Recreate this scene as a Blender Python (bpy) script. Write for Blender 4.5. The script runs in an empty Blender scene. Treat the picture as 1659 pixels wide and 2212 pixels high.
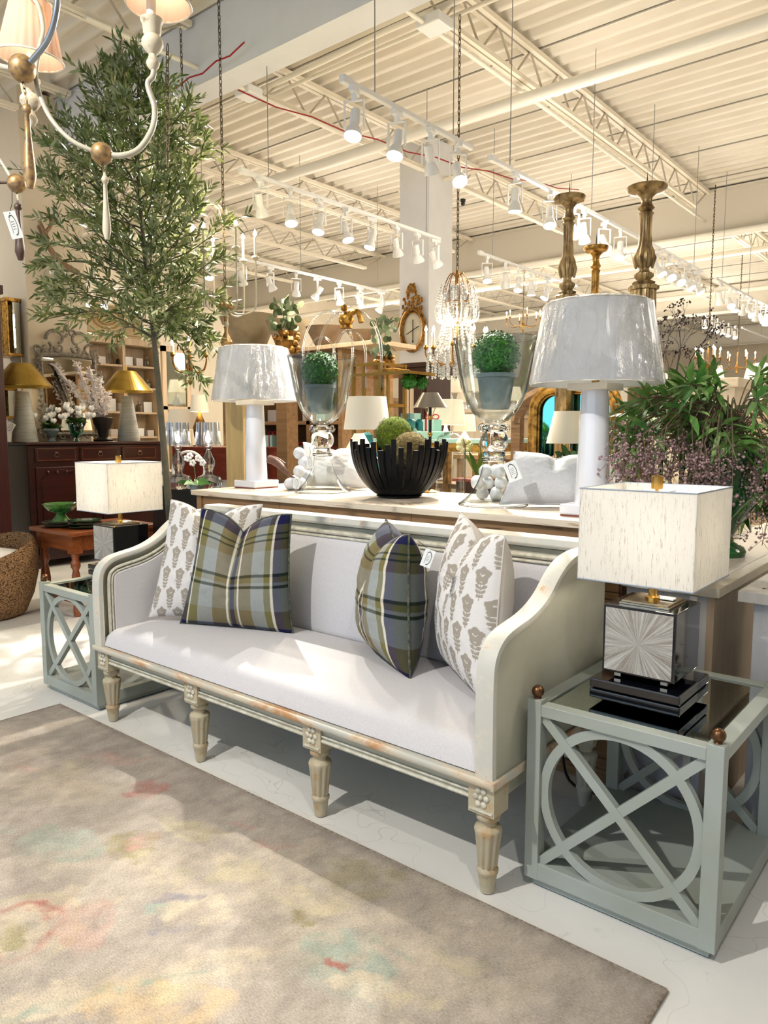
import bpy, bmesh, math, random
import numpy as np
from mathutils import Vector, Matrix, Euler
random.seed(7); rng = np.random.default_rng(7)
PI = math.pi
sc = bpy.context.scene
COL = sc.collection

# ------------------------------------------------------------------ camera
CAM_H = 1.40; F_PX = 1605.0; W, H = 1659, 2212
PITCH = math.atan(170/1605.0); YAW = math.radians(39.7)
cd = bpy.data.cameras.new('camera'); cam = bpy.data.objects.new('camera', cd); COL.objects.link(cam)
cam.location = (0, 0, CAM_H); cam.rotation_euler = (PI/2-PITCH, 0, YAW)
cd.sensor_fit = 'HORIZONTAL'; cd.sensor_width = 36; cd.lens = F_PX/W*36; cd.clip_start = .05; cd.clip_end = 200
sc.camera = cam
fw = Vector((-math.sin(YAW)*math.cos(PITCH), math.cos(YAW)*math.cos(PITCH), -math.sin(PITCH)))
rt = Vector((math.cos(YAW), math.sin(YAW), 0)); up = rt.cross(fw)
O = Vector((0, 0, CAM_H))
def ray(x, y): return fw + rt*((x-W/2)/F_PX) + up*((H/2-y)/F_PX)
def G(x, y, w): return O + ray(x, y)*w                   # a point seen at a pixel, w metres ahead
def atz(x, y, z): r = ray(x, y); return O + r*((z-CAM_H)/r.z)
def aty(x, y, Y): r = ray(x, y); return O + r*(Y/r.y)
def yon(px, X, z):                                       # where a line x=X, z=z crosses column px
    a = (px-W/2)/F_PX; c = z-CAM_H
    # (X rt.x + Y rt.y) = a (X fw.x + Y fw.y + c fw.z)
    return (a*(X*fw.x+c*fw.z)-X*rt.x)/(rt.y-a*fw.y)

# ------------------------------------------------------------------ materials
MATS = {}
def srgb(c):
    return tuple(((v/255)/12.92 if v/255 <= .04045 else ((v/255+.055)/1.055)**2.4) for v in c)+(1,)
def newmat(name):
    m = bpy.data.materials.new(name); m.use_nodes = True; MATS[name] = m
    return m, m.node_tree, m.node_tree.nodes['Principled BSDF']
def nd(t, typ, **k):
    n = t.nodes.new(typ)
    for a, b in k.items():
        if a.startswith('i_'): n.inputs[a[2:].replace('_', ' ')].default_value = b
        else: setattr(n, a, b)
    return n
def tex(t, scale=(1, 1, 1), coord='Object'):
    tc = nd(t, 'ShaderNodeTexCoord'); mp = nd(t, 'ShaderNodeMapping'); mp.inputs['Scale'].default_value = scale
    t.links.new(tc.outputs[coord], mp.inputs['Vector']); return mp.outputs[0]
def noise(t, vec, scale, detail=4, rough=.55, dist=0):
    n = nd(t, 'ShaderNodeTexNoise'); n.inputs['Scale'].default_value = scale; n.inputs['Detail'].default_value = detail
    n.inputs['Roughness'].default_value = rough; n.inputs['Distortion'].default_value = dist
    if vec is not None: t.links.new(vec, n.inputs['Vector'])
    return n.outputs['Fac']
def ramp(t, fac, stops, interp='LINEAR'):
    r = nd(t, 'ShaderNodeValToRGB'); r.color_ramp.interpolation = interp
    e = r.color_ramp.elements
    while len(e) < len(stops): e.new(.5)
    for el, (p, c) in zip(e, stops): el.position = p; el.color = c
    t.links.new(fac, r.inputs[0]); return r.outputs[0]
def mix(t, fac, a, b, typ='MIX'):
    m = nd(t, 'ShaderNodeMix', data_type='RGBA', blend_type=typ)
    for s, v in ((m.inputs[0], fac), (m.inputs[6], a), (m.inputs[7], b)):
        if hasattr(v, 'default_value') or hasattr(v, 'is_linked'): t.links.new(v, s)
        else: s.default_value = v
    return m.outputs[2]
def mth(t, op, a, b=None, c=None):
    m = nd(t, 'ShaderNodeMath', operation=op)
    for s, v in zip(m.inputs, (a, b, c)):
        if v is None: continue
        if isinstance(v, (int, float)): s.default_value = v
        else: t.links.new(v, s)
    return m.outputs[0]
def bump(t, p, h, strength=.3, dist=.01):
    b = nd(t, 'ShaderNodeBump'); b.inputs['Strength'].default_value = strength; b.inputs['Distance'].default_value = dist
    t.links.new(h, b.inputs['Height']); t.links.new(b.outputs[0], p.inputs['Normal'])
WHT = (1, 1, 1, 1); BLK = (0, 0, 0, 1)
def mat(name, rgb, rough=.5, metal=0, var=None, vs=8, stretch=(1, 1, 1), bmp=0, bs=60, spec=.5, emit=0, trans=0, coat=0, vlo=.4, vhi=.65):
    """plain or two-tone noisy material"""
    if name in MATS: return MATS[name]
    m, t, p = newmat(name)
    p.inputs['Roughness'].default_value = rough; p.inputs['Metallic'].default_value = metal
    p.inputs['Specular IOR Level'].default_value = spec
    p.inputs['Coat Weight'].default_value = coat
    c = srgb(rgb)
    vec = tex(t, stretch) if (var or bmp) else None
    if var:
        n = noise(t, vec, vs, 5)
        t.links.new(ramp(t, n, [(vlo, c), (vhi, srgb(var))]), p.inputs['Base Color'])
    else: p.inputs['Base Color'].default_value = c
    if bmp: bump(t, p, noise(t, vec, bs, 3), bmp)
    if emit: p.inputs['Emission Color'].default_value = c; p.inputs['Emission Strength'].default_value = emit
    if trans: p.inputs['Transmission Weight'].default_value = trans
    return m
def wood(name, a, b, rough=.5, along='x', sc_=3, worn=None, wornlo=.6, coat=0, dark=None):
    m, t, p = newmat(name)
    s = {'x': (.12, 2, 2), 'y': (2, .12, 2), 'z': (2, 2, .12)}[along]
    vec = tex(t, s); n = noise(t, vec, sc_*6, 8, .65, .4)
    c = ramp(t, n, [(.3, srgb(a)), (.7, srgb(b))])
    if dark:
        n3 = noise(t, tex(t, s), sc_*14, 4, .7); c = mix(t, ramp(t, n3, [(.58, BLK), (.68, WHT)]), c, srgb(dark))
    if worn:
        n2 = noise(t, tex(t, (1, 1, 1)), 14, 6, .7); c = mix(t, ramp(t, n2, [(wornlo-.03, BLK), (wornlo+.03, WHT)]), c, srgb(worn))
    t.links.new(c, p.inputs['Base Color']); p.inputs['Roughness'].default_value = rough; p.inputs['Coat Weight'].default_value = coat
    bump(t, p, n, .15, .004); return m
def attrmat(name, rough=.9, weave=900, wb=.25, sheen=0):
    m, t, p = newmat(name)
    a = nd(t, 'ShaderNodeAttribute', attribute_name='paint')
    vec = tex(t); n = noise(t, vec, weave, 2)
    c = mix(t, .3, a.outputs['Color'], ramp(t, n, [(.3, (.25, .25, .25, 1)), (.7, (.95, .95, .95, 1))]), 'MULTIPLY') if wb else a.outputs['Color']
    t.links.new(c, p.inputs['Base Color']); p.inputs['Roughness'].default_value = rough
    p.inputs['Specular IOR Level'].default_value = .15
    bump(t, p, n, .3, .003); return m
def fabric(name, a, b, scale=300, stretch=(1, 1, 1), rough=.9, bmp=.2, transl=0):
    m, t, p = newmat(name); vec = tex(t, stretch)
    n = noise(t, vec, scale, 3, .7)
    c = ramp(t, n, [(.38, srgb(a)), (.62, srgb(b))])
    t.links.new(c, p.inputs['Base Color']); p.inputs['Roughness'].default_value = rough; p.inputs['Specular IOR Level'].default_value = .2
    bump(t, p, n, bmp, .002)
    if transl:
        tr = nd(t, 'ShaderNodeBsdfTranslucent'); t.links.new(c, tr.inputs['Color'])
        ms = nd(t, 'ShaderNodeMixShader'); ms.inputs[0].default_value = transl
        t.links.new(p.outputs[0], ms.inputs[1]); t.links.new(tr.outputs[0], ms.inputs[2])
        t.links.new(ms.outputs[0], t.nodes['Material Output'].inputs['Surface'])
    return m
def thinglass(name, tint=(245, 250, 250), refl=1.0, crumple=0, rough=.02, cs=12, base=.04, edge=None):
    """thin clear sheet: see-through with fresnel reflections"""
    m, t, p = newmat(name); t.nodes.remove(p)
    tr = nd(t, 'ShaderNodeBsdfTransparent'); tr.inputs[0].default_value = srgb(tint)
    if edge:
        le = nd(t, 'ShaderNodeLayerWeight'); le.inputs['Blend'].default_value = .5
        t.links.new(ramp(t, le.outputs['Facing'], [(.55, srgb(tint)), (.93, srgb(edge))]), tr.inputs[0])
    gl = nd(t, 'ShaderNodeBsdfGlossy'); gl.inputs['Roughness'].default_value = rough; gl.inputs['Color'].default_value = (1, 1, 1, 1)
    lw = nd(t, 'ShaderNodeLayerWeight'); lw.inputs['Blend'].default_value = .35
    f = mth(t, 'MULTIPLY_ADD', lw.outputs['Facing'], .55*refl, base)
    f = mth(t, 'MINIMUM', mth(t, 'POWER', f, 1.5), .9) if not crumple else f
    if crumple:
        vec = tex(t, (1, 1, .35)); n = noise(t, vec, cs, 5, .7, 1.5)
        b = nd(t, 'ShaderNodeBump'); b.inputs['Strength'].default_value = 1; b.inputs['Distance'].default_value = crumple
        t.links.new(n, b.inputs['Height']); t.links.new(b.outputs[0], gl.inputs['Normal'])
        vo = nd(t, 'ShaderNodeTexVoronoi', feature='DISTANCE_TO_EDGE'); vo.inputs['Scale'].default_value = 13
        wv = nd(t, 'ShaderNodeTexNoise'); wv.inputs['Scale'].default_value = 5; wv.inputs['Detail'].default_value = 4; t.links.new(vec, wv.inputs['Vector'])
        va = nd(t, 'ShaderNodeVectorMath', operation='MULTIPLY_ADD'); va.inputs[1].default_value = (.5, .5, .5); t.links.new(wv.outputs['Color'], va.inputs[0]); t.links.new(vec, va.inputs[2]); t.links.new(va.outputs[0], vo.inputs['Vector'])
        ln = ramp(t, vo.outputs['Distance'], [(.0, WHT), (.035, BLK)])
        f = mth(t, 'MULTIPLY_ADD', lw.outputs['Facing'], .3*refl, mth(t, 'MULTIPLY_ADD', ln, .12, base))
    ms = nd(t, 'ShaderNodeMixShader'); t.links.new(f, ms.inputs[0])
    t.links.new(tr.outputs[0], ms.inputs[1]); t.links.new(gl.outputs[0], ms.inputs[2])
    t.links.new(ms.outputs[0], t.nodes['Material Output'].inputs['Surface']); return m
def glass(name, rgb=(250, 252, 252), rough=.0, ior=1.45):
    m, t, p = newmat(name); p.inputs['Base Color'].default_value = srgb(rgb); p.inputs['Roughness'].default_value = rough
    p.inputs['Transmission Weight'].default_value = 1; p.inputs['IOR'].default_value = ior; return m
def emis(name, rgb, s):
    m, t, p = newmat(name); p.inputs['Base Color'].default_value = srgb(rgb)
    p.inputs['Emission Color'].default_value = srgb(rgb); p.inputs['Emission Strength'].default_value = s; return m

# ------------------------------------------------------------------ geometry helpers
def B(): return bmesh.new()
def box(bm, x0, x1, y0, y1, z0, z1, M=None):
    vs = [bm.verts.new((x, y, z)) for x in (x0, x1) for y in (y0, y1) for z in (z0, z1)]
    if M is not None:
        for v in vs: v.co = M @ v.co
    for f in ((0, 1, 3, 2), (4, 6, 7, 5), (0, 4, 5, 1), (2, 3, 7, 6), (0, 2, 6, 4), (1, 5, 7, 3)): bm.faces.new([vs[i] for i in f])
    return bm
def cbox(bm, c, s, M=None): return box(bm, c[0]-s[0]/2, c[0]+s[0]/2, c[1]-s[1]/2, c[1]+s[1]/2, c[2]-s[2]/2, c[2]+s[2]/2, M)
def lathe(bm, prof, seg=32, c=(0, 0, 0), M=None, flute=0, nfl=12, cap=True, ell=(1, 1), zr=None):
    rings = []
    for r, z in prof:
        ring = []
        for k in range(seg):
            a = 2*PI*k/seg; rr = r
            if flute and (zr is None or zr[0] <= z <= zr[1]): rr = r*(1-flute*(.5+.5*math.cos(a*nfl))**2)
            co = Vector((c[0]+rr*math.cos(a)*ell[0], c[1]+rr*math.sin(a)*ell[1], c[2]+z))
            if M is not None: co = M @ co
            ring.append(bm.verts.new(co))
        rings.append(ring)
    for a, b in zip(rings, rings[1:]):
        for k in range(seg): bm.faces.new((a[k], a[(k+1) % seg], b[(k+1) % seg], b[k]))
    if cap:
        if prof[0][0] > 1e-6: bm.faces.new(rings[0][::-1])
        if prof[-1][0] > 1e-6: bm.faces.new(rings[-1])
    return bm
def frame_of(d):
    d = d.normalized(); a = Vector((0, 0, 1)) if abs(d.z) < .95 else Vector((1, 0, 0))
    x = a.cross(d).normalized(); return x, d.cross(x)
def tube(bm, pts, r, seg=8, closed=False, cap=True):
    pts = [Vector(p) for p in pts]; n = len(pts); rings = []; px = None
    for i, p in enumerate(pts):
        d = (pts[(i+1) % n]-pts[i-1]) if closed else (pts[min(i+1, n-1)]-pts[max(i-1, 0)])
        if d.length < 1e-9: d = Vector((0, 0, 1))
        d.normalize()
        if px is None: px, _ = frame_of(d)
        px = (px-d*px.dot(d))
        px = px.normalized() if px.length > 1e-6 else frame_of(d)[0]
        py = d.cross(px); rr = r[i] if isinstance(r, (list, tuple)) else r
        rings.append([bm.verts.new(p+(px*math.cos(2*PI*k/seg)+py*math.sin(2*PI*k/seg))*rr) for k in range(seg)])
    m = n if closed else n-1
    for i in range(m):
        a, b = rings[i], rings[(i+1) % n]
        for k in range(seg): bm.faces.new((a[k], a[(k+1) % seg], b[(k+1) % seg], b[k]))
    if cap and not closed: bm.faces.new(rings[0][::-1]); bm.faces.new(rings[-1])
    return bm
def smoothpts(pts, n=6):
    pts = [Vector(p) for p in pts]; out = []
    for i in range(len(pts)-1):
        p0 = pts[max(i-1, 0)]; p1 = pts[i]; p2 = pts[i+1]; p3 = pts[min(i+2, len(pts)-1)]
        for k in range(n):
            t = k/n
            out.append(.5*((2*p1)+(p2-p0)*t+(2*p0-5*p1+4*p2-p3)*t*t+(3*p1-p0-3*p2+p3)*t**3))
    out.append(pts[-1]); return out
def ball(bm, c, r, seg=16, sx=1, sy=1, sz=1):
    n = max(6, seg//2)
    prof = [(r*math.sin(PI*i/n), -r*math.cos(PI*i/n)*sz) for i in range(n+1)]
    prof[0] = (1e-5, prof[0][1]); prof[-1] = (1e-5, prof[-1][1])
    return lathe(bm, prof, seg, c, ell=(sx, sy))
def prism(bm, poly, a, b, axis='x', M=None):
    """extrude a 2-D polygon along an axis; poly is (y,z) for x, (x,z) for y, (x,y) for z"""
    def co(p, h):
        v = Vector({'x': (h, p[0], p[1]), 'y': (p[0], h, p[1]), 'z': (p[0], p[1], h)}[axis])
        return M @ v if M is not None else v
    A = [bm.verts.new(co(p, a)) for p in poly]; C = [bm.verts.new(co(p, b)) for p in poly]; n = len(poly)
    bm.faces.new(A); bm.faces.new(C[::-1])
    for i in range(n): bm.faces.new((A[i], C[i], C[(i+1) % n], A[(i+1) % n]))
    return bm
def sweep(bm, pts, sec, side, closed=False, cap=True):
    """sweep section [(a,b)..] along pts; a is measured along the fixed vector side, b along the in-plane normal"""
    pts = [Vector(p) for p in pts]; side = Vector(side).normalized(); n = len(pts); rings = []
    for i, p in enumerate(pts):
        d = (pts[(i+1) % n]-pts[i-1]) if closed else (pts[min(i+1, n-1)]-pts[max(i-1, 0)])
        d.normalize(); nn = side.cross(d).normalized()
        rings.append([bm.verts.new(p+side*a+nn*b) for a, b in sec])
    m = n if closed else n-1; k = len(sec)
    for i in range(m):
        A, C = rings[i], rings[(i+1) % n]
        for j in range(k): bm.faces.new((A[j], A[(j+1) % k], C[(j+1) % k], C[j]))
    if cap and not closed: bm.faces.new(rings[0][::-1]); bm.faces.new(rings[-1])
    return bm

# ------------------------------------------------------------------ objects
def tagp(o, label=None, cat=None, group=None, kind=None):
    if label: o['label'] = label
    if cat: o['category'] = cat
    if group: o['group'] = group
    if kind: o['kind'] = kind
    return o
def obj(name, bm, m, parent=None, smooth=False, bev=0, label=None, kind=None, sub=0, world=True, angle=40):
    """bm is in world coordinates; children are shifted to their (unrotated) root"""
    me = bpy.data.meshes.new(name)
    bmesh.ops.recalc_face_normals(bm, faces=bm.faces)
    off = Vector((0, 0, 0)); q = parent
    while q is not None: off += q.location; q = q.parent
    if world and off.length: bmesh.ops.translate(bm, verts=bm.verts, vec=-off)
    bm.to_mesh(me); bm.free(); me.materials.append(MATS[m] if isinstance(m, str) else m)
    o = bpy.data.objects.new(name, me); COL.objects.link(o); o.parent = parent
    if smooth:
        for p in me.polygons: p.use_smooth = True
        try: me.set_sharp_from_angle(angle=math.radians(angle))
        except Exception: pass
    if bev:
        md = o.modifiers.new('b', 'BEVEL'); md.width = bev; md.segments = 2; md.limit_method = 'ANGLE'; md.angle_limit = math.radians(35)
    if sub:
        md = o.modifiers.new('s', 'SUBSURF'); md.levels = md.render_levels = sub
    if label: o['label'] = label
    if kind: o['kind'] = kind
    return o
def npobj(name, V, F, m, parent=None, smooth=False, colors=None, kind=None, label=None):
    me = bpy.data.meshes.new(name)
    off = np.zeros(3); q = parent
    while q is not None: off += np.array(q.location); q = q.parent
    V = np.asarray(V, float)-off; F = np.asarray(F)
    me.vertices.add(len(V)); me.vertices.foreach_set('co', V.ravel())
    k = F.shape[1]; me.loops.add(F.size); me.loops.foreach_set('vertex_index', F.ravel())
    me.polygons.add(len(F)); me.polygons.foreach_set('loop_start', np.arange(0, F.size, k)); me.polygons.foreach_set('loop_total', np.full(len(F), k))
    if smooth: me.polygons.foreach_set('use_smooth', np.ones(len(F), bool))
    me.update(calc_edges=True); me.validate()
    if colors is not None:
        a = me.color_attributes.new('paint', 'FLOAT_COLOR', 'POINT')
        c = np.ones((len(V), 4)); c[:, :3] = colors; a.data.foreach_set('color', c.ravel())
    me.materials.append(MATS[m]); o = bpy.data.objects.new(name, me); COL.objects.link(o); o.parent = parent
    if kind: o['kind'] = kind
    if label: o['label'] = label
    return o
def thing(name, label, cat, loc=(0, 0, 0), group=None, kind=None):
    o = bpy.data.objects.new(name, None); COL.objects.link(o); o.location = loc; o.empty_display_size = .1
    return tagp(o, label, cat, group, kind)
def solo(name, bm, m, label, cat, group=None, kind=None, **k): return tagp(obj(name, bm, m, **k), label, cat, group, kind)
def struct(name, bm, m, **k): return tagp(obj(name, bm, m, **k), kind='structure')
def copy_tree(o, parent=None):
    c = o.copy(); COL.objects.link(c); c.parent = parent
    for ch in o.children: copy_tree(ch, c)
    return c
def dup(root, loc, rz=0, label=None, group=None, s=1):
    c = copy_tree(root); c.location = loc; c.rotation_euler = (0, 0, rz); c.scale = (s, s, s)
    if label: c['label'] = label
    if group: c['group'] = group
    return c
ORD = 'first second third fourth fifth sixth seventh eighth ninth tenth eleventh twelfth thirteenth fourteenth'.split()
# ================================================================== materials used widely
mat('cream_wall', (226, 212, 188), .85, var=(220, 206, 182), vs=2)
mat('pale_wall', (222, 222, 222), .85, var=(214, 214, 214), vs=2)
mat('deck_paint', (232, 224, 208), .6, var=(222, 212, 194), vs=3, stretch=(.3, 1, 1))
mat('web_grey', (186, 176, 156), .5)
mat('steel_paint', (236, 226, 206), .5)
mat('girder_paint', (216, 208, 192), .55)
mat('white_metal', (240, 240, 238), .35)
mat('conduit_white', (238, 232, 216), .45)
mat('grey_conduit', (150, 150, 150), .4, metal=.6)
mat('black', (14, 13, 13), .35)
mat('brass', (196, 156, 84), .22, metal=1)
mat('old_gold', (160, 116, 52), .38, metal=.75, var=(92, 62, 28), vs=22)
mat('gilt', (196, 150, 70), .35, metal=.8, var=(120, 84, 36), vs=30)
mat('iron', (48, 42, 38), .5, metal=.7)
mat('chain_metal', (90, 78, 60), .4, metal=.8)
emis('bulb_white', (255, 246, 228), 14)
emis('flame', (255, 226, 170), 30)
mat('paper', (236, 240, 240), .7)
mat('ink', (70, 80, 66), .8)
mat('leaf_dark', (46, 84, 30), .45, var=(90, 120, 52), vs=5)
m, t, p = newmat('floor_mat')
v = tex(t); n = noise(t, v, .9, 6, .6); n2 = noise(t, v, 7, 8, .75, 1)
c = ramp(t, n, [(.3, srgb((216, 216, 212))), (.7, srgb((236, 235, 230)))])
c = mix(t, ramp(t, n2, [(.62, BLK), (.8, WHT)]), c, srgb((178, 170, 154)))
vo = nd(t, 'ShaderNodeTexVoronoi', feature='DISTANCE_TO_EDGE'); vo.inputs['Scale'].default_value = 2.3
wn = nd(t, 'ShaderNodeTexNoise'); wn.inputs['Scale'].default_value = 3; t.links.new(v, wn.inputs['Vector'])
vm = nd(t, 'ShaderNodeVectorMath', operation='ADD'); t.links.new(v, vm.inputs[0]); t.links.new(wn.outputs['Color'], vm.inputs[1]); t.links.new(vm.outputs[0], vo.inputs['Vector'])
c = mix(t, mth(t, 'MULTIPLY', ramp(t, vo.outputs['Distance'], [(.0, WHT), (.006, BLK)]), .35), c, srgb((140, 132, 120)))
t.links.new(c, p.inputs['Base Color']); p.inputs['Roughness'].default_value = .38; p.inputs['Specular IOR Level'].default_value = .4
bump(t, p, n2, .05, .002)

# ================================================================== shell
X0, X1, Y0, Y1, ZC = -14.5, 7.0, -6.0, 30.0, 5.0
struct('floor', box(B(), X0, X1, Y0, Y1, -.1, 0), 'floor_mat')
struct('wall_left', box(B(), X0-.2, X0, Y0, Y1, 0, ZC+.1), 'cream_wall')
struct('wall_back', box(B(), X0, X1, Y1, Y1+.2, 0, ZC+.1), 'cream_wall')
struct('wall_right', box(B(), X1, X1+.2, Y0, Y1, 0, ZC+.1), 'cream_wall')
bm = B(); box(bm, X0, X1, Y0-.2, Y0, 3.9, ZC+.1); box(bm, X0, X1, Y0-.2, Y0, 0, .35)
for x in (-14.4, -9, -3.6, 1.8, 6.9): box(bm, x-.1, x+.1, Y0-.2, Y0, .35, 3.9)
struct('wall_front', bm, 'pale_wall')
# corrugated roof deck
pr = []; y = Y0; per = .20
while y < Y1:
    pr += [(y, ZC), (y+.075, ZC), (y+.10, ZC+.07), (y+.175, ZC+.07)]; y += per
pr.append((Y1, ZC)); V = []; F = []
for i, (yy, zz) in enumerate(pr): V += [(X0, yy, zz), (X1, yy, zz), (X0, yy, zz+.04), (X1, yy, zz+.04)]
for i in range(len(pr)-1):
    a = 4*i; b = a+4; F += [(a, a+1, b+1, b), (a+2, b+2, b+3, a+3)]
mat('seam_grey', (150, 144, 132), .6)
bm = B(); yy = Y0+.62
while yy < Y1-1: box(bm, X0, X1, yy, yy+.02, ZC-.012, ZC-.0005); yy += 1.2
struct('trim_6', bm, 'seam_grey')
struct_deck = tagp(npobj('ceiling', V, F, 'deck_paint'), kind='structure')
# girders
for i, (yy, zb, zt) in enumerate(((4.36, 4.42, 4.98), (12.0, 4.34, 4.98), (19.7, 4.34, 4.98), (27.2, 4.34, 4.98))):
    bm = B(); wd = .13
    if i == 0: box(bm, X0, X1, yy-wd, yy+wd, zb, ZC+.02)
    else: box(bm, X0, X1, yy-wd, yy+wd, zb, zb+.03); box(bm, X0, X1, yy-wd, yy+wd, zt-.03, zt); box(bm, X0, X1, yy-.02, yy+.02, zb+.03, zt-.03)
    struct('trim_%d' % (i+1), bm, 'girder_paint' if i else 'pale_wall')
# bar joists
jn = 10
for bay, (ya, yb) in enumerate(((-5.8, 4.2), (4.52, 11.85), (12.15, 19.55), (19.85, 27.05))):
    for jx in (-11.94, -9.86, -7.78, -5.70, -3.62, -1.54, .54, 2.62, 4.70):
        if bay == 0 and jx > -3: continue
        if bay >= 2 and jx > 1: continue
        bm = B(); zt, zb = 4.95, 4.60
        for s in (-1, 1):
            box(bm, jx-.055 if s < 0 else jx+.01, jx-.01 if s < 0 else jx+.055, ya, yb, zt-.045, zt)
            box(bm, jx-.045 if s < 0 else jx+.008, jx-.008 if s < 0 else jx+.045, ya+.55, yb-.55, zb, zb+.04)
        n = int(round((yb-ya-1.1)/.55)); st = (yb-ya-1.1)/n
        pts = [(jx, ya+.05, zt-.03)]
        for k in range(n):
            y = ya+.55+st*k; pts += [(jx, y, zb+.02), (jx, y+st/2, zt-.03)]
        pts += [(jx, yb-.55, zb+.02), (jx, yb-.05, zt-.03)]
        web = B()
        for a, b in zip(pts, pts[1:]): tube(web, [a, b], .011, 5)
        jn += 1; jo = struct('trim_%d' % jn, bm, 'steel_paint'); obj('web_rods', web, 'web_grey', jo, world=False)
# pipes and conduits running across (x) and along (y)
def pipe(name, label, pts, r, m='conduit_white', seg=10, cat='pipe', group=None): return solo(name, tube(B(), pts, r, seg), m, label, cat, group, smooth=True)
pipe('sprinkler_pipe', 'thick white sprinkler pipe crossing below the joists above the track lights', [(X0, 6.35, 4.45), (X1, 6.35, 4.45)], .055)
pipe('conduit', 'pair-bend white conduit running over the joists in front of the thick pipe', smoothpts([(X0, 5.15, 4.72), (-6, 5.1, 4.72), (-4.2, 5.05, 4.72), (-3.2, 5.05, 4.72), (-2.9, 4.9, 4.8), (X1, 4.85, 4.8)], 4), .025)
pipe('conduit', 'straight thin white conduit right beside the bent conduit', [(X0, 5.28, 4.75), (X1, 5.28, 4.75)], .018)
pipe('sprinkler_pipe', 'white pipe hung under the far grey girder', [(X0, 11.6, 4.25), (X1, 11.6, 4.25)], .05)
pipe('sprinkler_pipe', 'white pipe in the bay beyond the far grey girder', [(X0, 13.6, 4.4), (X1, 13.6, 4.4)], .05)
pipe('sprinkler_pipe', 'white sprinkler pipe deep in the store ceiling', [(X0, 17.2, 4.4), (X1, 17.2, 4.4)], .05)
pipe('conduit', 'white conduit strapped along the joist bottom over the console', [(-3.68, 3.2, 4.57), (-3.68, 13, 4.57)], .02)
pipe('conduit', 'white conduit strapped along the joist left of the console tracks', [(-5.63, 3.2, 4.57), (-5.63, 13, 4.57)], .02)
pipe('duct_pipe', 'thick white pipe at upper left behind the olive tree', [(-9.8, 3.55, 4.35), (-6.6, 2.2, 4.35)], .07)
pipe('strut_bar', 'perforated steel channel above the middle track', [(-6.3, 7.9, 4.55), (-4.6, 7.9, 4.55)], .03, 'steel_paint', 4)
for k, (a, b) in enumerate((((-6.9, 4.0, 4.5), (-4.9, 4.15, 4.52)), ((-5.65, 4.7, 4.55), (-4.4, 9.2, 4.5)))):
    pts = [Vector(a).lerp(Vector(b), i/12)-Vector((0, 0, .10*math.sin(PI*i/12)+.03*(i % 2))) for i in range(13)]
    mat('red_wire', (150, 22, 30), .5)
    solo('cable', tube(B(), pts, .007, 5), 'red_wire', ['dark red cable sagging under the near ceiling beam', 'dark red cable draped along the joist past the short track'][k], 'cable')
jb = B(); cbox(jb, (-3.64, 5.0, 4.58), (.22, .2, .08))
solo('junction_box', jb, 'white_metal', 'white junction box on the joist above the short track', 'junction box', bev=.01)
jb = B(); cbox(jb, (-5.68, 4.85, 4.58), (.2, .18, .08)); solo('junction_box', jb, 'white_metal', 'white junction box beside the olive tree top', 'junction box', bev=.01)
# left pillar, mid column, header
struct('wall_pillar', box(B(), -11.2, -8.15, 3.83, 4.50, 0, ZC), 'cream_wall')
a = G(871, 800, 9.3); b2 = G(925, 800, 9.3)
cx0, cy0 = b2.x, b2.y
struct('wall_column', box(B(), cx0-.46, cx0, cy0, cy0+.5, 0, ZC), 'pale_wall')
# hvac grille on left wall
g = aty(440, 630, 11.3); gp = Vector((X0, 0, 0))
r_ = ray(440, 645); gp = O + r_*(X0/r_.x)
gr = thing('air_vent', 'slotted air return grille high on the left cream wall', 'vent', (X0+.02, gp.y, gp.z))
bm = B(); bx = X0+.02
for a_, b_, c_, d_ in ((-.62, .62, .2, .24), (-.62, .62, -.24, -.2), (-.62, -.57, -.2, .2), (.57, .62, -.2, .2)): box(bm, bx, bx+.03, gp.y+a_, gp.y+b_, gp.z+c_, gp.z+d_)
obj('vent_frame', bm, 'cream_wall', gr)
bm = B()
for k in range(26): y = gp.y-.56+k*.0445; box(bm, bx, bx+.02, y, y+.016, gp.z-.2, gp.z+.2)
obj('grille_bars', bm, 'steel_paint', gr, kind='stuff')
obj('vent_back', box(B(), bx-.02, bx-.005, gp.y-.57, gp.y+.57, gp.z-.2, gp.z+.2), 'black', gr)

# ================================================================== track lighting
LIGHTS = []
def head_proto(tilt):
    root = thing('track_spotlight', 'white track spotlight', 'spotlight', (0, 0, 0))
    bm = B(); cbox(bm, (0, 0, -.02), (.035, .11, .035)); cbox(bm, (0, 0, -.05), (.03, .03, .05)); obj('adapter', bm, 'white_metal', root, bev=.004)
    bm = B(); box(bm, -.062, .062, -.012, .012, -.08, -.074)
    for s in (-1, 1): box(bm, s*.062-.003, s*.062+.003, -.012, .012, -.235, -.074)
    obj('yoke', bm, 'white_metal', root)
    M = Matrix.Translation((0, 0, -.215)) @ Matrix.Rotation(tilt, 4, 'X')
    bm = B(); lathe(bm, [(.030, .10), (.032, .095), (.032, .01), (.028, 0), (.030, -.01), (.045, -.035), (.056, -.07), (.058, -.085), (.054, -.086), (.05, -.08)], 24, M=M, cap=True)
    obj('lamp_can', bm, 'white_metal', root, smooth=True)
    bm = B(); lathe(bm, [(.052, -.083), (.04, -.088), (1e-4, -.09)], 24, M=M, cap=True); obj('bulb_face', bm, 'bulb_white', root, smooth=True)
    root['tilt'] = tilt
    return root
protos = [head_proto(a) for a in (-.35, -.8, .0, .55, -.6)]
used = set()
TRACKS = {}
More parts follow.
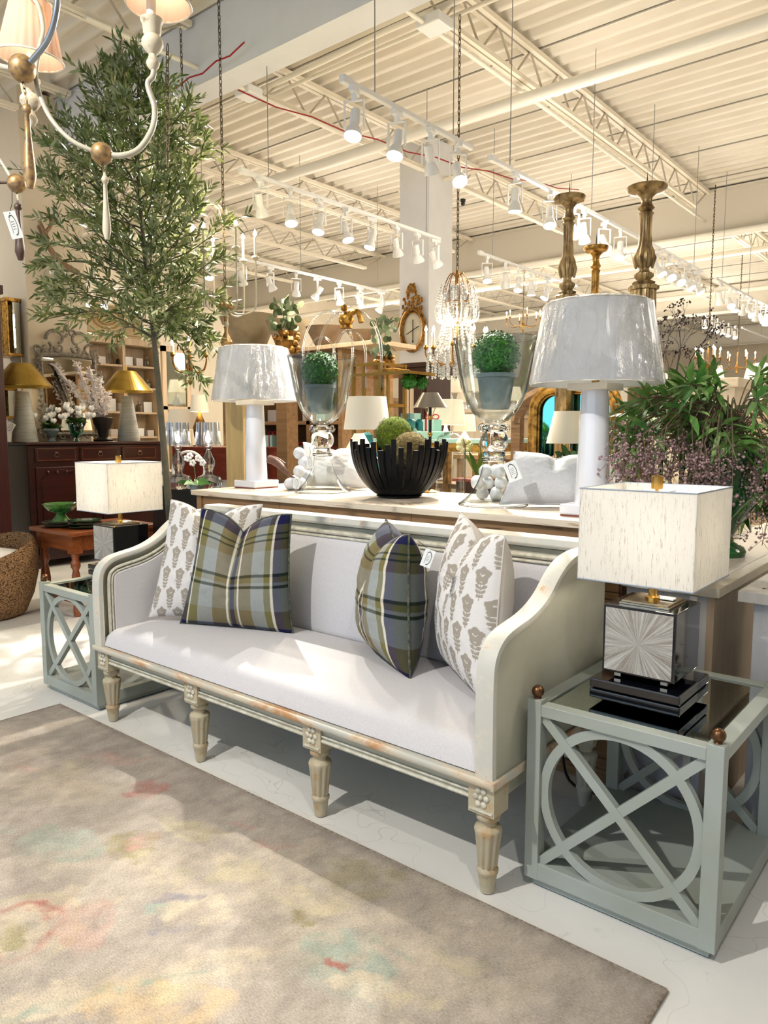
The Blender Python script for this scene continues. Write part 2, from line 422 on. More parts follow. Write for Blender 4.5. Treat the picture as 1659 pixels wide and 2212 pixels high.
def track(X, z, y0, y1, heads, tname, label, hang=ZC, lights=(), energy=60):
    root = thing('light_track', 'white ceiling light track, '+label, 'light track', (X, y0, z))
    bm = B(); box(bm, X-.018, X+.018, y0, y1, z, z+.03); box(bm, X-.02, X+.02, y0-.06, y0+.03, z-.005, z+.04); obj('rail', bm, 'white_metal', root, bev=.003)
    n = max(2, int((y1-y0)/1.6)+1)
    for k in range(n):
        y = y0+.25+(y1-y0-.5)*k/(n-1); obj('hanger_wire', tube(B(), [(X, y, z+.03), (X, y, hang)], .004, 5), 'grey_conduit', root)
    for i, (px, pi, rz) in enumerate(heads):
        y = yon(px, X, z-.1)
        lab = 'white spotlight, %s from near end of the track %s' % (ORD[i], label)
        if pi not in used: o = protos[pi]; used.add(pi); o.location = (X, y, z); o.rotation_euler = (0, 0, rz); o['label'] = lab
        else: o = dup(protos[pi], (X, y, z), rz, lab)
        o['group'] = 'spotlights on the track '+label
        if i in lights:
            ld = bpy.data.lights.new('spot', 'SPOT'); ld.energy = energy; ld.color = (1, .86, .66); ld.spot_size = 2.0; ld.spot_blend = .6; ld.shadow_soft_size = .05
            tl = protos[pi]['tilt']; d = Matrix.Rotation(rz, 3, 'Z') @ Vector((0, -math.sin(-tl)*1, -math.cos(tl)))
            d = Matrix.Rotation(rz, 3, 'Z') @ (Matrix.Rotation(tl, 3, 'X') @ Vector((0, 0, -1)))
            lo = bpy.data.objects.new('track_lamp_light', ld); COL.objects.link(lo); lo.location = Vector((X, y, z-.215))+d*.12
            lo.rotation_euler = d.to_track_quat('-Z', 'Y').to_euler(); LIGHTS.append(lo)
    return root
Z = 3.5
track(-3.2, Z, yon(752, -3.2, Z), yon(1020, -3.2, Z), [(765, 1-1, .4), (857, 0, .2), (930, 3, .3), (990, 4, .9)], 'a', 'above the console', lights=(0, 1, 3), energy=90)
track(-3.2, Z, yon(1066, -3.2, Z), yon(1512, -3.2, Z), [(1113, 2, .1), (1188, 0, .6), (1240, 4, 1.2), (1262, 3, .2), (1306, 4, .9), (1340, 0, .3), (1392, 3, .3), (1424, 4, 1.3), (1446, 1, .9), (1468, 1, .8), (1488, 4, 1.3), (1508, 4, 1.5)], 'b', 'behind the gilt candlesticks', lights=(0, 2, 5, 9), energy=110)
track(-3.2, Z, yon(1548, -3.2, Z), yon(1672, -3.2, Z), [(1556, 3, 0), (1578, 1, .6), (1590, 0, .3), (1606, 3, .5), (1620, 1, .9), (1634, 3, .4), (1646, 1, .8), (1655, 0, .3)], 'c', 'over the lilac berry urn', lights=(2, 6), energy=110)
track(-4.9, Z, yon(530, -4.9, Z), yon(950, -4.9, Z), [(562, 3, .5), (628, 0, .9), (690, 0, .3), (748, 0, 1.4), (803, 0, -.3), (857, 3, .3), (902, 3, .2), (941, 3, -.4)], 'd', 'left of the crystal chandelier chain', lights=(1, 2, 4), energy=110)
track(-4.9, Z, yon(1040, -4.9, Z), yon(1245, -4.9, Z), [(1052, 0, .8), (1092, 3, .5), (1120, 0, .4), (1148, 2, .2), (1182, 4, -.5), (1232, 2, 0)], 'e', 'right of the crystal chandelier', lights=(0, 2), energy=110)
track(-7.3, Z, yon(400, -7.3, Z), yon(838, -7.3, Z), [(452, 0, .9), (522, 3, .4), (584, 3, .0), (640, 3, .9), (686, 4, -.8), (733, 3, .4), (778, 3, -.2), (824, 4, -.6)], 'f', 'over the concrete planters', lights=(0, 4, 7), energy=110)
track(-9.3, 3.35, yon(165, -9.3, 3.35), yon(345, -9.3, 3.35), [(190, 0, .4), (230, 4, .2), (266, 3, .1), (302, 0, -.3)], 'g', 'behind the lowest olive branches', lights=(0, 3), energy=90)
track(-5.0, 3.9, 19.5, 24.5, [(1524, 0, .1), (1538, 0, .3), (1550, 0, .2), (1562, 0, .3), (1574, 0, .1), (1588, 4, .5)], 'h', 'farthest, near the back wall', lights=(1, 4), energy=160)
for o in protos: pass

# key spotlights that hang in front of the sofa (out of frame, above and behind the camera)
def spot(name, loc, tgt, e, col, size=1.2, soft=.05, blend=.3):
    ld = bpy.data.lights.new(name, 'SPOT'); ld.energy = e; ld.color = col; ld.spot_size = size; ld.spot_blend = blend; ld.shadow_soft_size = soft
    o = bpy.data.objects.new(name, ld); COL.objects.link(o); o.location = loc
    o.rotation_euler = (Vector(tgt)-Vector(loc)).to_track_quat('-Z', 'Y').to_euler(); return o
def area(name, loc, tgt, e, col, sx, sy):
    ld = bpy.data.lights.new(name, 'AREA'); ld.shape = 'RECTANGLE'; ld.size = sx; ld.size_y = sy; ld.energy = e; ld.color = col
    o = bpy.data.objects.new(name, ld); COL.objects.link(o); o.location = loc
    o.rotation_euler = (Vector(tgt)-Vector(loc)).to_track_quat('-Z', 'Y').to_euler(); return o
def point(name, loc, e, col, r=.05):
    ld = bpy.data.lights.new(name, 'POINT'); ld.energy = e; ld.color = col; ld.shadow_soft_size = r
    o = bpy.data.objects.new(name, ld); COL.objects.link(o); o.location = loc; return o
spot('key_spot', (-1.9, -.65, 3.5), (-2.0, 2.2, .4), 360, (1, .95, .88), 1.5, .03, .5)
spot('rug_spot', (-3.6, -.4, 3.5), (-3.6, 1.2, 0), 70, (1, .96, .92), 1.0, .04, .6)
spot('table_spot', (.2, .3, 3.5), (-.7, 2.2, .3), 90, (1, .95, .9), 1.0, .04, .5)
spot('console_spot', (-2.6, 4.4, 3.3), (-2.2, 2.6, 1.0), 200, (1, .95, .88), 1.3, .03, .5)
spot('tree_spot', (-5.1, 4.12, 4.4), (-3.5, .9, 0), 900, (1, .95, .88), .85, .03, .4)
spot('rear_spot', (-3.2, 5.15, 3.36), (-2.3, .5, 0), 620, (1, .96, .90), 1.1, .03, .5)
area('window_daylight', (-3, Y0+.3, 2.9), (-3, 6, 1.2), 170, (.66, .80, 1.0), 12, 3.4)
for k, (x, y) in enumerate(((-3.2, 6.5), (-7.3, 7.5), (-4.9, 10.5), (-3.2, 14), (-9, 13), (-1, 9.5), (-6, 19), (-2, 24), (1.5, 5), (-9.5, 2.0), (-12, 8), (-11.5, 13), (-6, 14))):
    point('added_fill', (x, y, 3.2), (68 if y < 12 else 140), (1, .93, .83), .5)  # added bare point lights that brighten the ceiling and left wall
w = bpy.data.worlds.new('world'); sc.world = w; w.use_nodes = True
w.node_tree.nodes['Background'].inputs[0].default_value = (.70, .82, 1, 1); w.node_tree.nodes['Background'].inputs[1].default_value = .4

# smoke detector
sd = atz(962, 415, 4.53)
r_ = thing('smoke_detector', 'round white fire detector with red lettering below the joist', 'smoke detector', sd)
bm = B(); lathe(bm, [(.10, .05), (.11, .03), (.10, -.005), (.06, -.02), (.045, -.035), (1e-4, -.045)], 28, c=sd); obj('detector_body', bm, 'white_metal', r_, smooth=True)
fc = bpy.data.curves.new('lettering', 'FONT'); fc.body = 'FIRE'; fc.size = .05; fc.extrude = .001; fc.align_x = 'CENTER'
mat('red_ink', (180, 40, 40), .6); fc.materials.append(MATS['red_ink'])
fo = bpy.data.objects.new('font_tmp', fc); COL.objects.link(fo); fme = bpy.data.meshes.new_from_object(fo); bpy.data.objects.remove(fo); fo = bpy.data.objects.new('lettering', fme); COL.objects.link(fo); fo.parent = r_; fo.location = (.035, -.098, -.0); fo.rotation_euler = (PI/2+.3, 0, .35)
cm = B(); p_ = atz(1000, 440, 4.5); cbox(cm, p_+Vector((0, 0, .04)), (.05, .05, .04)); ball(cm, p_, .03, 12); solo('security_camera', cm, 'black', 'small dark security camera under the joist by the fire detector', 'camera')
# ================================================================== rug
def vnoise(x, y, scale, seed=0, octv=4):
    out = np.zeros_like(x); amp = 1; tot = 0
    for o in range(octv):
        g = np.random.default_rng(seed+o).random((64, 64)); xs = (x*scale) % 63; ys = (y*scale) % 63
        xi = xs.astype(int); yi = ys.astype(int); fx = xs-xi; fy = ys-yi; fx = fx*fx*(3-2*fx); fy = fy*fy*(3-2*fy)
        v = g[xi, yi]*(1-fx)*(1-fy)+g[(xi+1) % 64, yi]*fx*(1-fy)+g[xi, (yi+1) % 64]*(1-fx)*fy+g[(xi+1) % 64, (yi+1) % 64]*fx*fy
        out += v*amp; tot += amp; amp *= .55; scale *= 2.1
    return out/tot
def lin(c): return np.array(srgb(c)[:3])
rx0, rx1, ry0, ry1 = -3.66, -.56, -1.4, 1.786
nx, ny = 300, 320
gx, gy = np.meshgrid(np.linspace(rx0, rx1, nx), np.linspace(ry0, ry1, ny), indexing='ij')
x, y = gx.ravel(), gy.ravel()
n1 = vnoise(x+20, y+20, 3, 1); n2 = vnoise(x+20, y+20, 26, 5, 3); n3 = vnoise(x*3+20, y+20, 9, 9, 4)
base = lin((206, 196, 182))[None]*(1-n1[:, None])+lin((176, 166, 156))[None]*n1[:, None]
base *= (.80+.36*n3)[:, None]
warp = (vnoise(x+30, y+30, 11, 20)-.5)*.13; warp2 = (vnoise(x+40, y+10, 11, 30)-.5)*.13
def blob(cx, cy, ax, ay, rot, col, st, ring=None, soft=.14):
    global base
    c, s = math.cos(rot), math.sin(rot); dx = x+warp-cx; dy = y+warp2-cy
    r = np.sqrt(((c*dx+s*dy)/ax)**2+((-s*dx+c*dy)/ay)**2)
    m_ = np.clip((1-r)/soft, 0, 1) if ring is None else np.clip(1-np.abs(r-1)/ring, 0, 1)
    m_ *= st*np.clip((vnoise(x+11, y+7, 18, int(abs(cx*100)) % 50, 3)-.25)*2.6, .25, 1); base = base*(1-m_[:, None])+lin(col)[None]*m_[:, None]
def pb(px, py, *a, **k): q = atz(px, py, 0); blob(q.x, q.y, *a, **k)
CR, PK, RD, TL, OL, BL, YL = (226, 212, 186), (208, 170, 156), (186, 106, 98), (166, 184, 170), (162, 152, 108), (138, 140, 162), (218, 206, 166)
pb(620, 1900, .9, .22, .55, CR, .38, soft=.5); pb(150, 1700, .35, .16, .4, CR, .5, soft=.5); pb(900, 2060, .5, .2, .5, CR, .4, soft=.5); pb(45, 2010, .17, .15, .3, CR, .8); pb(45, 2010, .125, .11, .3, RD, .8, ring=.22); pb(30, 2015, .06, .06, 0, (176, 168, 130), .8); pb(45, 2010, .18, .16, .3, YL, .6, ring=.12)
pb(300, 2130, .40, .085, 1.0, CR, .75); pb(250, 2150, .34, .02, 1.05, TL, .9, soft=.5); pb(330, 2190, .2, .12, .5, (222, 196, 156), .7)
pb(750, 2090, .17, .13, .4, TL, .7); pb(740, 2085, .05, .02, .5, RD, .8); pb(790, 2130, .12, .04, .6, CR, .7)
pb(290, 1840, .12, .10, .3, OL, .65); pb(315, 1825, .06, .05, .3, PK, .8); pb(410, 1800, .16, .05, .2, YL, .5); pb(130, 1830, .18, .1, .3, TL, .5)
pb(320, 1710, .09, .08, .3, (200, 128, 118), .6); pb(240, 1640, .14, .06, .4, PK, .45); pb(60, 1660, .07, .04, .3, PK, .5)
pb(420, 1975, .12, .06, .5, CR, .8); pb(345, 1975, .05, .04, .3, TL, .8); pb(390, 1945, .1, .03, .9, BL, .5); pb(370, 2010, .08, .03, .4, BL, .5)
pb(590, 1830, .07, .04, .3, PK, .55); pb(520, 1790, .08, .03, .3, PK, .55); pb(790, 1900, .16, .10, .3, OL, .4); pb(690, 1950, .14, .06, .6, YL, .5)
pb(510, 1890, .10, .09, .4, YL, .45); pb(660, 1985, .03, .03, 0, OL, .8); pb(900, 2170, .08, .04, .3, YL, .6); pb(190, 1940, .10, .05, .6, CR, .5); pb(140, 1880, .08, .03, .6, CR, .6)
pb(380, 2160, .06, .05, .2, YL, .7); pb(500, 2120, .10, .05, .9, CR, .5); pb(1000, 2080, .10, .04, .3, YL, .4); pb(200, 2000, .06, .15, .9, PK, .5)
for k in range(26): blob(random.uniform(rx0+.2, rx1-.2), random.uniform(ry0, ry1-.15), random.uniform(.04, .14), random.uniform(.03, .08), random.uniform(0, 3), random.choice([CR, PK, TL, OL, YL, CR]), random.uniform(.2, .45))
edge = np.minimum.reduce([x-rx0, rx1-x, ry1-y]); em = np.clip(1-edge/.03, 0, 1)*.4
base = base*(1-em[:, None])+lin((128, 116, 104))[None]*em[:, None]
base *= (.82+.36*n2)[:, None]
Vz = .009+.002*n2; V = np.stack([x, y, Vz], 1); i, j = np.meshgrid(np.arange(nx-1), np.arange(ny-1), indexing='ij'); a = (i*ny+j).ravel()
F = np.stack([a, a+ny, a+ny+1, a+1], 1)
m, t, p = newmat('rug_mat'); at = nd(t, 'ShaderNodeAttribute', attribute_name='paint'); v = tex(t, (1, 3.2, 1)); nn = noise(t, v, 95, 4, .85)
c = mix(t, .7, at.outputs['Color'], ramp(t, nn, [(.28, (.22, .21, .20, 1)), (.68, (1.1, 1.1, 1.1, 1))]), 'MULTIPLY')
t.links.new(c, p.inputs['Base Color']); p.inputs['Roughness'].default_value = .95; p.inputs['Specular IOR Level'].default_value = .1; bump(t, p, nn, .5, .006)
rug = thing('rug', 'large faded floral wool rug lying on the pale floor in front of the sofa', 'rug', (-2, 0, 0))
npobj('pile', V, F, 'rug_mat', rug, smooth=True, colors=base)
mat('rug_edge', (150, 138, 124), .95, var=(110, 100, 90), vs=80)
bm = B(); 
for a_, b_ in (((rx0, ry0), (rx0, ry1)), ((rx0, ry1), (rx1, ry1)), ((rx1, ry1), (rx1, ry0))): tube(bm, [(a_[0], a_[1], .006), (b_[0], b_[1], .006)], .006, 8)
box(bm, rx0, rx1, ry0, ry1, .001, .006); obj('binding', bm, 'rug_edge', rug)

# ================================================================== sofa
m, t, p = newmat('sofa_paint')
v = tex(t); n = noise(t, v, 3, 4); n2 = noise(t, v, 34, 8, .75)
c = ramp(t, n, [(.35, srgb((168, 168, 150))), (.65, srgb((184, 184, 168)))])
c = mix(t, ramp(t, n2, [(.66, BLK), (.72, WHT)]), c, srgb((170, 138, 100)))
t.links.new(c, p.inputs['Base Color']); p.inputs['Roughness'].default_value = .55; bump(t, p, n2, .12, .003)
m, t, p = newmat('sofa_worn')
v = tex(t, (.35, 1, 1)); n2 = noise(t, v, 9, 9, .7, .5)
c = ramp(t, n2, [(.44, srgb((190, 190, 180))), (.53, srgb((206, 194, 172))), (.62, srgb((190, 144, 102)))])
t.links.new(c, p.inputs['Base Color']); p.inputs['Roughness'].default_value = .55; bump(t, p, n2, .3, .004)
fabric('sofa_linen', (194, 193, 195), (216, 214, 216), 420, (1, 1.6, 1))
m, t, p = newmat('sofa_rail')
v = tex(t); n2 = noise(t, v, 16, 9, .75, .4)
c = ramp(t, n2, [(.50, srgb((200, 200, 190))), (.60, srgb((212, 206, 192))), (.68, srgb((196, 150, 104)))])
t.links.new(c, p.inputs['Base Color']); p.inputs['Roughness'].default_value = .5; bump(t, p, n2, .25, .003)
mat('leg_paint', (184, 174, 148), .55, var=(180, 148, 106), vs=18, vlo=.52, vhi=.68, bmp=.2, bs=60)
mat('sofa_trim', (214, 212, 196), .55, var=(186, 180, 160), vs=30)
SX0, SX1, SY0, SY1 = -3.305, -1.085, 1.80, 2.62
sofa = thing('sofa', 'long grey painted settee with pale linen upholstery and fluted legs, lattice tables at both ends', 'sofa', (-2.2, 2.2, 0))
prof = [(1.812, .385), (1.81, .60), (1.812, .70), (1.822, .745), (1.845, .775), (1.885, .798), (1.95, .812), (2.02, .824), (2.09, .846), (2.15, .878), (2.20, .918), (2.25, .950), (2.31, .972), (2.38, .982), (2.46, .984), (2.57, .984)]
sp = smoothpts([(0, a_, b_) for a_, b_ in prof], 3)
for s, xo in ((1, SX1), (-1, SX0)):
    poly = [(q.y, q.z-.008) for q in sp]+[(2.57, .385)]
    bm = prism(B(), poly, xo, xo-s*.028, 'x'); obj('arm_board', bm, 'sofa_paint', sofa)
    sec = [(-.030, -.010), (.030, -.010), (.033, 0), (.030, .012), (0, .016), (-.030, .012), (-.033, 0)]
    pts = [Vector((xo-s*.028, q.y, q.z)) for q in sp]; obj('arm_rail', sweep(B(), pts, sec, (1, 0, 0)), 'sofa_rail' , sofa, smooth=True)
    # inner mouldings and upholstered arm panel
    for ins, r in ((.045, .008), (.062, .006)):
        pts = []
        for k_, q in enumerate(sp):
            if q.y > 2.44: break
            d = (sp[min(k_+1, len(sp)-1)]-sp[max(k_-1, 0)]).normalized(); nrm = Vector((0, d.z, -d.y)); pts.append(Vector((xo-s*.048, q.y+nrm.y*ins, max(.40, q.z+nrm.z*ins))))
        obj('moulding', tube(B(), pts, r, 8), 'sofa_trim', sofa, smooth=True)
    poly = []
    for k_, q in enumerate(sp):
        if q.y > 2.46: break
        d = (sp[min(k_+1, len(sp)-1)]-sp[max(k_-1, 0)]).normalized(); poly.append((q.y+d.z*.07, q.z-d.y*.07))
    poly = [(a_, max(b_, .42)) for a_, b_ in poly]+[(2.46, .42)]
    obj('arm_pad', prism(B(), poly, xo-s*.028, xo-s*.058, 'x'), 'sofa_linen', sofa, bev=.012)
# back
bm = B(); box(bm, SX0+.02, SX1-.02, 2.50, 2.57, .385, .97); obj('back_board', bm, 'sofa_paint', sofa)
bm = B(); sweep(bm, [(SX0-.01, 2.515, .985), (SX1+.01, 2.515, .985)], [(-.050, -.030), (.050, -.030), (.054, -.005), (.050, .008), (-.046, .008), (-.054, -.005)], (0, 1, 0))
obj('back_rail', bm, 'sofa_rail', sofa, bev=.003)
for yy, zz, r in ((2.447, .948, .010), (2.443, .928, .006)):
    obj('moulding', tube(B(), [(SX0+.05, yy, zz), (SX1-.05, yy, zz)], r, 8), 'sofa_trim', sofa, smooth=True)
def softpad(x0, x1, y0, y1, z0, z1, crown, axis, nx=60, ny=20, edge=.05):
    """padded panel: grid whose height swells in the middle and rolls off at the rim"""
    V = []; F = []
    for i in range(nx+1):
        for j in range(ny+1):
            u = i/nx; v = j/ny
            e = min(1, min(u, 1-u)*(x1-x0)/edge) if axis != 'b' else min(1, min(u, 1-u)*(x1-x0)/edge); f = min(1, min(v, 1-v)*((y1-y0) if axis == 's' else (z1-z0))/edge)
            h = math.sqrt(max(0, 1-(1-e)**2))*math.sqrt(max(0, 1-(1-f)**2)); cr = crown*(math.sin(PI*u)**.5)*(math.sin(PI*v)**.7)
            if axis == 's': V.append((x0+u*(x1-x0), y0+v*(y1-y0), z0+(z1-z0)*h+cr))
            else: V.append((x0+u*(x1-x0), y1-(y1-y0)*h-cr, z0+v*(z1-z0)))
    for i in range(nx):
        for j in range(ny): a = i*(ny+1)+j; F.append((a, a+ny+1, a+ny+2, a+1))
    return V, F
V, F = softpad(SX0+.032, SX1-.032, 1.815, 2.47, .39, .462, .035, 's', 90, 40, .06)
npobj('seat', V, F, 'sofa_linen', sofa, smooth=True)
V, F = softpad(SX0+.05, SX1-.05, 2.445, 2.55, .42, .958, .02, 'b', 90, 40, .06)
npobj('backrest', V, F, 'sofa_linen', sofa, smooth=True)
# seat frame: rail + worn bead
bm = B(); box(bm, SX0+.01, SX1-.01, 1.825, 2.60, .30, .385); obj('seat_rail', bm, 'sofa_paint', sofa, bev=.003)
bm = B(); sec = [(0, -.03), (.012, -.03), (.026, -.018), (.026, .012), (.014, .022), (0, .022)]
sweep(bm, [(SX0-.008, 1.797, .372), (SX1+.008, 1.797, .372)], [(-.006, -.014), (.03, -.014), (.03, .014), (0, .014), (-.008, .006), (-.010, -.006)], (0, 1, 0))
for xo, s in ((SX0, -1), (SX1, 1)): box(bm, min(xo, xo+s*.012), max(xo, xo+s*.012), 1.79, 2.60, .358, .386)
obj('front_bead', bm, 'sofa_worn', sofa, bev=.004)
bm = B(); tube(bm, [(SX0+.03, 1.822, .325), (SX1-.03, 1.822, .325)], .005, 6); tube(bm, [(SX0+.03, 1.822, .308), (SX1-.03, 1.822, .308)], .007, 6); obj('rail_moulding', bm, 'sofa_trim', sofa)
legp = [(.012, 0), (.021, .004), (.028, .05), (.029, .062), (.033, .068), (.033, .078), (.027, .084), (.030, .088), (.041, .19), (.043, .205), (.040, .213), (.026, .220), (.025, .232), (.036, .240), (.038, .252), (.033, .262), (.030, .27)]
legx = (-3.262, -2.563, -1.843, -1.128)
for yy in (1.855, 2.545):
    for lx in legx:
        bm = B(); lathe(bm, legp, 48, (lx, yy, 0), flute=.18, nfl=10, zr=(.087, .2)); box(bm, lx-.045, lx+.045, yy-.043, yy+.04, .265, .375)
        lg = obj('leg', bm, 'leg_paint' if yy < 2 else 'sofa_paint', sofa, smooth=True, angle=50)
        if yy < 2:
            bm = B()
            for k in range(6):
                a_ = PI*2*k/6; ball(bm, (lx+.019*math.cos(a_), yy-.045, .32+.024*math.sin(a_)), .010, 10, 1, .5)
            ball(bm, (lx, yy-.046, .32), .008, 10)
            for q in (-1, 1):
                box(bm, lx-.040, lx+.040, yy-.048, yy-.043, .32+q*.042-.003, .32+q*.042+.003)
            obj('rosette', bm, 'sofa_trim', lg, world=True, smooth=True)

# ================================================================== lattice side tables
mat('table_paint', (158, 166, 160), .42, var=(150, 156, 146), vs=3)
mat('bronze', (104, 74, 50), .35, metal=.85)
m, t, p = newmat('antique_mirror'); v = tex(t); n = noise(t, v, 260, 2, .8)
c = ramp(t, n, [(.28, srgb((60, 66, 60))), (.42, srgb((206, 214, 206)))]); t.links.new(c, p.inputs['Base Color']); p.inputs['Metallic'].default_value = 1; p.inputs['Roughness'].default_value = .04
mat('foot_blue', (40, 70, 84), .4)
TW, TD, TH = .565, .66, .60
def side_table(x0, y0, label):
    cx, cy = x0+TW/2, y0+TD/2; r = thing('side_table', label, 'side table', (cx, cy, 0), 'lattice side tables at the ends of the sofa')
    x1, y1 = x0+TW, y0+TD; q = .045; e = .0012
    for a_, b_ in ((x0, y0), (x1-q, y0), (x0, y1-q), (x1-q, y1-q)):
        pst = obj('post', box(B(), a_, a_+q, b_, b_+q, .03, TH), 'table_paint', r, bev=.002)
        bm = B(); ball(bm, (a_+q/2, b_+q/2, TH+.021), .019, 20); lathe(bm, [(.012, 0), (.008, .008)], 12, (a_+q/2, b_+q/2, TH)); obj('ball_finial', bm, 'bronze', pst, smooth=True)
    bm = B()
    for yy in (y0, y1-q): box(bm, x0+q, x1-q, yy+e, yy+q-e, TH-.048, TH-.012)
    for xx in (x0, x1-q): box(bm, xx, xx+q, y0+q, y1-q, TH-.048, TH-.012)
    obj('top_frame', bm, 'table_paint', r, bev=.002)
    obj('mirror_top', box(B(), x0+q, x1-q, y0+q, y1-q, TH-.03, TH-.018), 'antique_mirror', r)
    bm = B(); box(bm, x0+e, x1-e, y0+e, y1-e, .0312, .085); obj('bottom_shelf', bm, 'table_paint', r, bev=.002)
    bm = B(); box(bm, x0+.02, x1-.02, y0+.02, y1-.02, 0.004, .03); obj('plinth', bm, 'table_paint', r)
    bm = B(); box(bm, x0+.022, x1-.022, y0+.022, y1-.022, 0, .006); obj('glide', bm, 'foot_blue', r)
    for yy in (y0+.012, y1-.034):
        bm = B(); zc = (.085+TH-.048)/2; hx = TW/2-q; hz = (TH-.048-.085)/2
        pts = [(cx+(hx-.010)*math.cos(a_*PI/32), 0, zc+(hz-.004)*math.sin(a_*PI/32)) for a_ in range(64)]
        pts = [(a_, yy+.011, c_) for a_, b_, c_ in pts]
        sweep(bm, pts, [(-.011, -.014), (.011, -.014), (.011, .014), (-.011, .014)], (0, 1, 0), closed=True)
        obj('lattice_ring', bm, 'table_paint', r)
        for s in (-1, 1):
            A_ = Vector((cx-hx, yy+.011+s*.0006, zc-s*hz)); C_ = Vector((cx+hx, yy+.011+s*.0006, zc+s*hz)); bm = B()
            sweep(bm, [A_, C_], [(-.0122, -.014), (.0122, -.014), (.0122, .014), (-.0122, .014)], (0, 1, 0)); obj('lattice_bar', bm, 'table_paint', r)
    return r
side_table(-1.06, 1.96, 'grey painted lattice side table with mirrored top at the right arm of the sofa')
side_table(-3.985, 1.86, 'grey painted lattice side table at the left arm of the sofa, beside the woven ottoman')

# ================================================================== rectangular lamps
m, t, p = newmat('rect_shade'); v = tex(t, (9, 9, .6)); n = noise(t, v, 34, 5, .8)
c = ramp(t, n, [(.33, srgb((132, 114, 92))), (.42, srgb((238, 236, 230))), (1, srgb((246, 244, 240)))])
t.links.new(c, p.inputs['Base Color']); p.inputs['Roughness'].default_value = .9
tr = nd(t, 'ShaderNodeBsdfTranslucent'); t.links.new(c, tr.inputs[0]); ms = nd(t, 'ShaderNodeMixShader'); ms.inputs[0].default_value = .45
t.links.new(p.outputs[0], ms.inputs[1]); t.links.new(tr.outputs[0], ms.inputs[2]); t.links.new(ms.outputs[0], t.nodes['Material Output'].inputs['Surface'])
mat('lacquer', (12, 14, 20), .08, coat=.5)
mat('nickel', (196, 184, 160), .15, metal=1)
mat('shade_trim', (150, 160, 176), .7)
def starburst(name, cx, cz):
    m, t, p = newmat(name); tc = nd(t, 'ShaderNodeTexCoord'); sx = nd(t, 'ShaderNodeSeparateXYZ'); t.links.new(tc.outputs['Object'], sx.inputs[0])
    dx = mth(t, 'SUBTRACT', sx.outputs[0], cx); dz = mth(t, 'SUBTRACT', sx.outputs[2], cz); a_ = mth(t, 'ARCTAN2', dz, dx)
    cb = nd(t, 'ShaderNodeCombineXYZ'); t.links.new(mth(t, 'SINE', a_), cb.inputs[0]); t.links.new(mth(t, 'COSINE', a_), cb.inputs[1])
    rr = mth(t, 'MULTIPLY', mth(t, 'ADD', mth(t, 'ABSOLUTE', dx), mth(t, 'ABSOLUTE', dz)), .25); t.links.new(rr, cb.inputs[2])
    n = noise(t, cb.outputs[0], 11, 8, .9)
    c = ramp(t, n, [(.30, srgb((78, 70, 62))), (.45, srgb((140, 132, 122))), (.55, srgb((176, 176, 172))), (.68, srgb((222, 220, 212)))])
    t.links.new(c, p.inputs['Base Color']); p.inputs['Roughness'].default_value = .35
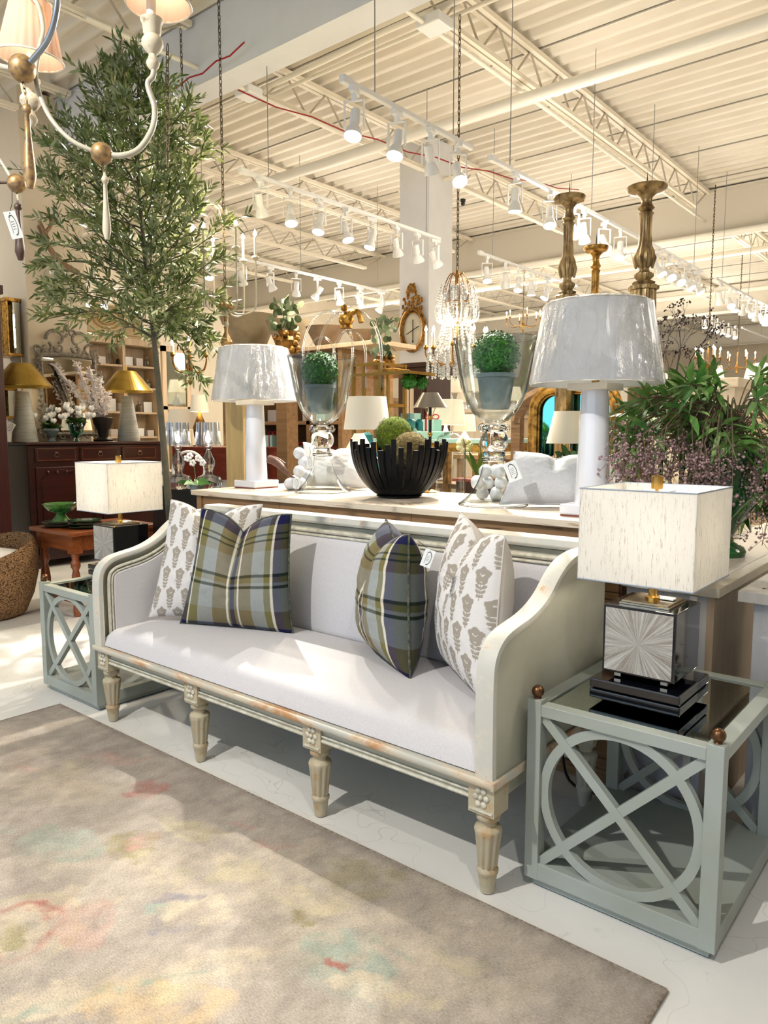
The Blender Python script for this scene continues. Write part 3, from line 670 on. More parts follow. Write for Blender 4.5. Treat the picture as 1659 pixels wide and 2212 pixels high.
def rect_lamp(cx, cy, z, label, e, trays=True, ecol=(1, .80, .52)):
    if trays:
        tt = thing('tray', 'dark glossy lacquer box under the lamp, '+('right' if cx > -2 else 'left')+' end of the sofa', 'tray', (cx, cy, z))
        for k in range(2):
            bm = B(); h = .028; z0 = z+.001+k*(h+.004); box(bm, cx-.135, cx+.135, cy-.135, cy+.135, z0, z0+h); obj('tray_body' if k == 0 else 'tray_lid', bm, 'lacquer', tt, bev=.004)
        z += .066
    r = thing('table_lamp', label, 'table lamp', (cx, cy, z))
    nm = 'burst%.2f' % cx; starburst(nm, 0, .115)
    w2 = .108; zb = z+.018
    bm = B(); 
    for sx in (-1, 1):
        for sy in (-1, 1): cbox(bm, (cx+sx*.07, cy+sy*.07, z+.009), (.02, .02, .018))
    obj('foot', bm, 'nickel', r)
    obj('lamp_base', box(B(), cx-w2, cx+w2, cy-w2, cy+w2, zb, zb+.205), 'lacquer', r, bev=.003)
    bm = B()
    bm.free()
    for yy in (cy-w2-.003, cy+w2): obj('starburst_panel', box(B(), cx-w2+.008, cx+w2-.008, yy, yy+.003, zb+.008, zb+.197), nm, r)
    bm = B(); box(bm, cx-.075, cx+.075, cy-.075, cy+.075, zb+.205, zb+.211); box(bm, cx-.07, cx+.07, cy-.07, cy+.07, zb+.211, zb+.217); obj('cap_plate', bm, 'nickel', r, bev=.001)
    bm = B(); lathe(bm, [(.022, .217), (.022, .224), (.013, .228), (.013, .30), (.016, .302), (.016, .31), (.005, .315), (.005, .555)], 20, (cx, cy, zb)); obj('stem', bm, 'brass', r, smooth=True)
    bm = B(); box(bm, cx+.01, cx+.06, cy+.0, cy+.03, zb+.219, zb+.223); obj('price_tag', bm, 'paper', r)
    z0, z1, ws = zb+.285, zb+.555, .168
    bm = B(); 
    for (a0, a1, b0, b1) in ((-ws, ws, -ws, -ws+.002), (-ws, ws, ws-.002, ws), (-ws, -ws+.002, -ws+.002, ws-.002), (ws-.002, ws, -ws+.002, ws-.002)):
        box(bm, cx+a0, cx+a1, cy+b0, cy+b1, z0, z1)
    sh = obj('lamp_shade', bm, 'rect_shade', r)
    bm = B()
    for zz in (z0, z1):
        if zz == z1: obj('shade_wire', bm, 'shade_trim', sh); bm = B()
        for a_, b_ in (((-1, -1), (1, -1)), ((1, -1), (1, 1)), ((1, 1), (-1, 1)), ((-1, 1), (-1, -1))):
            tube(bm, [(cx+a_[0]*ws, cy+a_[1]*ws, zz), (cx+b_[0]*ws, cy+b_[1]*ws, zz)], .0022, 6)
    for a_ in (0, PI/2, PI, 1.5*PI): tube(bm, [(cx, cy, z1-.02), (cx+ws*math.cos(a_), cy+ws*math.sin(a_), z1-.02)], .0015, 5)
    obj('shade_wire', bm, 'shade_trim', sh)
    bm = B(); lathe(bm, [(.012, .55), (.017, .552), (.017, .588), (.012, .592)], 20, (cx, cy, zb)); obj('finial', bm, 'brass', r, smooth=True)
    bm = B(); ball(bm, (cx, cy, zb+.40), .028, 16, 1, 1, 1.25); obj('light_bulb', bm, 'bulb_white', r, smooth=True)
    point('bulb_light', (cx+.05, cy-.05, zb+.42), e, ecol, .03)
    return r
rect_lamp(-.787, 2.225, .60, 'lit rectangular-shade lamp with starburst cube base on the right lattice side table', 3.5, ecol=(1, .88, .72))
rect_lamp(-3.83, 2.27, .60, 'lit rectangular-shade lamp with dark cube base behind the left sofa arm', 13)

# ================================================================== pillows
attrmat('pillow_floral', .9, 700); attrmat('pillow_plaid', .95, 420)
fabric('pillow_linen', (176, 178, 182), (204, 206, 208), 380)
fabric('pillow_white', (216, 216, 216), (232, 230, 228), 380)
fabric('pillow_back', (196, 190, 182), (212, 206, 198), 380)
def floral(u, v, s=.56):
    X = u*s+.02; Y = v*s+.01; cw, ch = .090, .100; m_ = np.zeros_like(u, bool)
    for par in (0, 1):
        fx = ((X+par*cw/2) % cw)-cw/2; fy = ((Y+par*ch) % (2*ch))-ch
        dx, dy = fx, fy-.034; a = np.arctan2(dy, dx); r = np.hypot(dx, dy*1.05)
        f = r < .0262+.003*np.cos(5*a-PI/2)
        f &= ~((np.abs(dy+.006-np.abs(dx-.001)*.9) < .0017) & (np.abs(dx) < .009))
        f |= (np.abs(fx) < .0022) & (fy < .014) & (fy > -.054)
        for k, yy in enumerate((.000, -.015, -.030, -.043)):
            L = (.025, .026, .022, .016)[k]
            for sg in (-1, 1):
                ex = sg*fx; ey = fy-yy; ca, sa = math.cos(.6), math.sin(.6); p_ = ex*ca+ey*sa; q_ = -ex*sa+ey*ca
                f |= (p_ > 0) & (p_ < L) & (np.abs(q_) < .0060*np.sin(PI*np.clip(p_/L, 0, 1)))
        m_ |= f
    return np.where(m_[:, None], lin((170, 162, 150))[None], lin((232, 230, 228))[None])
def plaid(u, v):
    OLV, BLU, NVY, WH, GRN, TPE = (124, 120, 72), (164, 170, 168), (30, 30, 74), (234, 228, 212), (36, 46, 36), (132, 120, 88)
    def bands(t_, L):
        c = np.zeros((len(t_), 3)); 
        for a_, b_, col in L: m_ = (t_ >= a_) & (t_ < b_); c[m_] = lin(col)
        return c
    cu = bands(u, [(-1, .035, NVY), (.035, .06, GRN), (.06, .075, WH), (.075, .17, OLV), (.17, .33, BLU), (.33, .47, TPE), (.47, .487, WH), (.487, .505, OLV), (.505, .55, NVY), (.55, .575, TPE), (.575, .592, WH), (.592, .70, TPE), (.70, .82, BLU), (.82, .87, OLV), (.87, .89, WH), (.89, .955, NVY), (.955, 2, GRN)])
    cv = bands(v, [(-1, .04, NVY), (.04, .20, TPE), (.20, .40, BLU), (.40, .425, GRN), (.425, .455, BLU), (.455, .50, OLV), (.50, .525, GRN), (.525, .72, BLU), (.72, .80, TPE), (.80, .82, GRN), (.82, .85, OLV), (.85, .865, GRN), (.865, .93, OLV), (.93, 2, NVY)])
    wgt = np.where((v > .4) & (v < .425) | (v > .5) & (v < .525) | (v > .80) & (v < .82) | (v > .85) & (v < .865) | (v > .93) | (v < .04), .72, .28)[:, None]
    st = ((u > .06) & (u < .075) | (u > .47) & (u < .487) | (u > .575) & (u < .592) | (u > .87) & (u < .89))[:, None]; wgt = np.where(st, wgt*.5, wgt)
    return cu*(1-wgt)+cv*wgt
def pillow(label, BLc, BRc, TRc, TLc, th, chop, paint, mname, cat_group='pillows on the sofa', N=170, back=None, shift=0, zfloor=None, cu0=0):
    BLc, BRc, TRc, TLc = map(Vector, (BLc, BRc, TRc, TLc)); A = np.array([BLc, BRc, TRc, TLc])
    nrm = (BRc-BLc).cross(TLc-BLc).normalized()      # points away from camera side
    if nrm.dot(O-BLc) < 0: nrm = -nrm
    u, v = np.meshgrid(np.linspace(-1, 1, N), np.linspace(-1, 1, N), indexing='ij'); u = u.ravel(); v = v.ravel()
    pinch = .07
    uu = u*(1-pinch*(1-v**2)**.8); vv = v*(1-.05*(1-u**2)*(v < 0))
    wv = np.clip((v+1)/2, 0, 1)**2.2; d = chop*np.exp(-np.abs(u-cu0)/.36)*wv; 
    us, vs = (uu+1)/2, (vv+1)/2-d
    P = (A[0]*((1-us)*(1-vs))[:, None]+A[1]*(us*(1-vs))[:, None]+A[2]*(us*vs)[:, None]+A[3]*((1-us)*vs)[:, None])
    prof_ = ((1-np.abs(u)**2.4).clip(0)**.55)*((1-np.abs(v)**2.4).clip(0)**.55)
    crease = 1-.75*np.exp(-((u-cu0)/.13)**2)*np.clip((v+.1)/1.1, 0, 1)**1.2*(chop > .05)
    wr = (vnoise(u*3+9, v*3+9, 1.1, len(label) % 7, 3)-.5)*.16
    T = th*prof_*crease*(1+wr)
    n3 = np.array(nrm)
    root = thing('pillow', label, 'pillow', tuple((BLc+BRc)/2), cat_group)
    i, j = np.meshgrid(np.arange(N-1), np.arange(N-1), indexing='ij'); a = (i*N+j).ravel(); Fq = np.stack([a, a+N, a+N+1, a+1], 1)
    for side in (1, -1):
        V = P+n3[None]*(T*side)[:, None]
        if zfloor is not None: V[:, 2] = np.maximum(V[:, 2], zfloor+.0*V[:, 2])
        if paint is not None and (side > 0 or back is None):
            npobj('front_cover' if side > 0 else 'back_cover', V, Fq, mname, root, smooth=True, colors=paint((u+1)/2+shift, (v+1)/2))
        else: npobj('front_cover' if side > 0 else 'back_cover', V, Fq, (back or mname), root, smooth=True)
    e = [k*N for k in range(N)]+[(N-1)*N+k for k in range(N)]+[(N-1-k)*N+N-1 for k in range(N)]+[N-1-k for k in range(N)]
    pp = [Vector(P[q]) for q in e[::4]]
    if zfloor is not None: pp = [Vector((q.x, q.y, max(q.z, zfloor+.004))) for q in pp]
    obj('welt', tube(B(), pp, .0045 if mname == 'pillow_plaid' else .0028, 6, closed=True), 'plaid_welt' if mname == 'pillow_plaid' else (back or mname if paint is None else 'pillow_back'), root, smooth=True)
    return root
mat('plaid_welt', (56, 62, 60), .95, var=(104, 104, 84), vs=60)
pillow('white floral print pillow leaning in the left corner of the sofa', (-3.20, 2.03, .495), (-2.72, 2.32, .495), (-2.74, 2.38, 1.065), (-3.14, 2.14, 1.085), .10, .24, floral, 'pillow_floral', N=210, cu0=-.05)
pillow('olive and grey plaid pillow with a deep top chop, left side of the sofa', (-3.01, 2.08, .485), (-2.44, 2.29, .485), (-2.40, 2.25, 1.05), (-2.84, 2.10, 1.06), .085, .19, plaid, 'pillow_plaid', N=190)
p3 = pillow('olive and navy plaid pillow turned sideways with a hanging price tag, right side of sofa', (-2.10, 2.40, .50), (-1.64, 2.13, .485), (-1.68, 2.17, 1.03), (-1.98, 2.40, 1.045), .135, .20, plaid, 'pillow_plaid', N=190)
p4 = pillow('white floral print pillow turned sideways against the right arm of the sofa', (-1.70, 2.42, .495), (-1.24, 2.06, .485), (-1.265, 2.16, 1.065), (-1.60, 2.39, 1.10), .115, .18, floral, 'pillow_floral', N=210, back='pillow_back')
def tag(c, w_, h_, rot, label, face=None, string=None):
    """price tag: card with clipped top, hole, wreath and string; faces the camera side"""
    c = Vector(c); r = thing('price_tag', label, 'tag', c, None)
    d = (face or (O-c)).normalized(); x_ = Vector((0, 0, 1)).cross(d).normalized(); z_ = d.cross(x_)
    M = Matrix.Translation(c) @ Matrix((( x_.x, -d.x, z_.x, 0), (x_.y, -d.y, z_.y, 0), (x_.z, -d.z, z_.z, 0), (0, 0, 0, 1))) @ Matrix.Rotation(rot, 4, 'Y')
    poly = [(-w_/2, -h_/2), (w_/2, -h_/2), (w_/2, h_/2), (-w_/2, h_/2)]
    obj('card', prism(B(), poly, 0, .0008, 'y', M), 'paper', r)
    bm = B(); n_ = 26
    for k in range(n_):
        a_ = -.5*PI+2*PI*k/n_*.62; q = M @ Vector((w_*.30*math.cos(a_), -.0008, h_*.36*math.sin(a_))); ball(bm, q, w_*.035, 6)
    for k in range(4): 
        zz = h_*(.12-.09*k); q0 = M @ Vector((-w_*.12, -.0006, zz)); q1 = M @ Vector((w_*.14, -.0006, zz+h_*.015)); tube(bm, [q0, q1], w_*.012, 4)
    tube(bm, [M @ Vector((-w_*.2, -.0006, -h_*.3)), M @ Vector((-w_*.2, -.0006, h_*.25))], w_*.012, 4)
    obj('printed_wreath', bm, 'ink', r)
    if string:
        q = M @ Vector((0, -.001, h_*.42)); obj('string', tube(B(), [q, (q+Vector(string))/2+Vector((.01, 0, -.005)), string], .0012, 4), 'black', r)
    return r
tag(aty(924, 1206, 2.02), .036, .062, .35, 'small white price tag hanging from the top corner of the sideways plaid pillow', string=aty(903, 1168, 2.10))
def PZ(px, w, z):
    b = ((z-CAM_H)/w+math.sin(PITCH))/math.cos(PITCH); q = O+ray(px, H/2-b*F_PX)*w; return Vector((q.x, q.y, z))
# ================================================================== console behind the sofa
wood('reclaimed', (112, 82, 54), (160, 126, 88), .7, 'x', 2, dark=(66, 44, 30))
wood('console_top', (200, 184, 162), (220, 210, 194), .5, 'x', 2, dark=(160, 130, 96))
CT = 1.06; CX0, CX1, CY0, CY1 = -3.76, -1.08, 2.70, 3.55
cs_ = thing('console', 'long reclaimed-wood console behind the sofa back, holding vases and tall lamps', 'console', ((CX0+CX1)/2, (CY0+CY1)/2, 0))
bm = B(); yb_ = [CY0, 2.93, 3.12, 3.33, CY1]
for a_, b_ in zip(yb_, yb_[1:]): box(bm, CX0, CX1, a_, b_-.002, CT-.03, CT)
obj('table_top', bm, 'console_top', cs_, bev=.003)
bm = B(); xs = [CX0+.04, -3.0, -2.1, CX1-.01]
for a_, b_ in zip(xs, xs[1:]): box(bm, a_, b_-.003, CY0+.03, CY0+.055, CT-.135, CT-.03)
z = CT-.14; k = 0
while z > .02:
    zz = max(.0, z-.135); xs = [CX0+.05, -3.2+.3*(k % 3), -2.2-.25*(k % 2), CX1-.02]
    for a_, b_ in zip(xs, xs[1:]): box(bm, a_, b_-.003, CY0+.045, CY0+.065, zz+.003, z)
    z = zz; k += 1
obj('plank_front', bm, 'reclaimed', cs_)
bm = B(); box(bm, CX0+.05, CX1-.02, CY0+.066, CY1-.04, .0, CT-.031); obj('carcass', bm, 'reclaimed', cs_)
bm = B(); box(bm, CX0+.03, CX0+.075, CY0+.02, CY0+.065, 0, CT-.03); box(bm, CX0+.03, CX0+.075, CY1-.08, CY1-.035, 0, CT-.03); obj('leg', bm, 'reclaimed', cs_)
ou = thing('power_outlet', 'white wall outlet seen under the right side table', 'outlet', (-1.30, 2.742, .13))
obj('cover_plate', cbox(B(), (-1.30, 2.741, .13), (.075, .006, .115)), 'white_metal', ou, bev=.002)
bm = B()
for dz in (.03, -.02):
    for dx in (-.008, .008): cbox(bm, (-1.30+dx, 2.737, .13+dz), (.003, .002, .01))
    ball(bm, (-1.30, 2.737, .117+dz), .003, 8)
obj('sockets', bm, 'black', ou)
pts = smoothpts([(-1.30, 2.70, .16), (-1.28, 2.66, .1), (-1.2, 2.62, .012), (-1.02, 2.66, .012), (-.9, 2.72, .02), (-.8, 2.70, .012), (-.72, 2.74, .06), (-.8, 2.66, .1)], 5)
pts = smoothpts([(-1.30, 2.725, .16), (-1.29, 2.69, .09), (-1.22, 2.655, .008), (-1.0, 2.66, .008), (-.86, 2.655, .008), (-.74, 2.66, .008), (-.66, 2.66, .008)], 5)
obj('power_cord', tube(B(), pts, .006, 8), 'black', ou, smooth=True, label='black power cord on the floor')

# ------------------------------------------------------------------ tall white lamps with wrapped shades
mat('glazed_white', (226, 228, 234), .08, coat=.6)
mat('terracotta_foot', (130, 70, 58), .6)
mat('cream_cap', (228, 220, 204), .5)
m, t, p = newmat('white_shade'); p.inputs['Base Color'].default_value = srgb((226, 228, 230)); p.inputs['Roughness'].default_value = .85
tr = nd(t, 'ShaderNodeBsdfTranslucent'); tr.inputs[0].default_value = srgb((238, 236, 230)); ms = nd(t, 'ShaderNodeMixShader'); ms.inputs[0].default_value = .3
t.links.new(p.outputs[0], ms.inputs[1]); t.links.new(tr.outputs[0], ms.inputs[2]); t.links.new(ms.outputs[0], t.nodes['Material Output'].inputs['Surface'])
thinglass('plastic_wrap', (250, 252, 255), 1.2, crumple=.14, rough=.16, cs=18, base=.24)
def tall_lamp(c, label):
    r = thing('table_lamp', label, 'table lamp', c); x, y, z = c
    M = Matrix.Translation(c)
    bm = B(); box(bm, -.10, .10, -.10, .10, .006, .05, M); obj('base', bm, 'glazed_white', r, bev=.008)
    obj('foot', box(B(), -.096, .096, -.096, .096, 0, .007, M), 'terracotta_foot', r)
    bm = B(); lathe(bm, [(.070, .05), (.069, .09), (.062, .30), (.056, .50), (.055, .515)], 14, c); obj('column', bm, 'glazed_white', r, smooth=True, angle=80)
    bm = B(); box(bm, -.085, .085, -.085, .085, .515, .542, M); obj('cap', bm, 'cream_cap', r, bev=.003)
    bm = B(); lathe(bm, [(.016, .54), (.016, .57), (.006, .572), (.006, .855)], 14, c); obj('stem', bm, 'brass', r, smooth=True)
    bm = B(); ball(bm, (x, y, z+.66), .03, 12, 1, 1, 1.3); obj('light_bulb', bm, 'white_metal', r, smooth=True)
    bm = B(); lathe(bm, [(.262, .540), (.206, .858), (.204, .858), (.260, .540)], 56, c, cap=False)
    sh = obj('lamp_shade', bm, 'white_shade', r, smooth=True, angle=60)
    bm = B(); lathe(bm, [(.264, .536), (.267, .55), (.240, .70), (.211, .860), (.19, .868), (.10, .864)], 72, c, cap=False)
    for v in bm.verts: 
        a_ = math.atan2(v.co.y-y, v.co.x-x); d_ = (v.co.xy-Vector((x, y))).normalized(); v.co.xy += d_*(.003*math.sin(a_*13+v.co.z*9)+.002*math.sin(a_*31))
    obj('plastic_cover', bm, 'plastic_wrap', sh, smooth=True)
    bm = B()
    for zz, rr in ((.540, .262), (.858, .206)): tube(bm, [(x+rr*math.cos(a_*PI/24), y+rr*math.sin(a_*PI/24), z+zz) for a_ in range(48)], .0025, 6, closed=True)
    for a_ in (0, 2*PI/3, 4*PI/3): tube(bm, [(x, y, z+.85), (x+.2*math.cos(a_), y+.2*math.sin(a_), z+.855)], .002, 5)
    obj('shade_ring', bm, 'cream_cap', sh)
    tube_ = tube(B(), smoothpts([(x+.02, y-.01, z+.57), (x+.05, y-.03, z+.59), (x+.03, y-.04, z+.565), (x+.06, y-.02, z+.56)], 5), .004, 6); obj('cord', tube_, 'black', r, smooth=True)
tall_lamp(Vector((-3.60, 3.08, CT)), 'tall white glazed column lamp in a plastic-wrapped shade at the left end of the console')
tall_lamp(Vector((-1.30, 2.92, CT)), 'tall white glazed column lamp in a plastic-wrapped shade at the right end of the console')

# ------------------------------------------------------------------ glass urns with boxwood balls
thinglass('clear_bowl', (248, 251, 251), 1.25, rough=.01, base=.045, edge=(120, 128, 130))
glass('solid_glass', (248, 250, 252))
m, t, p = newmat('boxwood'); v = tex(t); n = noise(t, v, 60, 3, .7)
t.links.new(ramp(t, n, [(.32, srgb((8, 46, 3))), (.5, srgb((24, 100, 8))), (.70, srgb((84, 160, 28)))]), p.inputs['Base Color']); p.inputs['Roughness'].default_value = .5
mat('zinc', (96, 110, 112), .55, var=(124, 136, 136), vs=6)
def leafball(c, r, n, s, seed=0):
    g = np.random.default_rng(seed); d = g.normal(size=(n, 3)); d /= np.linalg.norm(d, axis=1)[:, None]
    P = np.array(c)+d*(r*g.uniform(.86, 1.04, n))[:, None]; a = g.normal(size=(n, 3)); a = np.cross(d, a); a /= np.linalg.norm(a, axis=1)[:, None]
    up_ = d*g.uniform(.2, .9, n)[:, None]+np.cross(d, a); up_ /= np.linalg.norm(up_, axis=1)[:, None]
    sz = s*g.uniform(.6, 1.2, n)[:, None]
    V = np.stack([P-a*sz*.5, P+up_*sz*-.6, P+a*sz*.5, P+up_*sz*.9], 1).reshape(-1, 3); return V, np.arange(n*4).reshape(-1, 4)
def core(c, r): return ball(B(), c, r, 24)
def topiary(c, label, r=.105, pot=True, seed=1, nleaf=2600):
    rt_ = thing('topiary', label, 'topiary', c); x, y, z = c
    bm = B(); lathe(bm, [(.062, 0), (.066, .01), (.086, .145), (.092, .147), (.093, .165), (.084, .166), (.082, .15), (1e-4, .15)], 32, c); obj('pot', bm, 'zinc', rt_, smooth=True)
    cc = (x, y, z+.165+r*.80); cr = obj('foliage', core(cc, r*.92), 'boxwood', rt_, smooth=True)
    V, F = leafball(cc, r, nleaf, .011, seed); npobj('leaves', V, F, 'boxwood', cr, kind='stuff')
    return rt_
def glass_urn(c, label):
    r = thing('glass_urn', label, 'glass urn', c)
    base = [(.164, 0), (.166, .004), (.160, .010), (.135, .028), (.108, .055), (.082, .095), (.063, .14), (.052, .185), (.048, .21)]
    obj('foot', lathe(B(), base, 64, c, cap=False), 'clear_bowl', r, smooth=True)
    knob = [(1e-4, .205), (.046, .205), (.058, .212), (.058, .224), (.050, .230), (.054, .238), (.054, .25), (.047, .256), (.060, .272), (.068, .295), (.066, .32), (.055, .34), (.044, .348), (.056, .356), (.060, .366), (.052, .378), (.030, .385), (1e-4, .387)]
    obj('knop', lathe(B(), knob, 48, c), 'solid_glass', r, smooth=True, angle=60)
    bowl = [(.030, .386), (.065, .400), (.100, .432), (.130, .480), (.152, .545), (.168, .62), (.182, .70), (.196, .775), (.199, .780), (.195, .780), (.178, .70), (.164, .62), (.148, .545), (.126, .484), (.096, .438), (.062, .406), (.028, .394)]
    obj('bowl', lathe(B(), bowl, 72, c, cap=False), 'clear_bowl', r, smooth=True, angle=70)
    bm = B(); tube(bm, [(c[0]+.197*math.cos(a_*PI/32), c[1]+.197*math.sin(a_*PI/32), c[2]+.779) for a_ in range(64)], .0022, 6, closed=True); obj('rim', bm, 'solid_glass', r, smooth=True)
    bm = B(); tube(bm, [(c[0]+.162*math.cos(a_*PI/32), c[1]+.162*math.sin(a_*PI/32), c[2]+.0045) for a_ in range(64)], .0042, 8, closed=True); obj('foot_rim', bm, 'solid_glass', r, smooth=True)
    bm = B(); q = Vector(c)+Vector((.05, -.125, .0355)); M = Matrix.Translation(q) @ Matrix.Rotation(-.7, 4, 'X'); box(bm, -.017, .017, -.009, .009, 0, .001, M); obj('price_sticker', bm, 'paper', r)
    for s in (-1, 1):
        d = rt*s; q = Vector(c)+d*.058+Vector((0, 0, .366)); pts = [q+d*.012*math.cos(a_)+Vector((0, 0, .016*math.sin(a_))) for a_ in [k*PI/8 for k in range(16)]]
        obj('scroll_handle', tube(B(), pts, .006, 8, closed=True), 'solid_glass', r, smooth=True)
vL, vR = Vector((-3.047, 3.109, CT)), Vector((-1.857, 3.052, CT))
glass_urn(vL, 'tall clear glass urn vase beside the left white column lamp, with a boxwood ball inside')
glass_urn(vR, 'tall clear glass urn vase between the black bowl and the right white column lamp')
topiary(vL+Vector((-.018, .0, .452)), 'clipped boxwood ball in a grey pot inside the left glass urn', .105, seed=3)
topiary(vR+Vector((.005, .0, .452)), 'clipped boxwood ball in a grey pot inside the right glass urn', .108, seed=5)

# ------------------------------------------------------------------ black slatted bowl with moss balls
mat('black_wood', (5, 5, 9), .45, spec=.2)
bc = Vector((-2.469, 3.10, CT)); br = thing('slatted_bowl', 'black slatted wooden bowl holding two moss balls on the console', 'bowl', bc)
bm = B(); lathe(bm, [(1e-4, .0), (.10, .0), (.125, .012), (.10, .022), (1e-4, .02)], 32, bc); obj('bowl_bottom', bm, 'black_wood', br, smooth=True)
for k in range(44):
    a_ = 2*PI*k/44+random.uniform(-.02, .02); top = .255+.055*((k*7) % 5)/4
    ca, sa = math.cos(a_), math.sin(a_); pts = []
    for q in range(12):
        h = .005+(top-.005)*q/11; rr = .255*math.sqrt(max(.0, 1-((.29-min(h, .285))/.30)**2))*.98+.004; pts.append(Vector((bc.x+rr*ca, bc.y+rr*sa, bc.z+h)))
    bm = B(); sweep(bm, pts, [(-.0125, -.006), (.0125, -.006), (.0125, .006), (-.0125, .006)], (-sa, ca, 0)); obj('slat', bm, 'black_wood', br)
def mossmat(name, a, b, c_):
    m, t, p = newmat(name); n = noise(t, tex(t), 70, 4, .8)
    t.links.new(ramp(t, n, [(.3, srgb(a)), (.52, srgb(b)), (.7, srgb(c_))]), p.inputs['Base Color']); p.inputs['Roughness'].default_value = .95; bump(t, p, n, 1, .012)
mossmat('moss_green', (44, 56, 10), (104, 124, 26), (158, 172, 52)); mossmat('moss_tan', (66, 54, 28), (132, 114, 66), (184, 168, 112))
for c_, r_, mt, lb, sd_ in ((G(852, 940, 4.07), .104, 'moss_green', 'green moss ball in the black slatted bowl', 11), (G(886, 974, 3.97), .104, 'moss_tan', 'tan dried-moss ball in front of the green one in the black bowl', 12)):
    o = thing('moss_ball', lb, 'moss ball', c_, 'moss balls in the black bowl'); obj('core', ball(B(), c_, r_*.97, 32), mt, o, smooth=True)
    V, F = leafball(c_, r_, 3000, .006, sd_); npobj('moss', V, F, mt, o, kind='stuff')

# ------------------------------------------------------------------ console pillows, garlands
pillow('crisp white pillow on the console behind the left glass urn', PZ(650, 4.62, 1.075), PZ(806, 4.42, 1.075), PZ(790, 4.55, 1.30), PZ(655, 4.75, 1.345), .075, .13, None, 'pillow_white', 'pillows on the console', N=60, back='pillow_white')
pillow('pale grey linen pillow with a price tag in front of the right glass urn', PZ(1078, 3.42, 1.075), PZ(1300, 3.36, 1.075), PZ(1300, 3.5, 1.30), PZ(1110, 3.55, 1.315), .075, .14, None, 'pillow_linen', 'pillows on the console', N=60, back='pillow_linen')
pillow('white pillow leaning right of the right column lamp on the console', PZ(1270, 3.75, 1.075), PZ(1350, 3.5, 1.075), PZ(1340, 3.6, 1.30), PZ(1270, 3.85, 1.30), .05, .06, None, 'pillow_white', 'pillows on the console', N=40, back='pillow_white')
mat('patterned_grey', (120, 126, 132), .9, var=(214, 216, 216), vs=26, stretch=(1, 1, 3), vlo=.48, vhi=.52)
pillow('grey wave-patterned pillow lying behind the linen pillow with the tag', PZ(1190, 3.85, 1.075), PZ(1275, 3.75, 1.075), PZ(1275, 3.9, 1.20), PZ(1200, 4.0, 1.20), .05, .03, None, 'patterned_grey', 'pillows on the console', N=40, back='patterned_grey')
tag(aty(1107, 1018, 2.86), .058, .088, -.38, 'pale price tag with a wreath print hanging on the linen pillow of the console', string=aty(1113, 992, 2.93))
tag(PZ(640, 4.25, 1.115), .036, .06, .1, 'small white tag among the stone beads left of the left glass urn')
tag(aty(669, 998, 3.0)+Vector((0, 0, 0)), .034, .07, -.05, 'narrow printed tag hanging from the white pillow corner by the left glass urn', string=aty(668, 965, 3.02))
mat('stone_bead', (206, 210, 216), .5, var=(226, 228, 230), vs=12)
def garland(pts, r, label):
    c = Vector(pts[0]); g_ = thing('bead_garland', label, 'bead garland', (c.x, c.y, CT))
    for q in pts:
        obj('bead', ball(B(), q, r, 18), 'stone_bead', g_, smooth=True)
def pile(px0, px1, w, z0, n, r, seed):
    g = random.Random(seed); out = []
    for k in range(n*60):
        if len(out) >= n: break
        lay = len(out)*3//n; q = PZ(g.uniform(px0+lay*6, px1-lay*6), w+g.uniform(-.06, .10), z0+r+lay*r*1.75)
        if all((q-o_).length > r*1.95 for o_ in out): out.append(q)
    return out
garland([PZ(650, 4.45, CT+.042), PZ(626, 4.5, CT+.035), PZ(646, 4.42, CT+.115), PZ(656, 4.5, CT+.165), PZ(646, 4.5, CT+.22), PZ(636, 4.55, CT+.05), PZ(630, 4.45, CT+.04), PZ(664, 4.52, CT+.08)], .036, 'string of large pale stone beads heaped left of the left glass urn')
garland(pile(1024, 1100, 3.78, CT, 15, .033, 3), .033, 'string of large pale stone beads piled behind the right glass urn foot')
# drift-wood hand, candle lamp, crystal bowl, brown pods
wood('driftwood', (70, 44, 34), (112, 78, 60), .6, 'x', 4)
dp = smoothpts([PZ(577, 4.5, 1.245), PZ(590, 4.5, 1.235), PZ(604, 4.48, 1.21), PZ(620, 4.46, 1.165), PZ(650, 4.44, 1.10)], 5)
bm = B(); tube(bm, dp, [.008+.017*math.sin(PI*min(1, .25+k/len(dp)))**.5 for k in range(len(dp))], 10)
tube(bm, smoothpts([PZ(582, 4.52, 1.26), PZ(600, 4.5, 1.245), PZ(615, 4.5, 1.215)], 4), .010, 8); tube(bm, [dp[-1], PZ(650, 4.44, 1.062)], .012, 8)
solo('driftwood', bm, 'driftwood', 'dark carved driftwood branch propped beside the left column lamp', 'driftwood', smooth=True)
cl = Vector((-2.53, 3.46, CT)); r_ = thing('candlestick_lamp', 'slim black and brass lamp with a metal cone shade behind the black bowl', 'table lamp', cl)
bm = B(); lathe(bm, [(.05, 0), (.052, .006), (.03, .016), (.012, .02)], 24, cl); obj('base', bm, 'brass', r_, smooth=True)
obj('rod', tube(B(), [cl+Vector((0, 0, .02)), cl+Vector((0, 0, .50))], .009, 12), 'black', r_, smooth=True)
bm = B()
for zz in (.335, .43): lathe(bm, [(.009, zz-.012), (.014, zz-.006), (.014, zz+.006), (.009, zz+.012)], 16, cl)
for s in (-1, 1): tube(bm, smoothpts([cl+rt*s*.008+Vector((0, 0, .41)), cl+rt*s*.02+Vector((0, 0, .46)), cl+rt*s*.04+Vector((0, 0, .505))], 4), .002, 5)
obj('collar', bm, 'brass', r_, smooth=True)
mat('pewter', (150, 146, 140), .28, metal=1)
bm = B(); lathe(bm, [(.098, .485), (.045, .57), (.043, .57), (.096, .485)], 36, cl, cap=False); obj('lamp_shade', bm, 'pewter', r_, smooth=True)
glass('crystal', (248, 248, 250), .02)
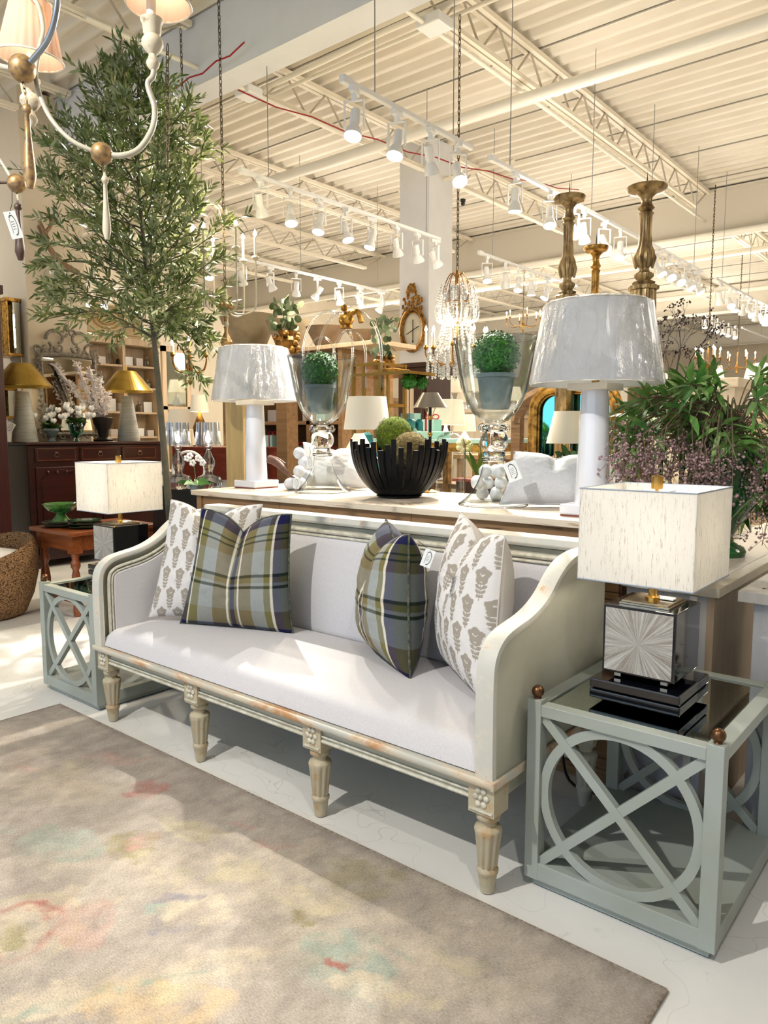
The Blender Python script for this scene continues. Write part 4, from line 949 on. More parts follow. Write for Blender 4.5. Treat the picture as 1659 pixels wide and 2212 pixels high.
cb_ = PZ(1168, 3.95, CT); r_ = thing('crystal_bowl', 'scalloped clear crystal bowl behind the linen pillow', 'bowl', cb_)
bm = B(); lathe(bm, [(.05, 0), (.07, .02), (.10, .13), (.125, .20), (.118, .20), (.09, .13), (.06, .03), (1e-4, .02)], 40, cb_, flute=.06, nfl=10); obj('bowl', bm, 'crystal', r_, smooth=True)
bm = B(); 
for k in range(20): ball(bm, (cb_.x+.122*math.cos(k*PI/10), cb_.y+.122*math.sin(k*PI/10), cb_.z+.207), .013, 10)
obj('bead_rim', bm, 'crystal', r_, smooth=True)
def leafspray(centers, size, width, seed, spread=.8, droop=.2):
    """pointed folded leaves: list of (origin, direction)"""
    g = random.Random(seed); V = []; F = []
    for c_, d in centers:
        d = Vector(d).normalized(); L = size*g.uniform(.7, 1.25); s_ = d.cross(Vector((g.uniform(-.4, .4), g.uniform(-.4, .4), 1))).normalized(); up_ = s_.cross(d).normalized()
        s_ = (s_*math.cos(1)+up_*math.sin(1)*g.uniform(-1, 1)).normalized(); wd = width*g.uniform(.8, 1.2)
        tip = c_+d*L-Vector((0, 0, droop*L)); b = len(V); fold = up_*wd*.35
        V += [c_, c_+d*L*.35+s_*wd+fold, c_+d*L*.7+s_*wd*.75+fold-Vector((0, 0, droop*L*.4)), tip, c_+d*L*.7-s_*wd*.75+fold-Vector((0, 0, droop*L*.4)), c_+d*L*.35-s_*wd+fold, c_+d*L*.5-Vector((0, 0, droop*L*.2))]
        F += [(b, b+1, b+6, b+5), (b+1, b+2, b+3, b+6), (b+6, b+3, b+4, b+5)]
    return [tuple(v) for v in V], F
g = random.Random(4); pc = PZ(1232, 3.9, CT); pr_ = thing('potted_plant', 'small dark-leaved plant in a low pot behind the linen pillow', 'plant', pc)
bm = B(); lathe(bm, [(.045, 0), (.06, .09), (.066, .095), (.06, .1), (1e-4, .09)], 20, pc); obj('pot', bm, 'zinc', pr_, smooth=True)
cs = []
for k in range(46):
    a_ = g.uniform(0, 2*PI); e_ = g.uniform(.1, 1.3); d = Vector((math.cos(a_)*math.cos(e_), math.sin(a_)*math.cos(e_), math.sin(e_))); cs.append((pc+Vector((0, 0, .12))+d*g.uniform(.02, .12), d))
V, F = leafspray(cs, .07, .018, 4); npobj('foliage', V, F, 'leaf_dark', pr_)
wood('pod_brown', (40, 26, 22), (72, 48, 40), .6, 'x', 5)
bm = B(); tube(bm, smoothpts([PZ(1165, 3.78, 1.165), PZ(1190, 3.75, 1.185), PZ(1215, 3.75, 1.20), PZ(1240, 3.75, 1.23)], 5), .014, 10)
for q in ((1185, 1.17), (1200, 1.19), (1224, 1.225), (1212, 1.215), (1238, 1.235)): ball(bm, PZ(q[0], 3.72, q[1]), .022, 12, 1.2, 1, .8)
tube(bm, [PZ(1190, 3.75, 1.18), PZ(1190, 3.75, 1.062)], .012, 8)
solo('seed_pod_branch', bm, 'pod_brown', 'dark brown seed-pod branch resting behind the linen pillow', 'branch', smooth=True)

# ------------------------------------------------------------------ gilt candlesticks
wood('hidden_oak', (150, 120, 84), (176, 146, 106), .6, 'x')
ck = thing('display_cabinet', 'low oak cabinet standing behind the console under the gilt candlesticks', 'cabinet', (-1.3, 4.0, 0))
bm = B(); box(bm, -2.1, -1.12, 3.72, 4.4, 0, .95); obj('cabinet_body', bm, 'hidden_oak', ck); bm = B(); box(bm, -2.13, -1.10, 3.69, 4.43, .95, .98); obj('cabinet_top', bm, 'hidden_oak', ck, bev=.003)
mat('silver_gilt', (176, 150, 104), .38, metal=.6, var=(104, 80, 50), vs=26, stretch=(1, 1, .4))
def candlestick(px, w, ztop, rd, label, group, wmat='silver_gilt', lo=.98):
    c = PZ(px, w, lo); L = ztop-lo; r = thing('candlestick', label, 'candlestick', c, group)
    s = rd/.095; K = .76
    sh = [(.11*s, 0), (.115*s, .03), (.09*s, .05), (.05*s, .08), (.055*s, .10), (.058*s, L-.92*K), (.062*s, L-.86*K), (.060*s, L-.72*K), (.072*s, L-.715*K), (.074*s, L-.69*K), (.05*s, L-.675*K), (.055*s, L-.66*K), (.03*s, L-.645*K), (.046*s, L-.62*K), (.046*s, L-.60*K), (.026*s, L-.585*K), (.022*s, L-.56*K), (.040*s, L-.535*K), (.050*s, L-.49*K), (.046*s, L-.44*K), (.033*s, L-.40*K), (.028*s, L-.30*K), (.030*s, L-.19*K), (.036*s, L-.17*K), (.026*s, L-.155*K), (.040*s, L-.135*K), (.030*s, L-.115*K), (.024*s, L-.09*K), (.028*s, L-.06*K), (.05*s, L-.03*K), (.03*s, L-.025*K)]
    bm = B(); lathe(bm, sh, 48, c, flute=.16, nfl=10, zr=(L-.93*K, L-.18*K)); obj('shaft', bm, wmat, r, smooth=True, angle=50)
    bm = B(); lathe(bm, [(.03*s, L-.03), (rd*.9, L-.012), (rd, L+.004), (rd*.97, L+.014), (rd*.7, L+.008), (1e-4, L+.006)], 40, c); obj('drip_pan', bm, wmat, r, smooth=True)
    bm = B(); lathe(bm, [(.004, L), (.0028, L+.06), (1e-4, L+.10)], 8, c); obj('pricket', bm, 'iron', r, smooth=True)
    bm = B()
    for k in range(8):
        a_ = 2*PI*k/8; q = Vector(c)+Vector((.040*s*math.cos(a_), .040*s*math.sin(a_), L-.49*K)); tube(bm, [q-Vector((0, 0, .05)), q+Vector((.008*s*math.cos(a_), .008*s*math.sin(a_), 0)), q+Vector((-.002, 0, .045))], [.006*s, .011*s, .002], 6)
    obj('acanthus_leaves', bm, wmat, r, smooth=True)
zt = lambda px, py, w: G(px, py, w).z
candlestick(1213, 4.3, zt(1213, 452, 4.3), .090, 'tall gilt carved candlestick, left of the three behind the right column lamp', 'gilt candlesticks')
candlestick(1373, 4.3, zt(1373, 432, 4.3), .110, 'tallest gilt carved candlestick, with the widest dished drip pan, behind the right column lamp', 'gilt candlesticks')
candlestick(1272, 4.7, zt(1272, 552, 4.7), .076, 'shortest gilt and white candlestick, between the two tall ones', 'gilt candlesticks', 'gilt')

# ================================================================== cabinets at right
wood('pale_paint', (196, 192, 184), (214, 210, 204), .6, 'z', 2, worn=(150, 120, 90), wornlo=.66)
wood('blue_grey_paint', (164, 168, 176), (184, 184, 186), .6, 'z', 2, worn=(122, 100, 80), wornlo=.68)
wood('taupe_paint', (150, 132, 112), (166, 148, 128), .6, 'z', 2)
wood('stone_top', (178, 170, 154), (196, 188, 172), .5, 'x', 2)
cb1 = thing('painted_cabinet', 'long grey-beige painted cabinet under the green urn, right of the console', 'cabinet', (-.9, 3.3, 0))
bm = B(); box(bm, -1.06, -.715, 2.66, 4.9, .835, .87); obj('cabinet_top', bm, 'stone_top', cb1, bev=.003)
bm = B(); box(bm, -1.05, -.76, 2.69, 4.88, 0, .835); obj('cabinet_body', bm, 'blue_grey_paint', cb1)
bm = B(); box(bm, -.76, -.735, 2.685, 4.88, 0, .835); obj('side_panel', bm, 'taupe_paint', cb1)
bm = B(); box(bm, -.815, -.79, 2.672, 2.69, .0, .83); obj('edge_strip', bm, 'pale_paint', cb1)
bm = B(); 
for a_ in ((-1.0, -.77, 2.74, 2.75), (-1.0, -.77, 4.5, 4.51)): box(bm, a_[0], a_[1], a_[2], a_[3], .8702, .871)
box(bm, -.775, -.767, 2.74, 4.5, .8702, .871); obj('inlay_line', bm, 'pale_paint', cb1)
cb2 = thing('painted_cabinet', 'distressed white cabinet at the right edge, next to the grey-beige one', 'cabinet', (-.2, 2.95, 0))
bm = B(); box(bm, -.655, .6, 2.655, 3.2, .835, .873); obj('cabinet_top', bm, 'pale_paint', cb2, bev=.003)
bm = B(); box(bm, -.61, .58, 2.685, 3.18, .0, .835); obj('cabinet_body', bm, 'blue_grey_paint', cb2, bev=.003)
bm = B(); box(bm, -.53, .5, 2.675, 2.686, .1, .78); obj('door', bm, 'pale_paint', cb2, bev=.003)
bm = B(); box(bm, -.60, .5, 2.74, 2.75, .8735, .8745); box(bm, -.60, -.59, 2.74, 3.2, .8735, .8745); obj('inlay_line', bm, 'pale_paint', cb2)

# ------------------------------------------------------------------ green urn with leaves and lilac berries
mat('green_glaze', (14, 66, 26), .12, coat=.6, var=(24, 92, 38), vs=4)
uc = Vector((-.925, 3.42, .87)); ur = thing('ceramic_urn', 'large green glazed urn on the grey-beige cabinet', 'urn', uc)
bm = B(); lathe(bm, [(.10, 0), (.105, .02), (.095, .04), (.055, .06), (.050, .085), (.075, .13), (.125, .20), (.148, .27), (.150, .33), (.140, .39), (.150, .43), (.158, .44), (.158, .455), (.145, .455), (.13, .42), (1e-4, .40)], 40, uc); obj('urn_body', bm, 'green_glaze', ur, smooth=True)
for s in (-1, 1):
    q = uc+rt*s*.145; pts = smoothpts([q+Vector((0, 0, .40)), q+rt*s*.035+Vector((0, 0, .37)), q+rt*s*.035+Vector((0, 0, .28)), q+Vector((0, 0, .24))], 5); obj('handle', tube(B(), pts, .010, 8), 'green_glaze', ur, smooth=True)
m, t, p = newmat('leaf_bright'); n = noise(t, tex(t), 9, 3); t.links.new(ramp(t, n, [(.3, srgb((50, 110, 52))), (.5, srgb((92, 140, 58))), (.7, srgb((150, 178, 110)))]), p.inputs['Base Color']); p.inputs['Roughness'].default_value = .5
mat('twig', (88, 74, 58), .8, var=(120, 102, 78), vs=10)
mat('berry_lilac', (184, 150, 156), .4, var=(138, 112, 112), vs=12)
mat('berry_dark', (52, 34, 34), .4)
ar = thing('foliage_arrangement', 'spray of green leaves and drooping lilac berries filling the green urn', 'arrangement', uc+Vector((0, 0, .41)))
g = random.Random(21); cs = []; st = B()
top = uc+Vector((0, 0, .42))
def stemto(q, sag=.0):
    mid = top.lerp(q, .55)+Vector((0, 0, .10+sag)); return smoothpts([top, mid, q], 5)
for k in range(100):
    px = g.choice([g.uniform(1345, 1500), g.uniform(1420, 1680), g.uniform(1480, 1760)]); py = g.uniform(810, 960) if px > 1420 else g.uniform(850, 1000)
    if px > 1560: py = g.uniform(800, 1100)
    q = G(px, py, g.uniform(2.95, 3.7)); s_ = stemto(q); tube(st, s_, .003, 4); d0 = (s_[-1]-s_[-3]).normalized()
    for j in range(7):
        a_ = 2*PI*j/7+g.uniform(-.3, .3); x_, y_ = frame_of(d0); d = (d0*.75+x_*math.cos(a_)+y_*math.sin(a_)+Vector((0, 0, .25))).normalized(); cs.append((q-d0*g.uniform(0, .05), d))
V, F = leafspray(cs, .14, .0135, 5, droop=.12); npobj('leaves', V, F, 'leaf_bright', ar)
bv = []; bf = []; berries = []
for k in range(96):
    px = g.uniform(1318, 1475) if g.random() < .42 else g.uniform(1460, 1700); py0 = g.uniform(880, 960) if px > 1340 else g.uniform(870, 930)
    w_ = g.uniform(2.85, 3.45); q = G(px, py0, w_); tube(st, stemto(q, .05), .002, 4)
    tip = q+Vector((g.uniform(-.05, .05), g.uniform(-.05, .05), -g.uniform(.16, .34)))
    if px > 1470: tip.z -= g.uniform(0, .14)
    main = smoothpts([q, q.lerp(tip, .5)+Vector((g.uniform(-.02, .02), 0, 0)), tip], 4); tube(st, main, .0016, 3)
    for m_ in range(15):
        f_ = g.uniform(.15, 1); b0 = q.lerp(tip, f_); e0 = b0+Vector((g.uniform(-1, 1), g.uniform(-1, 1), g.uniform(-1.1, .2)))*.045; tube(st, [b0, e0], .0009, 3, cap=False)
        for z_ in range(3): berries.append(e0+Vector((g.uniform(-1, 1), g.uniform(-1, 1), g.uniform(-1, 1)))*.012)
obj('stems', st, 'twig', ar)
def octs(P, r):
    P = np.array([tuple(q) for q in P]); n = len(P); d = np.array([(1, 0, 0), (0, 1, 0), (-1, 0, 0), (0, -1, 0), (0, 0, 1), (0, 0, -1)])
    rr = r*np.random.default_rng(2).uniform(.7, 1.2, n)
    V = (P[:, None]+d[None]*rr[:, None, None]).reshape(-1, 3); f = np.array([(0, 1, 4), (1, 2, 4), (2, 3, 4), (3, 0, 4), (1, 0, 5), (2, 1, 5), (3, 2, 5), (0, 3, 5)])
    return V, (f[None]+6*np.arange(n)[:, None, None]).reshape(-1, 3)
V, F = octs(berries, .0062); npobj('berries', V, F, 'berry_lilac', ar, smooth=True, kind='stuff')
# bare branches with dark berries behind the lamp, in a glass vase
vb = PZ(1425, 4.6, .87); vs_ = thing('glass_vase', 'clear glass vase with bare berry branches, behind the leaf arrangement', 'vase', vb)
bm = B(); lathe(bm, [(.06, 0), (.075, .03), (.06, .25), (.085, .42), (.083, .42), (.057, .25), (.07, .03), (1e-4, .012)], 28, vb); obj('vase_body', bm, 'clear_bowl', vs_, smooth=True)
bb = thing('berry_branches', 'bare brown branches with small dark berries rising behind the right column lamp', 'branches', vb+Vector((0, 0, .42)))
st = B(); tips = []
def grow(p_, d, L, r, depth):
    q = p_+d*L; tube(st, smoothpts([p_, p_.lerp(q, .5)+Vector((g.uniform(-1, 1), g.uniform(-1, 1), 0))*L*.08, q], 3), [r]*0 or r, 4, cap=False)
    if depth == 0: tips.append(q); return
    for _ in range(g.choice([2, 3])):
        x_, y_ = frame_of(d); a_ = g.uniform(0, 2*PI); nd_ = (d+(x_*math.cos(a_)+y_*math.sin(a_))*g.uniform(.3, .75)+Vector((0, 0, .08))).normalized(); grow(q, nd_, L*g.uniform(.5, .8), r*.6, depth-1)
for px, py in ((1415, 790), (1432, 770), (1460, 800), (1485, 800), (1405, 850), (1440, 850), (1490, 840), (1470, 760)):
    q = G(px, py, 4.6+g.uniform(-.15, .15)); tube(st, smoothpts([vb+Vector((0, 0, .02)), vb+Vector((0, 0, .42)), q], 5), .004, 5); d = (q-(vb+Vector((0, 0, .4)))).normalized(); grow(q, (d+Vector((g.uniform(-.4, .4), 0, .5))).normalized(), .13, .0035, 4)
obj('twigs', st, 'berry_dark', bb); V, F = octs(tips, .0075); npobj('berries', V, F, 'berry_dark', bb, smooth=True, kind='stuff')
# ================================================================== olive tree
mat('bark', (92, 84, 66), .8, var=(70, 72, 58), vs=12)
m, t, p = newmat('olive_leaf'); n = noise(t, tex(t), 5, 3); ge = nd(t, 'ShaderNodeNewGeometry')
c = ramp(t, n, [(.3, srgb((56, 78, 32))), (.5, srgb((98, 116, 54))), (.7, srgb((142, 154, 86)))])
c = mix(t, ge.outputs['Backfacing'], c, srgb((150, 160, 112))); t.links.new(c, p.inputs['Base Color']); p.inputs['Roughness'].default_value = .45
TWD = 5.0
base = PZ(378, TWD, .30); tr_ = thing('olive_tree', 'tall potted olive tree with an airy leafy crown reaching the ceiling joists', 'tree', (base.x, base.y, 0))
trunk = smoothpts([base-Vector((0, 0, .05)), G(372, 1180, TWD), G(362, 1060, TWD), G(348, 900, TWD), G(334, 740, TWD), G(318, 600, TWD), G(300, 400, TWD), G(298, 240, TWD), G(300, 150, TWD)], 8)
bm = B(); tube(bm, trunk, [.030-.024*k/(len(trunk)-1) for k in range(len(trunk))], 10); obj('trunk', bm, 'bark', tr_, smooth=True)
g = random.Random(99); bm = B(); leaves = []
def trunk_at(z):
    for a_, b_ in zip(trunk, trunk[1:]):
        if a_.z <= z <= b_.z: return a_.lerp(b_, (z-a_.z)/(b_.z-a_.z+1e-9))
    return trunk[-1].copy()
def crown_r(z):
    T = [(2.0, .42), (2.15, .56), (2.4, .68), (2.6, .68), (2.9, .56), (3.2, .58), (3.45, .36), (3.65, .23), (3.82, .14), (4.12, .04)]
    for (a_, ra), (b_, rb) in zip(T, T[1:]):
        if a_ <= z <= b_: return ra+(rb-ra)*(z-a_)/(b_-a_)
    return .1
def leafy(p0, p1, n, L0):
    d = (p1-p0).normalized(); x_, y_ = frame_of(d)
    for k in range(n):
        f_ = .12+.88*k/max(1, n-1); q = p0.lerp(p1, f_); a0 = g.uniform(0, PI)
        for s in (0, PI):
            a_ = a0+s; dd = (d*g.uniform(.7, 1.1)+(x_*math.cos(a_)+y_*math.sin(a_))*g.uniform(.5, .9)).normalized(); leaves.append((q, dd, L0*g.uniform(.7, 1.15)))
nb = 76
for k in range(nb):
    z = 2.05+1.80*(k+.5)/nb+g.uniform(-.03, .03); p0 = trunk_at(max(2.02, z-.10)); a_ = k*2.4+g.uniform(-.4, .4); R = crown_r(z)*g.uniform(.72, 1.12); R *= .90-.17*(math.cos(a_)*rt.x+math.sin(a_)*rt.y)*(1 if z < 3.1 else .2)
    rise = .05+.30*R if z > 2.4 else -.05+.1*g.random()
    e = p0+Vector((math.cos(a_)*R, math.sin(a_)*R, rise+.10)); mid = p0.lerp(e, .5)+Vector((0, 0, -.05 if z > 2.4 else .06)); br_ = smoothpts([p0, mid, e], 5)
    tube(bm, br_, [.007-.0055*i/(len(br_)-1) for i in range(len(br_))], 5)
    for i in range(2, len(br_)):
        q = br_[i]; d = (br_[i]-br_[i-1]).normalized()
        for _ in range(2 if R > .3 and i % 2 else 1):
            x_, y_ = frame_of(d); b_ = g.uniform(0, 2*PI); dd = (d*.8+(x_*math.cos(b_)+y_*math.sin(b_))*.7+Vector((0, 0, .12))).normalized(); L = g.uniform(.09, .19)*(.6+R*.8); e2 = q+dd*L
            tube(bm, [q, e2], .0018, 3, cap=False); leafy(q, e2, int(3+L*20), .070)
    leafy(br_[-2], br_[-1]+(br_[-1]-br_[-2])*.6, 5, .07)
for tgt in ((455, 700), (430, 745), (470, 735), (440, 830), (95, 690), (78, 520), (85, 565)):
    p0 = trunk_at(2.15 if tgt[1] > 640 else 2.4); e = G(tgt[0], tgt[1], TWD-.1); br_ = smoothpts([p0, p0.lerp(e, .5)+Vector((0, 0, .06)), e], 6); tube(bm, br_, .004, 5)
    for i in range(4, len(br_)): leafy(br_[i-1], br_[i]+Vector((0, 0, .02)), 3, .07)
    for _ in range(4): e2 = e+Vector((g.uniform(-.1, .1), g.uniform(-.1, .1), g.uniform(-.1, .06))); leafy(br_[-3], e2, 6, .068)
obj('branches', bm, 'bark', tr_)
Q = np.array([tuple(l[0]) for l in leaves]); D = np.array([tuple(l[1]) for l in leaves]); L = np.array([l[2] for l in leaves])[:, None]
rg = np.random.default_rng(5); S = np.cross(D, rg.normal(size=D.shape)); S /= np.linalg.norm(S, axis=1)[:, None]; wd = L*.112
V = np.stack([Q, Q+D*L*.30+S*wd, Q+D*L*.68+S*wd*.85, Q+D*L, Q+D*L*.68-S*wd*.85, Q+D*L*.30-S*wd], 1).reshape(-1, 3); n_ = len(Q)
F = (np.array([(0, 1, 2, 5), (5, 2, 3, 4)])[None]+6*np.arange(n_)[:, None, None]).reshape(-1, 4)
npobj('foliage', V, F, 'olive_leaf', tr_, kind='stuff')
mat('basket_pot', (120, 96, 66), .8, var=(92, 72, 48), vs=30)
bm = B(); lathe(bm, [(.17, 0), (.20, .02), (.22, .34), (.20, .345), (.19, .30), (1e-4, .29)], 28, (base.x, base.y, 0)); obj('pot', bm, 'basket_pot', tr_, smooth=True)
# hanging chain beside tree
def chain(a, b, r=.012, wire=.0028, n=None):
    a, b = Vector(a), Vector(b); L = (b-a).length; n = n or int(L/(r*2.6)); bm = B(); d = (b-a).normalized(); x_, y_ = frame_of(d)
    for k in range(n):
        c = a.lerp(b, (k+.5)/n); s = x_ if k % 2 else y_; pts = [c+d*(L/n*.72)*math.cos(q*PI/5)+s*r*.55*math.sin(q*PI/5) for q in range(10)]; tube(bm, pts, wire, 4, closed=True)
    return bm

# ================================================================== big candle-arm chandelier at upper left
mat('pale_arm', (196, 190, 170), .35, var=(170, 164, 146), vs=12)
mat('silver_arm', (150, 156, 162), .25, metal=.8)
mat('worn_gold', (184, 150, 96), .4, metal=.45, var=(126, 104, 86), vs=60)
mat('chalk_wood', (206, 196, 172), .7, var=(150, 130, 100), vs=34, vlo=.55, vhi=.68)
mat('dark_wood_drop', (66, 40, 32), .4, var=(96, 84, 70), vs=24)
m, t, p = newmat('pleated_shade'); sx = nd(t, 'ShaderNodeTexCoord'); vv_ = nd(t, 'ShaderNodeSeparateXYZ'); t.links.new(sx.outputs['Object'], vv_.inputs[0])
p.inputs['Base Color'].default_value = srgb((222, 202, 186)); p.inputs['Roughness'].default_value = .8
tr = nd(t, 'ShaderNodeBsdfTranslucent'); tr.inputs[0].default_value = srgb((240, 214, 190)); ms = nd(t, 'ShaderNodeMixShader'); ms.inputs[0].default_value = .5
t.links.new(p.outputs[0], ms.inputs[1]); t.links.new(tr.outputs[0], ms.inputs[2]); t.links.new(ms.outputs[0], t.nodes['Material Output'].inputs['Surface'])
WC = 2.15
hub = G(-190, 60, 2.5); ch = thing('chandelier', 'large wooden-bead chandelier with pleated shades and hanging gilt drops, at upper left', 'chandelier', hub)
bm = B(); lathe(bm, [(.01, -.25), (.05, -.2), (.03, -.12), (.06, -.05), (.08, 0), (.05, .06), (.03, .2), (.04, .3), (.01, .36)], 24, hub); obj('center_column', bm, 'chalk_wood', ch, smooth=True)
obj('ceiling_chain', chain(hub+Vector((0, 0, .36)), Vector((hub.x, hub.y, 4.9)), .02, .004), 'chain_metal', ch)
S1, S2, S3 = G(48, 148, 2.1), G(220, 332, 2.15), G(36, 396, 2.5)
for c, r, mt_ in ((S1, .037, 'worn_gold'), (S2, .031, 'worn_gold'), (S3, .031, 'worn_gold')): obj('bead', ball(B(), c, r, 32), mt_, ch, smooth=True)
def arm(pts, r, m_): obj('arm', tube(B(), smoothpts(pts, 8), r, 10), m_, ch, smooth=True)
arm([G(126, -60, 2.0), G(122, 20, 2.02), G(104, 85, 2.05), G(66, 134, 2.08)], .0085, 'silver_arm')
arm([G(20, -20, 2.3), G(75, 0, 2.25), G(93, 60, 2.2), G(84, 110, 2.16), G(78, 175, 2.14), G(105, 248, 2.14), G(150, 300, 2.14), G(200, 326, 2.15)], .0065, 'pale_arm')
arm([S2, G(262, 336, 2.15), G(300, 322, 2.16), G(328, 280, 2.17), G(334, 235, 2.18), G(322, 195, 2.18), G(320, 178, 2.18), G(330, 165, 2.18), G(332, 150, 2.18)], .0085, 'pale_arm')
arm([hub, G(-60, 120, 2.3), G(0, 142, 2.15), G(30, 148, 2.1)], .007, 'pale_arm')
arm([hub, G(-60, 250, 2.5), G(0, 345, 2.5), G(24, 384, 2.5)], .005, 'pale_arm'); arm([G(-40, 396, 2.5), G(18, 394, 2.5)], .005, 'dark_wood_drop')
def dropfin(px0, py0, py1, w, m_, rmax):
    a = G(px0[0], py0, w); b = G(px0[1], py1, w); L = a.z-b.z; c = Vector((a.x, a.y, b.z))
    bm = B(); lathe(bm, [(1e-4, 0), (rmax*.5, .01*L), (rmax, .14*L), (rmax*.9, .26*L), (rmax*.5, .60*L), (rmax*.42, .83*L), (rmax*.75, .86*L), (rmax*.8, .90*L), (rmax*.5, .94*L), (.004, .95*L), (.003, L)], 20, c); o = obj('drop_pendant', bm, m_, ch, smooth=True)
    return a
a = dropfin((57, 62), 215, 402, 2.1, 'worn_gold', .0175); obj('link_chain', chain(S1-Vector((0, 0, .036)), a, .006, .0016), 'chain_metal', ch)
a = dropfin((226, 230), 372, 515, 2.15, 'chalk_wood', .0125); obj('link_chain', chain(S2-Vector((0, 0, .03)), a, .006, .0016), 'chain_metal', ch)
a = dropfin((38, 42), 432, 560, 2.5, 'dark_wood_drop', .0165); obj('link_chain', chain(S3-Vector((0, 0, .03)), a, .006, .0016), 'chain_metal', ch)
def candle_col(px, py0, py1, w, shade=True, lbl=None):
    """turned candle cup hanging at py1 (bottom) .. py0 (top)"""
    b = G(px, py1, w); tp = G(px, py0, w); L = tp.z-b.z; c = Vector((b.x, b.y, b.z)); s = L/.13
    bm = B(); lathe(bm, [(.008*s, 0), (.016*s, .010*s), (.018*s, .020*s), (.012*s, .032*s), (.010*s, .040*s), (.020*s, .050*s), (.029*s, .064*s), (.028*s, .076*s), (.020*s, .088*s), (.023*s, .094*s), (.026*s, .12*s), (.030*s, .125*s), (.030*s, .13*s), (.024*s, .131*s)], 28, c); obj('candle_cup', bm, 'chalk_wood', ch, smooth=True)
    if shade:
        obj('candle_sleeve', lathe(B(), [(.014, 0), (.0135, .12)], 18, (b.x, b.y, tp.z)), 'cream_cap', ch, smooth=True)
    return tp
tp = candle_col(331, 48, 152, 2.18)
candle_col(68, 176, 272, 2.45)
def pleat_shade(c, rb, rt2, h, e, tilt=None):
    M = Matrix.Translation(c) @ (tilt or Matrix())
    bm = B(); lathe(bm, [(rb, 0), (rt2, h), (rt2-.001, h), (rb-.001, 0)], 96, M=M, cap=False, flute=.035, nfl=24); o = obj('pleated_shade', bm, 'pleated_shade', ch, smooth=True)
    for zz, rr in ((0, rb), (h, rt2)):
        bm = B(); tube(bm, [M @ Vector((rr*math.cos(k*PI/24), rr*math.sin(k*PI/24), zz)) for k in range(48)], .003, 6, closed=True); obj('trim_ring', bm, 'cream_cap', o, smooth=True)
    q = M @ Vector((0, 0, h*.4)); obj('light_bulb', ball(B(), q, .016, 12, 1, 1, 1.4), 'bulb_white', ch, smooth=True); point('bulb_light', q+Vector((0, 0, .03)), e, (1, .82, .6), .02)
pleat_shade(G(66, 128, 2.35), .098, .060, .165, 1.0, Matrix.Rotation(.10, 4, 'Y'))
pleat_shade(G(343, 12, 2.18), .093, .056, .16, 1.0)
tag(G(29, 486, 2.45), .036, .085, -.28, 'white hexagonal price tag hanging from the lower chandelier bead at upper left', string=G(26, 412, 2.47))
cb0 = G(363, 105, 2.6); chn = B(); solo('hanging_chain', chain(G(362, 98, 3.2), G(362, 360, 3.2), .013, .0024), 'chain_metal', 'loose dark steel chain hanging beside the olive crown', 'chain')

# ================================================================== ottoman, low table, green pottery
m, t, p = newmat('woven_jute'); v = tex(t); vo = nd(t, 'ShaderNodeTexVoronoi'); vo.inputs['Scale'].default_value = 85; mp = nd(t, 'ShaderNodeMapping'); mp.inputs['Scale'].default_value = (1, 1, 1.5); t.links.new(v, mp.inputs[0]); t.links.new(mp.outputs[0], vo.inputs['Vector'])
t.links.new(ramp(t, vo.outputs['Distance'], [(.1, srgb((224, 184, 134))), (.5, srgb((178, 132, 86))), (.8, srgb((84, 54, 32)))]), p.inputs['Base Color']); p.inputs['Roughness'].default_value = .85
bump(t, p, mth(t, 'SUBTRACT', 1, vo.outputs['Distance']), 1, .02)
oc = atz(-30, 1330, 0); ot = thing('woven_stool', 'round woven jute tub seat with a white cushion at the left edge', 'woven stool', (oc.x, oc.y, 0))
R_ = .315; bm = B(); rings = []
for r, z in [(.20, .0), (.235, .02), (.285, .15), (.315, .30), (.318, .42), (.295, .47), (.280, .475), (.27, .46), (.265, .36), (1e-4, .34)]:
    ring = []
    for k in range(64):
        a_ = 2*PI*k/64; dz = 0
        if z > .4: dz = .10*math.cos(a_-1.75)
        ring.append(bm.verts.new((oc.x+1.22*r*math.cos(a_), oc.y+1.22*r*math.sin(a_), z*1.08+dz)))
    rings.append(ring)
for a_, b_ in zip(rings, rings[1:]):
    for k in range(64): bm.faces.new((a_[k], a_[(k+1) % 64], b_[(k+1) % 64], b_[k]))
bm.faces.new(rings[0][::-1]); obj('woven_body', bm, 'woven_jute', ot, smooth=True)
mat('white_cushion', (244, 242, 238), .9)
bm = B(); lathe(bm, [(1e-4, .345), (.29, .40), (.315, .43), (.30, .475), (.2, .50), (1e-4, .51)], 40, (oc.x, oc.y, 0)); obj('cushion', bm, 'white_cushion', ot, smooth=True)
wood('cherry', (110, 54, 26), (158, 88, 46), .35, 'x', 3, coat=.3)
wood('mahogany', (34, 10, 7), (58, 17, 11), .32, 'y', 1.4, coat=.12)
lx, ly = -5.35, 2.93; lt = thing('low_table', 'low cherry-wood stool table with turned legs in front of the dark dresser', 'table', (lx, ly, 0))
TZ = .66; p1_ = PZ(85, 6.05, TZ)
lx0, lx1, ly0, ly1 = -5.95, -5.30, 2.72, 3.5
bm = B(); box(bm, lx0, lx1, ly0, ly1, TZ-.03, TZ); obj('table_top', bm, 'cherry', lt, bev=.004)
bm = B(); box(bm, lx0+.05, lx1-.05, ly0+.05, ly1-.05, TZ-.15, TZ-.03); obj('apron', bm, 'cherry', lt)
for xx in (lx0+.08, lx1-.08):
    for yy in (ly0+.08, ly1-.08):
        bm = B(); box(bm, xx-.04, xx+.04, yy-.04, yy+.04, TZ-.17, TZ-.03); lathe(bm, [(.025, 0), (.03, .02), (.03, .08), (.024, .1), (.036, .16), (.040, .24), (.03, .32), (.022, .36), (.036, .39), (.036, .42), (.025, .44), (.035, .51)], 20, (xx, yy, 0)); obj('leg', bm, 'cherry', lt, smooth=True)
